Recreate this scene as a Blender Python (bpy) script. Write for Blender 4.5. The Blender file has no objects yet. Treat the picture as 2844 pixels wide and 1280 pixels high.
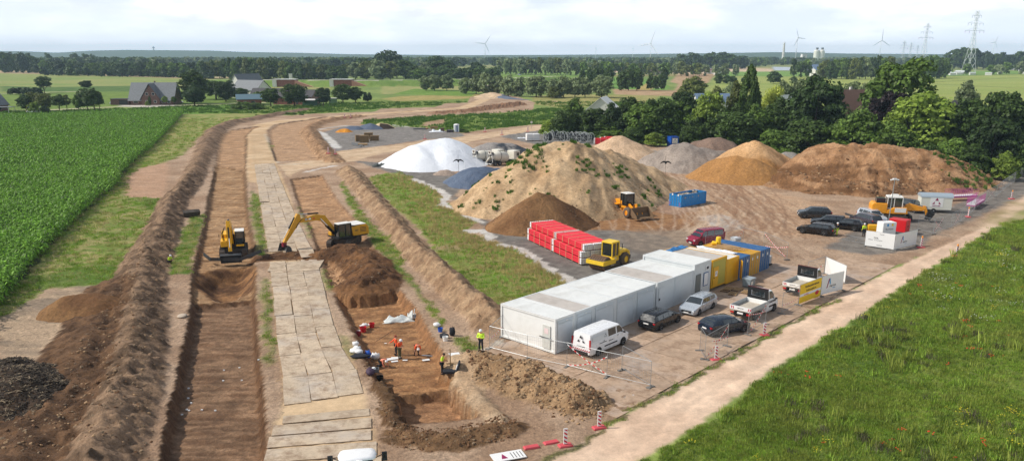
import bpy,bmesh,math,random
import numpy as np
from mathutils import Vector,Matrix
R=math.radians
rnd=random.Random(7)
C=bpy.context.scene.collection
FPX,CYP,CXP,CAMH=2200.0,800.0,1422.0,23.0
PITCH=math.atan(645.0/2200.0)
def ray(px,py):
 u=(px-CXP)/FPX;v=(py-CYP)/FPX
 return u,math.cos(PITCH)-v*math.sin(PITCH),-math.sin(PITCH)-v*math.cos(PITCH)
def G(px,py,z=0.0):
 a,b,c=ray(px,py);t=(z-CAMH)/c
 return(t*a,t*b)
def G3(px,py,z=0.0):
 a,b=G(px,py,z);return Vector((a,b,z))
def AT(px,py,Y):
 a,b,c=ray(px,py);t=Y/b
 return Vector((t*a,Y,CAMH+t*c))
def GP(pts,z=0.0):return[G(x,y,z) for x,y in pts]
def lin(c):
 return tuple(((v/255.0)/12.92 if v/255.0<=0.04045 else((v/255.0+0.055)/1.055)**2.4) for v in c)
def _h(ix,iy,s):
 n=(ix.astype(np.int64)*374761393+iy.astype(np.int64)*668265263+s*982451653)&0xffffffff
 n=((n^(n>>13))*1274126177)&0xffffffff
 n=(n^(n>>16))&0xffff
 return n/65535.0
def vn(x,y,s=0):
 x=np.asarray(x,float);y=np.asarray(y,float)
 ix=np.floor(x);iy=np.floor(y);fx=x-ix;fy=y-iy
 fx=fx*fx*(3-2*fx);fy=fy*fy*(3-2*fy)
 a=_h(ix,iy,s);b=_h(ix+1,iy,s);c=_h(ix,iy+1,s);d=_h(ix+1,iy+1,s)
 return(a*(1-fx)+b*fx)*(1-fy)+(c*(1-fx)+d*fx)*fy
def fbm(x,y,s=0,o=4):
 v=0;a=.5;t=0
 for i in range(o):
  v=v+a*vn(x,y,s+i*17);t+=a;x=x*2.03+11.3;y=y*2.03+5.7;a*=.5
 return v/t
def sstep(a,b,x):
 t=np.clip((x-a)/(b-a),0,1);return t*t*(3-2*t)
def in_poly(P,x,y):
 r=np.zeros(x.shape,bool);n=len(P)
 for i in range(n):
  x0,y0=P[i];x1,y1=P[(i+1)%n]
  if y0==y1:continue
  c=((y0>y)!=(y1>y))&(x<(x1-x0)*(y-y0)/(y1-y0)+x0)
  r^=c
 return r
def seg_dist(P,x,y,closed=False):
 d=np.full(x.shape,1e9);n=len(P)
 T=np.zeros(x.shape);S=np.zeros(x.shape);acc=0.0
 for i in range(n if closed else n-1):
  x0,y0=P[i];x1,y1=P[(i+1)%n]
  dx,dy=x1-x0,y1-y0;L=math.hypot(dx,dy)+1e-9
  t=np.clip(((x-x0)*dx+(y-y0)*dy)/(L*L),0,1)
  q=np.hypot(x-x0-t*dx,y-y0-t*dy)
  m=q<d
  d=np.where(m,q,d);T=np.where(m,acc+t*L,T)
  S=np.where(m,np.sign((x-x0)*dy-(y-y0)*dx),S);acc+=L
 return d,T,S
def tag(o,label=None,cat=None,group=None,kind=None):
 if label:o['label']=label
 if cat:o['category']=cat
 if group:o['group']=group
 if kind:o['kind']=kind
 return o
def thing(name,label,cat,loc=(0,0,0),rz=0,group=None):
 o=bpy.data.objects.new(name,None);C.objects.link(o)
 o.empty_display_size=.3
 o.location=loc;o.rotation_euler=(0,0,rz)
 return tag(o,label,cat,group)
def kids(o):return[c for c in bpy.data.objects if c.parent==o]
def tree_of(o,allc=None):
 return[(c,kids(c)) for c in kids(o)]
def dup(root,tr,loc,rz=None,label=None,group=None,scale=None):
 r=root.copy();C.objects.link(r);r.location=loc
 if rz is not None:r.rotation_euler=(0,0,rz)
 if scale is not None:r.scale=scale if hasattr(scale,'__len__') else(scale,)*3
 if label:r['label']=label
 if group:r['group']=group
 for ch,subs in tr:
  c=ch.copy();C.objects.link(c);c.parent=r
  for g in subs:
   d=g.copy();C.objects.link(d);d.parent=c
 return r
class MB:
 def __init__(s):s.v=[];s.f=[];s.M=None
 def add(s,vs,fs):
  n=len(s.v)
  if s.M is not None:vs=[tuple(s.M@Vector(p)) for p in vs]
  s.v+=[tuple(p) for p in vs];s.f+=[tuple(i+n for i in f) for f in fs];return s
 def box(s,c,d,rz=0,rx=0,ry=0,taper=1.0):
  hx,hy,hz=d[0]/2,d[1]/2,d[2]/2
  m=Matrix.Translation(c)@Matrix.Rotation(rz,4,'Z')@Matrix.Rotation(ry,4,'Y')@Matrix.Rotation(rx,4,'X')
  vs=[]
  for z in(-hz,hz):
   k=taper if z>0 else 1
   for x,y in((-hx,-hy),(hx,-hy),(hx,hy),(-hx,hy)):vs.append(tuple(m@Vector((x*k,y*k,z))))
  return s.add(vs,[(3,2,1,0),(4,5,6,7),(0,1,5,4),(1,2,6,5),(2,3,7,6),(3,0,4,7)])
 def bx(s,a,b):
  return s.box([(a[i]+b[i])/2 for i in range(3)],[abs(b[i]-a[i]) for i in range(3)])
 def cyl(s,a,b,r0,r1=None,n=10,cap=True):
  a=Vector(a);b=Vector(b);r1=r0 if r1 is None else r1
  d=(b-a).normalized() if(b-a).length>1e-9 else Vector((0,0,1))
  u=d.orthogonal().normalized();w=d.cross(u)
  vs=[]
  for P,r in((a,r0),(b,r1)):
   for i in range(n):
    t=2*math.pi*i/n;vs.append(tuple(P+u*(r*math.cos(t))+w*(r*math.sin(t))))
  fs=[(i,(i+1)%n,n+(i+1)%n,n+i) for i in range(n)]
  if cap:fs+=[tuple(range(n))[::-1],tuple(range(n,2*n))]
  return s.add(vs,fs)
 def tube(s,pts,r,n=6):
  pts=[Vector(p) for p in pts]
  for a,b in zip(pts,pts[1:]):s.cyl(a,b,r,r,n)
  return s
 def beam(s,a,b,w,h):
  a=Vector(a);b=Vector(b);d=(b-a).normalized()
  up=Vector((0,0,1)) if abs(d.z)<.95 else Vector((0,1,0))
  sd=d.cross(up).normalized()*(w/2);u=sd.cross(d).normalized()*(h/2)
  vs=[a-sd-u,a+sd-u,a+sd+u,a-sd+u,b-sd-u,b+sd-u,b+sd+u,b-sd+u]
  return s.add(vs,[(0,1,2,3),(7,6,5,4),(0,4,5,1),(1,5,6,2),(2,6,7,3),(3,7,4,0)])
 def prism(s,poly,y0,y1,ax='y'):
  n=len(poly);vs=[]
  for t in(y0,y1):
   for a,b in poly:vs.append({'y':(a,t,b),'x':(t,a,b),'z':(a,b,t)}[ax])
  fs=[tuple(range(n)),tuple(range(2*n-1,n-1,-1))]+[(i,n+i,n+(i+1)%n,(i+1)%n) for i in range(n)]
  return s.add(vs,fs)
 def lathe(s,prof,n=16,c=(0,0,0),ax='z'):
  vs=[]
  for r,z in prof:
   for i in range(n):
    t=2*math.pi*i/n;x,y=r*math.cos(t),r*math.sin(t)
    p={'z':(x,y,z),'y':(x,z,y),'x':(z,x,y)}[ax]
    vs.append((p[0]+c[0],p[1]+c[1],p[2]+c[2]))
  fs=[]
  for j in range(len(prof)-1):
   for i in range(n):fs.append((j*n+i,j*n+(i+1)%n,(j+1)*n+(i+1)%n,(j+1)*n+i))
  return s.add(vs,fs)
 def loft(s,rings,cap=True):
  n=len(rings[0]);vs=[p for r in rings for p in r];fs=[]
  for j in range(len(rings)-1):
   for i in range(n):fs.append((j*n+i,j*n+(i+1)%n,(j+1)*n+(i+1)%n,(j+1)*n+i))
  if cap:fs+=[tuple(range(n))[::-1],tuple(range((len(rings)-1)*n,len(rings)*n))]
  return s.add(vs,fs)
 def ball(s,c,r,n=8,m=5,sq=(1,1,1)):
  rings=[]
  for j in range(1,m):
   a=math.pi*j/m
   rings.append([(c[0]+r*sq[0]*math.sin(a)*math.cos(2*math.pi*i/n),c[1]+r*sq[1]*math.sin(a)*math.sin(2*math.pi*i/n),c[2]+r*sq[2]*math.cos(a)) for i in range(n)])
  return s.loft(rings)
 def mesh(s,name,m,smooth=False):
  me=bpy.data.meshes.new(name);me.from_pydata(s.v,[],s.f)
  for k in(m if isinstance(m,(list,tuple)) else[m]):me.materials.append(k)
  bm=bmesh.new();bm.from_mesh(me);bmesh.ops.recalc_face_normals(bm,faces=bm.faces);bm.to_mesh(me);bm.free()
  if smooth:me.shade_smooth()
  me.update();return me
 def build(s,name,m,parent=None,smooth=False,bevel=0,auto=None):
  o=bpy.data.objects.new(name,s.mesh(name,m,smooth));C.objects.link(o)
  if parent:o.parent=parent
  if bevel:
   b=o.modifiers.new('b','BEVEL');b.width=bevel;b.segments=2;b.limit_method='ANGLE';b.angle_limit=R(40)
  return o
def npmesh(name,V,F4,mat,smooth=True,attrs=None):
 """V (n,3) float, F4 (m,4) or (m,3) int"""
 me=bpy.data.meshes.new(name);k=F4.shape[1]
 me.vertices.add(len(V));me.vertices.foreach_set('co',np.ascontiguousarray(V,dtype=np.float32).ravel())
 me.loops.add(F4.size);me.loops.foreach_set('vertex_index',np.ascontiguousarray(F4,dtype=np.int32).ravel())
 me.polygons.add(len(F4));me.polygons.foreach_set('loop_start',np.arange(0,F4.size,k,dtype=np.int32))
 me.polygons.foreach_set('loop_total',np.full(len(F4),k,dtype=np.int32))
 if smooth:me.polygons.foreach_set('use_smooth',np.ones(len(F4),dtype=bool))
 me.update(calc_edges=True);me.materials.append(mat)
 for an,arr in(attrs or{}).items():
  if arr.ndim==2:
   at=me.color_attributes.new(an,'FLOAT_COLOR','POINT');b=np.ones((len(V),4),np.float32);b[:,:3]=arr
   at.data.foreach_set('color',b.ravel())
  else:
   at=me.attributes.new(an,'FLOAT','POINT');at.data.foreach_set('value',arr.astype(np.float32))
 return me
def link(name,me,parent=None):
 o=bpy.data.objects.new(name,me);C.objects.link(o)
 if parent:o.parent=parent
 return o
def newmat(name):
 m=bpy.data.materials.new(name);m.use_nodes=True;nt=m.node_tree
 return m,nt,nt.nodes['Principled BSDF']
def nd(nt,t,**k):
 n=nt.nodes.new(t)
 for a,b in k.items():setattr(n,a,b)
 return n
def noise(nt,scale,detail=4,rough=.6,vec=None):
 n=nd(nt,'ShaderNodeTexNoise');n.inputs['Scale'].default_value=scale;n.inputs['Detail'].default_value=detail
 n.inputs['Roughness'].default_value=rough
 if vec:nt.links.new(vec,n.inputs['Vector'])
 return n
def mathn(nt,op,a,b=None,clamp=False):
 n=nd(nt,'ShaderNodeMath',operation=op,use_clamp=clamp)
 for i,x in enumerate((a,b)):
  if x is None:continue
  if isinstance(x,(int,float)):n.inputs[i].default_value=x
  else:nt.links.new(x,n.inputs[i])
 return n.outputs[0]
def maprange(nt,x,a,b,c,d):
 n=nd(nt,'ShaderNodeMapRange');nt.links.new(x,n.inputs[0])
 for i,v in enumerate((a,b,c,d)):n.inputs[i+1].default_value=v
 return n.outputs[0]
def scalecol(nt,col,fac):
 n=nd(nt,'ShaderNodeVectorMath',operation='SCALE')
 if isinstance(col,tuple):n.inputs[0].default_value=col[:3]
 else:nt.links.new(col,n.inputs[0])
 nt.links.new(fac,n.inputs['Scale']);return n.outputs[0]
_mc={}
def paint(name,srgb,rough=.45,metal=0.0,var=.12,dirt=0.0,dcol=(120,100,78),scale=3.0,coat=0.0,bump=0.0):
 """painted or plain surface: base colour with faint uneven wear and procedural dirt patches"""
 key=(name,srgb,rough,metal,var,dirt)
 if key in _mc:return _mc[key]
 m,nt,p=newmat(name);c=lin(srgb)
 tc=nd(nt,'ShaderNodeTexCoord');ob=tc.outputs['Object']
 n1=noise(nt,scale,5,.65,ob)
 base=scalecol(nt,c,maprange(nt,n1.outputs['Fac'],.3,.7,1-var,1+var*.6))
 if dirt>0:
  n2=noise(nt,scale*.55,6,.75,ob)
  mx=nd(nt,'ShaderNodeMix',data_type='RGBA')
  nt.links.new(maprange(nt,n2.outputs['Fac'],.48,.68,0,dirt),mx.inputs['Factor'])
  nt.links.new(base,mx.inputs['A']);mx.inputs['B'].default_value=(*lin(dcol),1);base=mx.outputs['Result']
 nt.links.new(base,p.inputs['Base Color'])
 nt.links.new(maprange(nt,n1.outputs['Fac'],.3,.7,max(.05,rough-.08),min(1,rough+.12)),p.inputs['Roughness'])
 p.inputs['Metallic'].default_value=metal
 if coat:p.inputs['Coat Weight'].default_value=coat
 if bump:
  b=nd(nt,'ShaderNodeBump');b.inputs['Strength'].default_value=bump;b.inputs['Distance'].default_value=.02
  nt.links.new(n1.outputs['Fac'],b.inputs['Height']);nt.links.new(b.outputs[0],p.inputs['Normal'])
 _mc[key]=m;return m
def glass(name='dark_glass',srgb=(44,52,56),rough=.04):
 m=paint(name,srgb,rough,0,.1);p=m.node_tree.nodes['Principled BSDF']
 p.inputs['IOR'].default_value=1.9;return m
def leafmat(name,srgb,var=.35,trans=.25,dry=None,scale=.5):
 m,nt,p=newmat(name);c=lin(srgb)
 tc=nd(nt,'ShaderNodeTexCoord');oi=nd(nt,'ShaderNodeObjectInfo');ge=nd(nt,'ShaderNodeNewGeometry')
 n1=noise(nt,scale,4,.6,ge.outputs['Position'])
 f=mathn(nt,'ADD',maprange(nt,n1.outputs['Fac'],.3,.7,1-var,1+var),maprange(nt,oi.outputs['Random'],0,1,-.18,.18))
 rp=maprange(nt,ge.outputs['Random Per Island'],0,1,1-var,1+var)
 f=mathn(nt,'MULTIPLY',f,rp)
 base=scalecol(nt,c,f)
 if dry:
  mx=nd(nt,'ShaderNodeMix',data_type='RGBA')
  n2=noise(nt,scale*.6,5,.6,ge.outputs['Position'])
  nt.links.new(maprange(nt,n2.outputs['Fac'],.5,.72,0,.8),mx.inputs['Factor']);nt.links.new(base,mx.inputs['A'])
  mx.inputs['B'].default_value=(*lin(dry),1);base=mx.outputs['Result']
 nt.links.new(base,p.inputs['Base Color']);p.inputs['Roughness'].default_value=.55
 p.inputs['Specular IOR Level'].default_value=.25
 tr=nd(nt,'ShaderNodeBsdfTranslucent');nt.links.new(base,tr.inputs['Color'])
 ms=nd(nt,'ShaderNodeMixShader');ms.inputs[0].default_value=trans
 nt.links.new(p.outputs[0],ms.inputs[1]);nt.links.new(tr.outputs[0],ms.inputs[2])
 nt.links.new(ms.outputs[0],nt.nodes['Material Output'].inputs['Surface'])
 return m
def soilmat(name,attr='col',bump=.6,fine=2.5,k=1.0,rough=.95):
 """earth / ground: albedo from the vertex attribute times several octaves of noise, with bump"""
 m,nt,p=newmat(name)
 at=nd(nt,'ShaderNodeAttribute',attribute_name=attr)
 ge=nd(nt,'ShaderNodeNewGeometry');pos=ge.outputs['Position']
 big=noise(nt,.35,5,.6,pos);mid=noise(nt,fine,7,.75,pos);sm=noise(nt,7,4,.75,pos)
 f=mathn(nt,'MULTIPLY',maprange(nt,big.outputs['Fac'],.3,.7,.88,1.12),maprange(nt,mid.outputs['Fac'],.28,.72,1-.44*k,1+.38*k))  # fine noise contrast also puts clod shade and dark crevices into the colour
 f=mathn(nt,'MULTIPLY',f,maprange(nt,sm.outputs['Fac'],.3,.7,1-.28*k,1+.24*k))
 nt.links.new(scalecol(nt,at.outputs['Color'],f),p.inputs['Base Color'])
 wet=nd(nt,'ShaderNodeAttribute',attribute_name='wet')
 nt.links.new(maprange(nt,wet.outputs['Fac'],0,1,rough,.12),p.inputs['Roughness'])
 p.inputs['Specular IOR Level'].default_value=.3
 h=mathn(nt,'ADD',mathn(nt,'MULTIPLY',mid.outputs['Fac'],1.0),mathn(nt,'MULTIPLY',sm.outputs['Fac'],.25))
 b=nd(nt,'ShaderNodeBump');b.inputs['Distance'].default_value=.3
 nt.links.new(maprange(nt,wet.outputs['Fac'],0,1,bump,0.02),b.inputs['Strength'])
 nt.links.new(h,b.inputs['Height']);nt.links.new(b.outputs[0],p.inputs['Normal'])
 return m
def scatter(name,P,rot,scl,protos,label=None,tilt=0.0):
 """P (n,3): one instance of a random prototype on each point. protos: list of meshes"""
 me=bpy.data.meshes.new(name+'_points');me.vertices.add(len(P));me.vertices.foreach_set('co',np.ascontiguousarray(P,dtype=np.float32).ravel())
 a=me.attributes.new('rz','FLOAT','POINT');a.data.foreach_set('value',rot.astype(np.float32))
 a=me.attributes.new('sc','FLOAT','POINT');a.data.foreach_set('value',scl.astype(np.float32))
 o=bpy.data.objects.new(name,me);C.objects.link(o);o['kind']='stuff'
 if label:o['label']=label
 col=bpy.data.collections.new(name+'_kit')
 for i,m in enumerate(protos):
  q=bpy.data.objects.new(f'{name}_kit_{i}',m);col.objects.link(q)
 g=bpy.data.node_groups.new(name,'GeometryNodeTree')
 g.interface.new_socket('Geometry',in_out='INPUT',socket_type='NodeSocketGeometry');g.interface.new_socket('Geometry',in_out='OUTPUT',socket_type='NodeSocketGeometry')
 N=g.nodes;L=g.links
 gi=N.new('NodeGroupInput');go=N.new('NodeGroupOutput')
 ip=N.new('GeometryNodeInstanceOnPoints');ci=N.new('GeometryNodeCollectionInfo');ci.inputs['Collection'].default_value=col
 ci.inputs['Separate Children'].default_value=True;ci.inputs['Reset Children'].default_value=True
 ip.inputs['Pick Instance'].default_value=True
 a1=N.new('GeometryNodeInputNamedAttribute');a1.data_type='FLOAT';a1.inputs['Name'].default_value='rz'
 a2=N.new('GeometryNodeInputNamedAttribute');a2.data_type='FLOAT';a2.inputs['Name'].default_value='sc'
 cx=N.new('ShaderNodeCombineXYZ');L.new(a1.outputs['Attribute'],cx.inputs['Z'])
 if tilt:
  rv=N.new('FunctionNodeRandomValue');rv.data_type='FLOAT';rv.inputs[2].default_value=-tilt;rv.inputs[3].default_value=tilt
  L.new(rv.outputs[1],cx.inputs['X'])
 L.new(gi.outputs[0],ip.inputs['Points']);L.new(ci.outputs[0],ip.inputs['Instance'])
 L.new(cx.outputs[0],ip.inputs['Rotation']);L.new(a2.outputs['Attribute'],ip.inputs['Scale'])
 L.new(ip.outputs[0],go.inputs[0])
 md=o.modifiers.new('scatter','NODES');md.node_group=g
 return o
def grow(a,b,d0,k):
 out=[a];
 while out[-1]<b:out.append(out[-1]+max(d0,k*abs(out[-1])))
 return out
ys=np.array(grow(30,9000,.2,.0042));
_n=np.searchsorted(ys,300);ys=np.concatenate([ys[:_n],np.array(grow(ys[_n],9500,.2,.0085))])
_xi=np.arange(-61.8,61.9,.23)
_xo=[];t=62.
while t<9000:_xo.append(t);t*=1.010
xs=np.concatenate([-np.array(_xo)[::-1],_xi,np.array(_xo)])
X,Y=np.meshgrid(xs,ys)
NY,NX=X.shape
jx=X+(fbm(X*.8,Y*.8,3,4)-.5)*1.6;jy=Y+(fbm(X*.8+50,Y*.8,9,4)-.5)*1.6
fx_=X+(fbm(X*1.5,Y*1.5,5,3)-.5)*.5;fy_=Y+(fbm(X*1.5+50,Y*1.5,11,3)-.5)*.5
H=(fbm(X*.12,Y*.12,21,4)-.5)*.16
COL=np.zeros((NY,NX,3));WET=np.zeros((NY,NX));CLS=np.zeros((NY,NX),int)
n_a=fbm(X*.25,Y*.25,31,5);n_b=fbm(X*1.3,Y*1.3,41,4);n_c=vn(X*4.1,Y*4.1,51)
n_s=fbm(X*.5+Y*.1,Y*2.2-X*.4,61,4)
def tone(c1,c2,n=None):
 n=n_a if n is None else n
 t=sstep(.3,.7,n)[... ,None]
 return np.array(lin(c1))*(1-t)+np.array(lin(c2))*t
def bbox_idx(P,m):
 xa=min(p[0] for p in P)-m;xb=max(p[0] for p in P)+m;ya=min(p[1] for p in P)-m;yb=max(p[1] for p in P)+m
 i0,i1=np.searchsorted(ys,[ya,yb]);j0,j1=np.searchsorted(xs,[xa,xb])
 return slice(max(0,i0-1),i1+1),slice(max(0,j0-1),j1+1)
def pmask(P,soft=.3,jit='m'):
 """soft mask (0..1) of polygon and index window"""
 s=bbox_idx(P,soft+2)
 x,y={'m':(jx,jy),'f':(fx_,fy_),'0':(X,Y)}[jit]
 x,y=x[s],y[s]
 ins=in_poly(P,x,y);d,_,_=seg_dist(P,x,y,True)
 sd=np.where(ins,d,-d)
 return s,sstep(-soft,soft,sd),sd
def area(P,c1,c2,cls=None,soft=.3,jit='m',n=None,k=1.0,wet=None):
 s,m,sd=pmask(P,soft,jit);m=m*k
 t=tone(c1,c2,n)[s];COL[s]=COL[s]*(1-m[... ,None])+t*m[... ,None]
 if cls is not None:q=CLS[s];q[m>.5]=cls;CLS[s]=q
 if wet is not None:WET[s]=WET[s]*(1-m)+wet*m
 return s,m,sd
def line(P,w,c1,c2,cls=None,soft=.3,k=1.0,n=None,jit='m'):
 s=bbox_idx(P,w+soft+2);x,y={'m':(jx,jy),'f':(fx_,fy_),'0':(X,Y)}[jit];x,y=x[s],y[s]
 d,T,S=seg_dist(P,x,y);m=(1-sstep(w-soft,w+soft,d))*k
 t=tone(c1,c2,n)[s];COL[s]=COL[s]*(1-m[... ,None])+t*m[... ,None]
 if cls is not None:q=CLS[s];q[m>.5]=cls;CLS[s]=q
 return s,m,d,T,S
NAMES=['farmland','bare_ground','earth_bank','trench','gravel','dirt_road','haul_road','meadow','grass_verge','field','dike','path','riverbank','water']
COL[:]=tone((112,134,62),(134,150,76),fbm(X*.02,Y*.02,71,4))
fb=fbm(X*.004,Y*.011,77,2)
COL[:]=np.where((fb>.56)[... ,None]&(Y>500)[... ,None],tone((170,158,104),(150,150,84)),COL)
area(GP([(-900,190),(0,203),(250,209),(490,217),(800,216),(800,230),(490,252),(0,258),(-900,262)]),(128,152,74),(160,160,94),9,2,n=fbm(X*.015,Y*.09,81,4))
area(GP([(-900,188),(0,194),(250,201),(490,213),(700,215),(700,218),(490,218),(250,210),(0,204),(-900,196)]),(206,184,146),(196,168,128),9,1)
area(GP([(0,239),(110,243),(300,240),(420,238),(480,243),(480,252),(300,256),(100,255),(0,255)]),(72,104,40),(100,128,54),9,2)
area(GP([(-300,262),(500,253),(640,270),(640,288),(300,300),(-300,312)]),(104,130,48),(126,150,62),8,2)
line(GP([(-200,315),(130,306),(330,297),(500,293),(640,288),(760,284)]),2.0,(206,196,168),(190,178,150),11,.5)
line(GP([(-200,268),(0,262),(110,258),(230,254)]),2.2,(206,196,168),(190,178,150),11,.5)
area(GP([(335,292),(480,290),(505,294),(400,299),(335,297)]),(204,196,184),(190,184,172),11,1)
area(GP([(-300,316),(130,309),(500,296),(700,291),(700,320),(600,330),(508,340),(508,318),(-300,335)]),(100,142,46),(120,156,56),9,1)
area(GP([(640,300),(900,290),(1060,275),(1240,268),(1330,272),(1300,290),(1060,303),(860,318),(720,322),(600,325)]),(104,130,50),(138,150,72),9,1,n=n_b)
area(GP([(1110,268),(1290,262),(1340,262),(1290,275),(1100,282),(1060,275)]),(186,166,104),(160,150,84),9,2)
area(GP([(1013,332),(1218,320),(1420,308),(1560,300),(1560,345),(1340,361),(1270,372),(1183,356),(1087,352),(1005,345)]),(96,124,44),(134,150,66),9,.8,n=n_b)
area(GP([(1180,340),(1240,330),(1230,345),(1170,352)]),(180,150,120),(160,130,100),1,1)
area(GP([(1060,240),(1300,240),(1320,262),(1060,262)]),(150,156,90),(170,164,104),9,2)
area(GP([(1150,247),(1330,253),(1310,268),(1090,262)]),(104,140,52),(124,154,60),9,1)
area(GP([(1480,268),(1560,262),(1830,266),(1800,292),(1560,300),(1480,290)]),(176,164,104),(148,150,80),9,2)
area(GP([(1390,190),(1700,189),(1700,215),(1560,218),(1390,214)]),(112,146,60),(130,158,70),9,4)
area(GP([(1700,215),(1830,222),(1770,250),(1700,246)]),(104,148,58),(120,160,66),9,2)
area(GP([(1702,248),(1873,252),(1884,234),(1861,228),(1884,205),(1990,200),(1967,231),(1900,239),(1885,268),(1707,263)]),(190,160,124),(172,140,106),1,2)
area(GP([(1804,228),(1848,232),(1799,252),(1765,249)]),(196,168,104),(176,160,92),9,1)
area(GP([(1818,243),(1850,236),(1862,240),(1850,250),(1815,251)]),(110,150,60),(120,160,66),9,.6)
area(GP([(1836,236),(1846,236),(1832,245),(1815,244)]),(190,186,180),(180,176,170),11,.6)
area(GP([(1700,189),(2000,186),(2150,192),(2144,200),(1884,206),(1800,204),(1700,202)]),(214,190,158),(196,172,140),12,3)
area(GP([(1990,200),(2844,197),(3400,196),(3400,204),(2844,206),(2600,213),(1990,212)]),(116,152,66),(126,160,72),9,4)
area(GP([(1990,213),(2600,214),(2844,207),(3400,205),(3400,330),(1900,330)]),(150,166,82),(164,172,92),9,4,n=fbm(X*.01,Y*.06,83,3))
for q in([(2600,214),(2830,205),(3200,202)],[(2310,236),(2600,228),(2830,216)],[(2600,234),(2844,246),(3200,260)]):
 line(GP(q),2.2,(92,96,50),(100,100,54),None,1,.8)
area(GP([(2144,186),(2276,189),(2276,197),(2150,196)]),(176,186,196),(170,180,192),13,2,jit='0',wet=.8)
area(GP([(1867,184),(2000,187),(1998,191),(1867,189)]),(190,196,200),(180,188,196),13,2,jit='0',wet=.8)
area(GP([(2722,188),(2900,192),(2900,199),(2830,197)]),(190,190,188),(186,182,176),13,2,jit='0',wet=.7)
area(GP([(910,193),(960,193),(960,203),(910,203)]),(176,186,196),(170,180,192),13,2,jit='0',wet=.8)
SITE=[(0,872),(55,850),(120,803),(180,792),(331,785),(331,745),(342,721),(380,683),(445,624),(431,600),(449,552),(400,549),(349,548),(349,493),(376,469),(459,452),(511,428),(514,424),(544,387),(580,362),(624,348),(685,326),(773,320),(800,322),(854,317),(942,314),(1042,311),(1056,302),(1207,298),(1241,287),(1298,286),(1306,271),(1366,256),(1440,270),(1485,285),(1480,305),(1420,312),(1218,322),(1013,334),(1000,345),(1090,352),(1183,356),(1285,370),(1342,361),(1500,345),(1520,362),(1700,392),(2050,425),(2270,395),(2740,455),(2844,470),(2900,470),(2900,545),(2747,640),(2471,745),(2328,830),(2085,960),(1833,1101),(1519,1280),(1480,1300),(1400,1420),(0,1420),(-100,1420),(-100,900)]
area(GP(SITE),(188,160,134),(164,134,108),1,.25,n=n_a)
CRL=GP([(850,305),(712,331),(640,345),(596,365),(578,398),(560,440),(525,514),(480,563),(455,635),(420,712),(392,783),(388,861),(375,949),(353,1082),(309,1192),(272,1290),(240,1400)])
TRA_L=[(712,351),(635,362),(613,381),(602,431),(594,486),(577,552),(569,607),(555,673),(530,778),(533,839),(522,905),(500,993),(486,1082),(464,1165),(442,1280),(420,1400)]
TRA_R=[(722,352),(701,359),(685,376),(682,469),(686,540),(690,607),(707,673),(709,760),(709,822),(714,916),(723,1027),(734,1137),(740,1280),(745,1400)]
TRA=GP(TRA_L+TRA_R[::-1])
TRB_up=GP([(806,497),(834,585),(856,620),(880,690),(906,761),(933,833),(961,883),(994,949),(1027,1021),(1049,1071),(1090,1160),(1104,1182),(1340,1156),(1312,1109),(1270,1038),(1215,960),(1165,872),(1115,811),(1082,750),(1033,680),(983,607),(939,558),(895,486)])
TRB_mid=GP([(925,800),(945,835),(970,885),(1003,949),(1036,1018),(1056,1078),(1276,1056),(1262,1030),(1208,955),(1160,870),(1108,808)])
TRB_pit=GP([(1050,1074),(1102,1174),(1334,1150),(1272,1052)])
TRC=GP([(768,345),(745,362),(750,400),(765,448),(905,445),(880,420),(850,385),(838,368),(860,352),(905,340),(1000,325),(900,325)])
area(GP([(0,872),(180,795),(331,788),(352,860),(330,960),(220,1040),(0,1080)]),(190,164,136),(150,132,112),1,.6,n=fbm(X*.3,Y*.9,85,4))
area(GP([(349,493),(376,469),(459,452),(470,480),(449,552),(349,548)]),(196,160,132),(184,146,116),1,.6,n=n_s)
area(GP([(0,1165),(70,1135),(170,1085),(160,1110),(80,1160),(0,1230)]),(96,118,48),(140,134,92),8,.5,n=n_b)
area(GP([(1400,560),(1640,600),(1700,570),(1850,560),(1960,560),(1980,600),(1900,640),(1700,655),(1560,690),(1480,640),(1420,640)]),(166,122,80),(140,98,60),1,.8,k=.9,n=n_s)
area(GP([(1880,480),(2100,520),(2300,570),(2250,660),(2000,640),(1880,560)]),(204,172,140),(184,146,114),1,1.5,k=.8,n=n_s)
area(GP([(1933,603),(1990,592),(2060,612),(2075,632),(2010,640),(1955,618)]),(190,182,172),(170,160,148),1,.8,k=.85,wet=.75,n=n_b)
area(GP([(1810,562),(1890,560),(1960,575),(1890,598),(1830,590)]),(176,146,124),(160,130,110),1,1,k=.7,wet=.35)
for i in range(30):
 r_=random.Random(100+i);a=r_.random()
 x0,y0=1960+r_.uniform(-150,120),470+r_.uniform(0,25);x1,y1=2140+r_.uniform(-160,120),590+r_.uniform(-60,60);x2,y2=1990+r_.uniform(-250,250),655+r_.uniform(-20,25)
 P=[((1-t)**2*x0+2*t*(1-t)*x1+t*t*x2,(1-t)**2*y0+2*t*(1-t)*y1+t*t*y2) for t in np.linspace(0,1,14)]
 W=GP(P);dk=r_.random()<.6
 for off in(-.95,.95):
  line([(a+off,b) for a,b in W],.16,(136,102,76) if dk else(214,188,160),(150,112,84) if dk else(204,176,146),None,.16,.55,jit='f')
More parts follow.
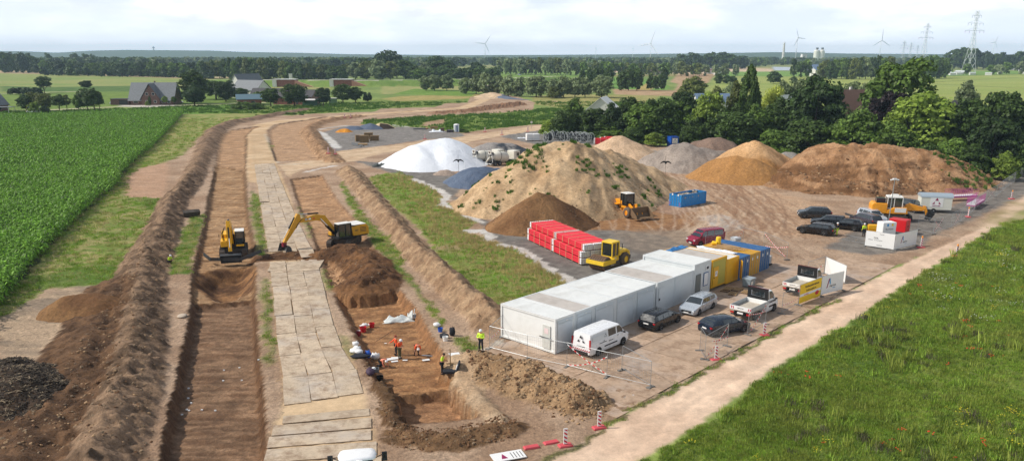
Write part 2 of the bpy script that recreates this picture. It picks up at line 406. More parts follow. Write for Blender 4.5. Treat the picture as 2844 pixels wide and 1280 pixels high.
for i in range(34):
 r_=random.Random(300+i);x0,y0=r_.uniform(1480,1900),r_.uniform(415,440);x2,y2=(r_.uniform(2130,2420),r_.uniform(590,740)) if i%2 else(r_.uniform(1700,2250),r_.uniform(640,720));x1,y1=(x0+x2)/2+r_.uniform(-60,260),(y0+y2)/2+r_.uniform(-60,30)
 if i%3==0:x0,y0,x1,y1,x2,y2=1240+r_.uniform(-80,80),405+r_.uniform(0,18),1550,412+r_.uniform(-8,20),1760+r_.uniform(0,200),460+r_.uniform(0,60)
 W=GP([((1-t)**2*x0+2*t*(1-t)*x1+t*t*x2,(1-t)**2*y0+2*t*(1-t)*y1+t*t*y2) for t in np.linspace(0,1,12)])
 for off in(-.9,.9):line([(a+off,b) for a,b in W],.15,(144,112,88) if i%2 else(212,186,160),(156,122,96) if i%2 else(200,172,146),None,.15,.5,jit='f')
area(GP([(882,372),(962,349),(1090,352),(1180,356),(1285,371),(1290,380),(1180,388),(1060,405),(960,418),(880,425),(905,415)]),(150,144,138),(132,126,120),4,.5,n=n_b)
area(GP([(980,447),(1060,452),(1130,476),(1210,470),(1290,500),(1262,545),(1360,620),(1400,655),(1480,645),(1600,640),(1740,640),(1850,655),(1900,690),(1700,790),(1590,792),(1530,750),(1450,698),(1395,684),(1330,618),(1245,542),(1145,497),(1080,478)]),(146,140,132),(122,116,110),4,.5,n=n_b)
area(GP([(1700,640),(1900,640),(1960,680),(1850,720),(1740,690)]),(176,156,134),(150,134,118),4,1.2,k=.7,n=n_b)
area(GP([(2290,690),(2360,650),(2430,610),(2500,585),(2600,585),(2700,550),(2844,490),(2900,480),(2900,520),(2740,590),(2600,650),(2545,690),(2430,710)]),(150,142,132),(126,118,110),4,.6,n=n_b)
area(GP([(1385,378),(1470,358),(1530,362),(1720,395),(1560,412),(1470,398)]),(150,146,140),(124,120,116),4,.6,n=n_b)
area(GP([(1680,415),(1720,405),(1860,425),(1760,445)]),(150,146,140),(130,124,120),4,.6)
line(GP([(1380,262),(1290,300),(1180,308),(1050,316),(940,324),(860,330),(790,336),(735,346),(712,362),(708,390),(722,440),(735,500)]),3.2,(212,184,148),(196,164,126),6,.5)
RB_u=[(773,458),(880,440),(905,428),(960,418),(1060,407),(1237,386),(1420,360),(1500,348),(1600,330)]
RB_l=[(1600,345),(1500,362),(1390,378),(1300,395),(1180,412),(1060,425),(990,446),(840,470),(801,492)]
area(GP(RB_u+RB_l),(210,184,152),(190,160,128),5,.35,n=n_s)
line(GP([(850,428),(870,440),(900,442)]),1.2,(132,124,116),(120,112,104),4,.5)
ROAD_L=[(1480,1302),(1519,1280),(1833,1101),(2085,960),(2328,830),(2471,745),(2747,640),(2844,536),(2950,478)]
ROAD_R=[(2990,500),(2844,574),(2786,613),(2637,712),(2548,767),(2361,894),(2140,1027),(1974,1154),(1781,1280),(1560,1480),(1200,1480)]
ROAD_L=[(1250,1420),(1519,1280),(1700,1178),(1833,1101),(1960,1028),(2085,960),(2200,897),(2328,826),(2471,752),(2600,692),(2720,636),(2790,588),(2844,548),(2960,480),(3200,400)]
ROAD_R=[(3300,400),(3000,505),(2880,562),(2820,594),(2760,632),(2637,712),(2548,767),(2361,894),(2140,1027),(1974,1154),(1781,1280),(1540,1440)]
ROADP=GP(ROAD_L+ROAD_R)
area(ROADP,(220,192,166),(204,174,148),5,.2,'f',n=n_a)
cen=[((a[0]+b[0])/2,(a[1]+b[1])/2) for a,b in zip(GP([(1519,1280),(1833,1101),(2085,960),(2328,826),(2600,692),(2720,636)]),GP([(1781,1280),(1974,1154),(2140,1027),(2361,894),(2637,712),(2760,632)]))]
s_,m_,d_,T_,S_=line(cen,2.2,(0,0,0),(0,0,0),None,.3,0)
st=fbm(T_*.12,d_*S_*3.2,91,4)
COL[s_]*=(1+.22*(st-.5)*(d_<3.4))[... ,None]
COL[s_]*=(1+.14*np.exp(-((np.abs(d_)-.95)/.35)**2)*(d_<3))[... ,None]
COL[s_]*=(1-.16*np.exp(-((d_*S_+2.05)/.08)**2)*vn(T_*.6,d_*0,5))[... ,None]
line(GP([(1519,1284),(1833,1103),(2085,962),(2200,898),(2328,829)]),.22,(92,104,46),(130,116,74),8,.16,.9)
MEAD=GP(ROAD_R[::-1])
mp=[(a+.25,b-.15) for a,b in MEAD]+[(160,230),(300,150),(200,20),(20,20)]
area(mp,(96,122,42),(128,144,60),7,.5,n=fbm(X*.22,Y*.22,87,5))
area(GP([(2690,640),(2800,560),(2900,560),(2900,600),(2790,625)]),(196,170,140),(150,140,90),5,.8,k=.6)
area(GP([(2844,400),(2700,455),(2740,470),(2900,480),(3300,380),(3300,330)]),(104,124,52),(132,140,74),8,1)
area(GP([(2640,462),(2750,452),(2900,455),(2900,500),(2820,505),(2760,480)]),(156,150,140),(140,132,120),4,.8)
CORN=GP([(508,318),(424,408),(366,462),(311,527),(255,574),(193,634),(114,717),(45,802),(0,850),(-260,1150)])+[(-200,40)]+GP([(-700,345),(0,333)])
GS=[(850,316),(700,322),(624,348),(580,362),(544,387),(514,424),(459,452),(376,469),(349,493),(349,548),(449,552),(431,600),(445,624),(380,683),(342,721),(331,745),(331,787),(180,795),(120,805),(55,852),(0,880),(-200,1100),(-260,1150),(0,850),(45,802),(114,717),(193,634),(255,574),(311,527),(366,462),(424,408),(508,318),(600,316)]
gsn=fbm(X*.5,Y*1.0,93,5)
area(GP(GS),(122,146,58),(176,166,106),8,.4,n=gsn)
area(GP([(180,796),(120,806),(60,850),(110,770),(200,745),(331,735),(331,787)]),(88,122,36),(110,140,48),8,.6,k=.8,n=n_b)
area(GP([(380,548),(449,552),(445,590),(400,580)]),(84,118,36),(110,136,46),8,.6,k=.8,n=n_b)
area(CORN,(44,50,22),(62,62,30),8,.4)
GR=[(1027,495),(1066,552),(1160,630),(1215,712),(1314,800),(1384,861),(1395,845),(1580,785),(1524,745),(1444,692),(1395,684),(1364,665),(1288,645),(1326,614),(1262,580),(1200,525),(1140,495),(1110,480),(1060,482)]
area(GP(GR),(118,150,52),(160,158,90),8,.4,n=gsn)
area(GP([(1200,690),(1330,655),(1360,668),(1240,705)]),(184,156,120),(170,144,104),8,.6,k=.7)
for q in([(1144,497),(1190,515),(1243,540),(1225,570),(1262,580),(1330,617)],[(1290,643),(1345,642),(1364,662),(1352,668)],[(1395,682),(1444,692),(1490,720),(1524,745),(1560,768),(1583,778)]):
 line(GP(q),.75,(232,226,218),(212,204,194),4,.12,1,n=n_b)
line(GP([(871,362),(888,368),(905,378),(925,398),(937,412)]),1.1,(226,222,216),(206,200,190),4,.2)
line(GP([(871,362),(915,355),(962,349)]),1.1,(216,212,206),(196,190,182),4,.4,.7)
line(GP([(1062,346),(1090,348),(1135,353)]),.9,(226,222,216),(206,200,190),4,.2)
line(GP([(700,375),(706,420),(712,470)]),.35,(190,170,140),(200,180,150),None,.2,.8)
line(GP([(732,372),(752,400),(770,452)]),.5,(196,186,170),(180,170,150),None,.2,.8)
line(GP([(845,478),(890,467),(930,461)]),.5,(226,222,216),(200,190,180),None,.2,.9)
line(GP([(778,458),(850,455)]),.4,(216,206,190),(200,190,170),None,.2,.9)
area(GP([(1300,985),(1360,960),(1395,935),(1400,950),(1440,965),(1340,1000),(1295,1000)]),(222,212,196),(204,190,172),4,.2,jit='m',n=n_b)
area(GP([(1720,1105),(1790,1090),(1800,1100),(1740,1112)]),(220,216,210),(206,196,186),1,.2)
for q,k in(([(942,505),(957,541),(990,604),(1023,669),(1056,702),(1095,748),(1118,781),(1130,752),(1082,663),(1023,617),(977,545),(950,505)],1),([(1105,752),(1150,810),(1176,839),(1220,905),(1238,916),(1205,850),(1170,815),(1130,765)],.9),([(1255,940),(1300,935),(1330,970),(1290,985)],.8),([(701,530),(722,545),(728,600),(741,708),(712,712),(708,643),(697,585)],.9),([(722,780),(740,770),(758,860),(762,1000),(738,1015),(728,900)],.6),([(524,610),(566,590),(566,624),(538,704),(524,762),(466,766),(473,731),(500,662),(508,640)],1),([(890,735),(912,760),(925,800),(905,810),(893,780)],.7),([(835,560),(850,600),(870,660),(858,662),(840,620),(828,570)],.7),([(935,930),(960,935),(990,985),(965,1000),(945,965)],.5),([(745,395),(752,400),(758,420),(750,425)],.8),([(815,362),(835,370),(850,405),(832,400)],.6),([(880,380),(905,395),(925,425),(905,425)],.7)):
 area(GP(q),(92,122,40),(148,146,80),8,.35,k=k,n=n_b)
HR=GP([(693,370),(710,486),(729,607),(748,723),(757,806),(770,960),(784,1038),(787,1137),(760,1180),(735,1400),(1090,1400),(1035,1198),(1022,1120),(988,1021),(939,949),(911,844),(881,723),(845,668),(823,607),(801,530),(773,470),(768,453),(732,370)])
area(HR,(206,178,142),(188,158,122),6,.2,'f')
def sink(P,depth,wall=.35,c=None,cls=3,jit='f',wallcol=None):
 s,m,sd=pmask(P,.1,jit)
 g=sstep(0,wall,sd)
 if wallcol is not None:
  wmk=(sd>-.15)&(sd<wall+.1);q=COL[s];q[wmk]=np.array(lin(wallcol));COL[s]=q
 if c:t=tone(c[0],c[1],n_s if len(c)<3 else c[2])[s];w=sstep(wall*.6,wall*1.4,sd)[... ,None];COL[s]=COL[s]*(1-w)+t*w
 H[s]=H[s]*(1-g)-depth*g if depth>0 else H[s]
 q=CLS[s];q[m>.5]=cls;CLS[s]=q
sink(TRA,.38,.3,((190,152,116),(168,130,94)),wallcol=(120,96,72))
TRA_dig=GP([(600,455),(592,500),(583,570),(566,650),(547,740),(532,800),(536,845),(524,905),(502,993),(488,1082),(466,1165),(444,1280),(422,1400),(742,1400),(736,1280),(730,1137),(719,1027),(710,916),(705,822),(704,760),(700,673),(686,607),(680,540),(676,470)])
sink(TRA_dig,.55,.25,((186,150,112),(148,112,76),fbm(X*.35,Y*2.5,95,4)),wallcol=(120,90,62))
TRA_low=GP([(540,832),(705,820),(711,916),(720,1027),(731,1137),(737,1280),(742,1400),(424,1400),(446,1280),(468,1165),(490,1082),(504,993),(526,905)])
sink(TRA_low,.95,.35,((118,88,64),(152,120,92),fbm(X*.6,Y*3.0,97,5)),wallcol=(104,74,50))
PITL=GP([(548,748),(535,785),(560,800),(590,828),(660,820),(705,790),(715,745),(690,728),(600,735)])
s,m,sd=pmask(PITL,.2,'f');g=sstep(0,2.2,sd);H[s]=H[s]-1.5*g;t=tone((150,110,72),(96,66,42),n_s)[s];COL[s]=COL[s]*(1-m[... ,None])+t*m[... ,None];CLS[s]=np.where(m>.5,3,CLS[s])
area(GP([(600,800),(655,797),(662,812),(604,820)]),(216,190,158),(200,170,138),3,.15)
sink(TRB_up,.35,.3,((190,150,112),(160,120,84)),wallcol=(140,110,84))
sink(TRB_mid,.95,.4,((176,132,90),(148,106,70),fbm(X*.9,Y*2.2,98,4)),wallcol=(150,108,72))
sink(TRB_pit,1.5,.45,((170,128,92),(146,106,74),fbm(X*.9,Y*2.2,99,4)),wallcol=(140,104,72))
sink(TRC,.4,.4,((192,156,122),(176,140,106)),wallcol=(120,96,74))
area(GP([(1010,960),(1050,1050),(1065,1130),(1100,1170),(1110,1180),(1075,1150),(1035,1060),(1000,985)]),(110,80,52),(90,62,40),3,.3)
area(GP([(690,712),(735,705),(860,685),(900,700),(905,730),(830,722),(735,726),(690,728)]),(110,76,46),(84,56,34),1,.3,n=n_b)
def bank(P,wl,wr,h,c1,c2,seed,ridge=.35,cls=2,shape=1.0,vary=.25):
 s=bbox_idx(P,max(max(wl),max(wr))+2);x,y=X[s]+(fx_[s]-X[s])*2.2,Y[s]+(fy_[s]-Y[s])*2.2
 d,T,S=seg_dist(P,x,y);L=T.max()+1e-6
 kt=T/L;wlv=np.interp(kt,np.linspace(0,1,len(wl)),wl);wrv=np.interp(kt,np.linspace(0,1,len(wr)),wr);hv=np.interp(kt,np.linspace(0,1,len(h)),h)
 w=np.where(S>0,wrv,wlv);f=np.clip(1-d/w,0,1)
 prof=f**.85*(1-ridge)+sstep(0,1,f)*ridge
 nn=fbm(x*.5,y*.5,seed,4);lump=fbm(x*1.9,y*1.9,seed+3,4)
 hh=hv*prof*(1-vary+2*vary*nn)+(lump-.5)*.55*sstep(0,.25,f)*np.minimum(hv,1.2)
 m=sstep(0.0,.10,f)
 H[s]=np.where(f>0,np.maximum(H[s],H[s]*0+hh),H[s])
 t=tone(c1,c2,fbm(X*.9,Y*.9,seed+9,5))[s]
 COL[s]=COL[s]*(1-m[... ,None])+t*m[... ,None]
 q=CLS[s];q[m>.5]=cls;CLS[s]=q
bank(CRL,[3,3.0,3.6,3.0,2.6,2.4,2.6,2.6],[3.4,4.0,3.4,2.8,2.2,2.4,3.2,3.0],[.9,1.1,1.4,1.2,1.2,1.5,1.5,1.5],(154,126,100),(108,86,66),101,vary=.35)
CRF=GP([(330,800),(290,880),(255,960),(240,1010),(215,1090),(130,1190),(60,1280),(0,1380)])
bank(CRF,[2.2,2.0,2.4,3.0],[3.2,3.4,4.5,5.0],[.9,.8,.8,1.0],(118,88,62),(86,62,42),111,vary=.4)
CRR=GP([(962,478),(985,500),(1010,530),(1040,565),(1082,612),(1126,670),(1170,715),(1215,755),(1260,800),(1300,838),(1350,880),(1368,905)])
bank(CRR,[3.0,2.6,2.3,2.0,2.0,2.2],[2.4,2.0,1.8,1.8,2.2,2.0],[1.4,1.2,1.1,1.2,1.5,1.5],(178,148,116),(148,118,90),121)
bank(GP([(1000,325),(940,332),(880,345),(856,362),(868,385),(900,425),(925,450)]),[3.2,3,3],[2.5,2.4,2.2],[1.0,1.1,1.0],(176,140,106),(140,108,78),131)
bank(GP([(1440,292),(1380,300),(1290,312),(1210,316)]),[5,5,4],[5,5,4],[1.8,1.8,1.0],(160,120,90),(130,96,70),136)
bank(GP([(905,712),(960,700),(1010,730),(1035,785),(1010,800)]),[3.2,3.4,3.6],[3.2,3.0,3.2],[.8,1.2,1.3],(128,90,56),(92,62,38),141,vary=.35,cls=1)
bank(GP([(740,716),(820,706),(900,702)]),[1.1,1.3],[1.2,1.4],[.25,.4],(118,82,50),(86,58,36),145,cls=1)
bank(GP([(1330,1015),(1420,1045),(1520,1080),(1610,1120)]),[1.6,2.4,2.2],[2.8,3.2,2.4],[1.3,1.6,1.4],(178,146,110),(148,118,86),151,vary=.3,cls=2)
bank(GP([(1100,1205),(1210,1226),(1330,1212),(1425,1188)]),[.7,1.0,1.0],[1.2,1.6,1.0],[.3,.55,.5],(140,108,76),(104,78,52),155,vary=.4,cls=2)
bank(GP([(1052,1075),(1068,1125),(1085,1180),(1130,1205)]),[.9,.9],[.5,.5],[.25,.3],(126,96,64),(96,70,46),158,cls=2)
bank(GP([(1290,1000),(1300,1050),(1345,1110),(1400,1165)]),[.5,.5],[1.4,1.4],[.2,.3],(200,172,140),(184,154,122),159,cls=1)
DK=GP([(-300,238),(500,236),(795,243),(1000,240),(1165,236),(1300,232),(1420,228)])
DK=[(-700,600),(-300,620),(-180,640),(-110,640),(-40,680),(60,760),(160,900)]
DK=[(-240,655),(-180,650),(-110,640),(-60,655),(0,700),(40,760)]
s=bbox_idx(DK,30);d,T,S=seg_dist(DK,X[s],Y[s]);f=np.clip(1-(d-4)/14,0,1)
hdk=4.6*sstep(0,1,f);m=sstep(0,.12,f)
H[s]=np.maximum(H[s],hdk);t=tone((104,136,56),(126,150,70))[s];COL[s]=COL[s]*(1-m[... ,None])+t*m[... ,None]
q=CLS[s];q[m>.5]=10;q[d<2.6]=11;CLS[s]=q;COL[s]=np.where((d<2.6)[... ,None],np.array(lin((206,198,184))),COL[s])
rough=np.ones_like(H)*.03
for k_,v_ in((1,.07),(2,.16),(3,.08),(4,.03),(5,.03),(6,.04),(7,.22),(8,.09),(9,.1)):rough[CLS==k_]=v_
near=(Y<330)&(np.abs(X)<200)
H+=np.where(near,(n_b-.5)*rough*2+(n_c-.5)*rough*.7,0)
cl=fbm(X*1.1,Y*1.1,171,3);H+=np.where((CLS==2)&near,np.abs(cl-.5)*.3,0)
_wp=(fbm(X*.7,Y*.7,176,3)-.5)*1.6;dk=(fbm(X*.45,(Y+_wp)*3.2,175,4)-.5)*(.4+1.1*fbm(X*.3,Y*.3,178,3))+(fbm(X*1.2,Y*1.2,177,4)-.5)*.5;H+=np.where((CLS==3),dk*.13,0)
COL*=np.where((CLS==3)[... ,None],(1+dk*.8)[... ,None],1)
d_row=None
def Hat(x,y):
 x=np.atleast_1d(np.asarray(x,float));y=np.atleast_1d(np.asarray(y,float))
 i=np.clip(np.searchsorted(ys,y)-1,0,NY-2);j=np.clip(np.searchsorted(xs,x)-1,0,NX-2)
 a=np.clip((x-xs[j])/(xs[j+1]-xs[j]),0,1);b=np.clip((y-ys[i])/(ys[i+1]-ys[i]),0,1)
 return H[i,j]*(1-a)*(1-b)+H[i,j+1]*a*(1-b)+H[i+1,j]*(1-a)*b+H[i+1,j+1]*a*b
def Cat(x,y):
 i=np.clip(np.searchsorted(ys,y)-1,0,NY-2);j=np.clip(np.searchsorted(xs,x)-1,0,NX-2);return CLS[i,j]
def hz_(x,y):return float(Hat(x,y)[0])
def on(px,py,z0=None):
 """point on the terrain seen at this photo pixel"""
 a,b,c=ray(px,py);t0=(3.0-CAMH)/c;t1=(-3.5-CAMH)/c;t=np.linspace(t0,t1,600)
 h=Hat(t*a,t*b);k=int(np.argmax(CAMH+t*c<=h));t=t[k]
 return Vector((t*a,t*b,hz_(t*a,t*b)))
M_soil=soilmat('earth',bump=.7);M_grassy=soilmat('grassy_ground',bump=.9,fine=3.5);M_far=soilmat('far_ground',bump=.2,fine=.2);M_road=soilmat('sandy_road',bump=.25,fine=1.6,k=.4)
M_grav=soilmat('gravel_ground',bump=.8,fine=9)
CM={0:M_far,1:M_soil,2:M_soil,3:M_soil,4:M_grav,5:M_road,6:M_road,7:M_grassy,8:M_grassy,9:M_grassy,10:M_grassy,11:M_road,12:M_far,13:M_far}
Vall=np.stack([X.ravel(),Y.ravel(),H.ravel()],1);idx=np.arange(NY*NX).reshape(NY,NX)
Fall=np.stack([idx[:-1,:-1].ravel(),idx[:-1,1:].ravel(),idx[1:,1:].ravel(),idx[1:,:-1].ravel()],1)
FC=CLS[:-1,:-1].ravel();colf=COL.reshape(-1,3);wetf=WET.ravel()
gy,gx=np.gradient(H,ys,xs);NRM=np.stack([-gx,-gy,np.ones_like(H)],-1);NRM/=np.linalg.norm(NRM,axis=-1,keepdims=True);NRM=NRM.reshape(-1,3)
for c in range(len(NAMES)):
 F=Fall[FC==c]
 if not len(F):continue
 u,inv=np.unique(F,return_inverse=True)
 me=npmesh(NAMES[c],Vall[u],inv.reshape(-1,4),CM[c],True,{'col':colf[u],'wet':wetf[u]})
 me.normals_split_custom_set_from_vertices(NRM[u].tolist())
 o=link(NAMES[c],me);o['kind']='structure'
def cards(Cn,Nn,size,rs,elong=1.0,bend=.25):
 """leaf cards: centres Cn, normals Nn, sizes -> V,F (two quads folded in the middle would cost more; one slightly skewed quad each)"""
 n=len(Cn);r=rs.normal(size=(n,3));u=np.cross(Nn,r);u/=np.linalg.norm(u,axis=1)[:,None]+1e-9
 v=np.cross(Nn,u);s=(size*rs.uniform(.6,1.3,n))[:,None]
 u=u*s*elong;v=v*s
 k=[rs.uniform(.55,1.0,n)[:,None] for _ in range(4)]
 V=np.stack([Cn-u*k[0]-v*k[1]*.6,Cn+u*k[1]-v*k[2]*.7,Cn+u*k[2]*.8+v*k[3],Cn-u*k[3]*.9+v*k[0]],1).reshape(-1,3)
 F=np.arange(n*4).reshape(-1,4);return V,F
def crown(name,seed,mat,nc=70,nl=60,leaf=.035,shape='round',clump=.15,hollow=.45):
 rs=np.random.RandomState(seed);P=[];Nn=[]
 for i in range(nc):
  d=rs.normal(size=3);d/=np.linalg.norm(d)
  if shape=='round':ctr=np.array([0,0,.47]);ax=np.array([.42,.42,.46])
  elif shape=='wide':d[2]=abs(d[2]);ctr=np.array([0,0,.12]);ax=np.array([.43,.43,.78])
  elif shape=='column':ctr=np.array([0,0,.5]);ax=np.array([.36,.36,.5])
  elif shape=='cone':ctr=np.array([0,0,.42]);ax=np.array([.40,.40,.56])
  else:ctr=np.array([0,0,.45]);ax=np.array([.42,.42,.5])
  rr=rs.uniform(hollow,1)**.6
  c=ctr+d*ax*rr*rs.uniform(.82,1.06)
  if shape=='cone':k=1-.55*max(0,c[2]-.35)/.65;c[0]*=k;c[1]*=k
  if shape=='column':k=1-.5*max(0,c[2]-.6)/.4;c[0]*=k;c[1]*=k
  cr=clump*rs.uniform(.6,1.25)
  m=int(nl*rs.uniform(.7,1.3));q=rs.normal(size=(m,3));q/=np.linalg.norm(q,axis=1)[:,None];q[:,2]=np.where(q[:,2]<-.3,-q[:,2],q[:,2])
  rad=rs.uniform(.55,1.0,m)[:,None]
  pts=c+q*rad*cr*np.array([1,1,.8 if shape!='column' else 1.3])
  if shape=='willow':pts[:,2]-=np.abs(rs.normal(size=m))*.10*(1.2-c[2])
  P.append(pts);nn=q+rs.normal(size=(m,3))*.45+np.array([0,0,.35]);Nn.append(nn)
 P=np.concatenate(P);Nn=np.concatenate(Nn);Nn/=np.linalg.norm(Nn,axis=1)[:,None]
 V,F=cards(P,Nn,leaf,rs,1.0 if shape!='willow' else .6)
 V[:,2]=np.maximum(V[:,2],-.02)
 return npmesh(name,V,F,mat,False)
M_bark=paint('bark',(92,78,62),.9,0,.3,bump=.5)
def trunk_mesh(seed,forks=4):
 r_=random.Random(seed);b=MB()
 b.cyl((0,0,-.05),(.01,0,.25),.028,.02,7,False)
 for i in range(forks):
  a=2*math.pi*i/forks+r_.uniform(-.4,.4);l=r_.uniform(.18,.3);z0=r_.uniform(.16,.25)
  p=(math.cos(a)*l*.5,math.sin(a)*l*.5,z0+.2);q=(math.cos(a)*l,math.sin(a)*l,z0+.5*r_.uniform(.8,1.1))
  b.cyl((0,0,z0-.03),p,.013,.009,5,False);b.cyl(p,q,.009,.003,5,False)
 b.cyl((.01,0,.25),(0,.02,.8),.019,.004,6,False)
 return b.mesh('trunk',M_bark)
TRUNK=[trunk_mesh(5+i) for i in range(3)]
LM={'dark':leafmat('leaf_dark',(76,98,44),.4),'deep':leafmat('leaf_deep',(58,78,38),.4),'mid':leafmat('leaf_mid',(100,126,52),.4),'light':leafmat('leaf_light',(132,154,62),.35),'grey':leafmat('leaf_grey',(132,146,102),.35),'yellow':leafmat('leaf_yellow',(172,182,78),.25),'purple':leafmat('leaf_purple',(46,34,36),.3),'olive':leafmat('leaf_olive',(108,118,58),.35)}
_cr={}
def getcrown(shape,tone_,v,lod):
 k=(shape,tone_,v,lod)
 if k not in _cr:
  nc,nl,lf={0:(120,75,.026),1:(56,42,.05),2:(28,22,.09)}[lod]
  cl={0:.13,1:.17,2:.2}[lod]
  if shape=='column':cl*=.8
  _cr[k]=crown('crown',hash((shape,v,lod))%1000 if False else(len(shape)*31+v*7+lod*101),LM[tone_],nc,nl,lf,shape,cl)
 return _cr[k]
def tree(px,ptop,wpx,Yd,tone_,shape='round',label='',group=None,name='broadleaf_tree',lod=0,low=.12,v=None,cat='tree',zb=None,by=None,shrub=False):
 """tree whose crown is centred over photo column px at distance Yd, its top at row ptop"""
 p=AT(px,ptop,Yd);z0=hz_(p.x,p.y) if zb is None else zb
 h=p.z-z0;wd=wpx/FPX*math.hypot(Yd,CAMH)*1.02
 v=rnd.randrange(4) if v is None else v
 t=thing(name,label,cat,(p.x,p.y,z0),rnd.uniform(0,6.28),group)
 c=link('crown',getcrown(shape,tone_,v%4,lod),t);lo=.0 if shrub else low
 c.location=(0,0,h*lo);c.scale=(wd*1.02,wd*1.02,h*(1-lo)*1.02)
 if not shrub:
  k=link('trunk',TRUNK[v%3],t);k.scale=(max(wd,h*.5),max(wd,h*.5),h)
 return t
def seq(xs_,tops,w,Y0,Y1,tones,shape,labels,group,lod,name='broadleaf_tree',low=.08,jitter=.15):
 n=len(xs_)
 for i,x in enumerate(xs_):
  tp=np.interp(x,[a for a,b in tops],[b for a,b in tops])+rnd.uniform(-1,1)*2.2
  Yd=np.interp(x,[xs_[0],xs_[-1]+.1],[Y0,Y1])*(1+rnd.uniform(-.02,.02))
  tn=tones[rnd.randrange(len(tones))]
  tree(x,tp,w*rnd.uniform(1-jitter,1+jitter*2),Yd,tn,shape[rnd.randrange(len(shape))],labels[0]%{'c':{'dark':'dark green','deep':'very dark green','mid':'mid green','light':'light green','grey':'grey green','olive':'olive green','yellow':'yellow','purple':'purple'}[tn]} if '%' in labels[0] else labels[i%len(labels)],group,name,lod,low)
NB=[(1528,322,70,236,'light','wide',1,'small light green bush at the left end of the tree belt beside the road'),(1592,272,92,238,'mid','cone',1,'wispy topped bush tree with pale shoots at the left end of the belt'),(1560,305,70,232,'dark','wide',1,'dark low thicket bush behind the white pallets and reels'),(1650,298,86,232,'dark','round',1,'dark leafy shrub tree behind the cable reels'),(1700,292,74,230,'deep','cone',1,'narrow very dark tree just left of the small gap in the belt'),(1757,264,92,232,'dark','round',0,'round dark tree with its top against the straw coloured field'),(1838,272,108,226,'dark','round',0,'broad dark tree below the white roof corner'),(1905,248,92,230,'deep','round',0,'tall very dark tree left of the bright green one'),(1975,256,100,222,'light','round',0,'bright green tree standing below the solar panel roof'),(1930,330,90,214,'dark','wide',1,'low dark tree behind the blue box container'),(2046,236,74,224,'olive','cone',0,'olive green tree just left of the tall poplar'),(2093,176,74,222,'dark','column',0,'tall slim dark poplar rising above the whole tree belt'),(2052,306,126,208,'dark','round',0,'wide dark tree in front of the foot of the poplar'),(2152,230,76,226,'yellow','willow',0,'yellow weeping willow right of the tall poplar'),(2172,264,84,214,'dark','cone',0,'dark tree half covering the yellow willow'),(2278,212,170,206,'deep','round',0,'huge dark tree with ragged feathery top left of the brown roof'),(2264,328,160,186,'dark','round',0,'rounded dark green tree low behind the grey and orange heaps'),(2162,352,110,196,'mid','wide',1,'mid green shrub left of the low rounded tree'),(2512,155,204,206,'mid','round',0,'giant oak tree, the biggest crown, standing up over the fields'),(2472,246,132,196,'purple','round',0,'dark purple copper beech under the giant oak'),(2392,294,170,178,'mid','wide',0,'wide green tree right below the white house'),(2566,258,214,176,'light','round',0,'large pale green walnut like tree right of the copper beech'),(2492,330,130,168,'mid','wide',0,'green tree with a bare pale branch above the big flat heap'),(2692,264,140,174,'dark','round',0,'dark round tree right of the large pale green tree'),(2812,244,150,176,'dark','round',0,'tall dark tree at the right edge of the picture'),(2772,326,140,160,'deep','round',0,'very dark tree low at the right edge'),(2640,372,130,160,'mid','wide',1,'mid green shrub above the weedy end of the flat heap'),(2580,388,110,160,'dark','wide',1,'dark shrub directly behind the top of the flat heap'),(2700,398,120,156,'dark','wide',1,'dark bramble bush right of the flat heap'),(2800,418,80,152,'light','wide',1,'light green bush near the gravel at the right edge'),(2845,372,110,158,'dark','round',1,'dark bush cut by the right edge of the picture'),(2190,412,90,186,'mid','wide',1,'small bush peeping between the orange heap and the flat heap'),(2300,395,100,178,'dark','wide',1,'dark bush behind the left shoulder of the flat heap'),(2440,388,110,172,'dark','wide',1,'dark bush behind the middle of the flat heap'),(1818,363,62,212,'light','wide',1,'rounded light green shrub left of the blue box container'),(1762,352,70,218,'dark','wide',1,'dark hedge shrub behind the pale sand heap'),(1700,352,80,226,'mid','wide',1,'low green hedge bush right behind the red pipe stack'),(1630,352,70,232,'mid','wide',1,'low green hedge bush right behind the reels'),(2690,232,96,262,'grey','cone',0,'wind bent grey green tree in front of the open pasture'),(2180,225,60,300,'grey','round',1,'grey green willow behind the yellow willow'),(2225,222,60,300,'grey','round',1,'grey green willow left of the feathery dark tree'),(2380,228,90,290,'grey','round',1,'grey green willow left of the giant oak'),(1926,213,82,400,'olive','round',1,'olive willow clump in front of the brown field'),(1995,236,60,330,'olive','wide',1,'low willow scrub right of the olive willow clump'),(2030,226,60,340,'grey','wide',1,'grey scrub left of the poplar top'),]
for a in NB:
 tree(a[0],a[1],a[2],a[3],a[4],a[5],a[7],'trees and shrubs of the belt behind the heaps','broadleaf_tree' if a[6]==0 else 'shrub',0,.02,shrub=(a[6]==1),cat='tree' if a[6]==0 else 'bush')
rnd.seed(77)
seq(list(range(1585,2860,52)),[(1585,300),(1640,318),(1760,290),(1900,275),(2000,285),(2150,290),(2260,270),(2360,300),(2500,270),(2620,300),(2750,290),(2860,300)],96,238,182,['dark','deep','mid'],['round','wide'],['%(c)s tree filling the gaps at the back of the belt behind the heaps'],'back row trees of the belt behind the heaps',0,low=0)
seq(list(range(1600,2860,60)),[(1600,345),(1800,350),(2000,370),(2200,400),(2400,390),(2600,395),(2860,420)],84,240,168,['dark','deep'],['wide'],['%(c)s undergrowth bush along the foot of the tree belt'],'undergrowth along the foot of the tree belt',1,'shrub',low=-.05)
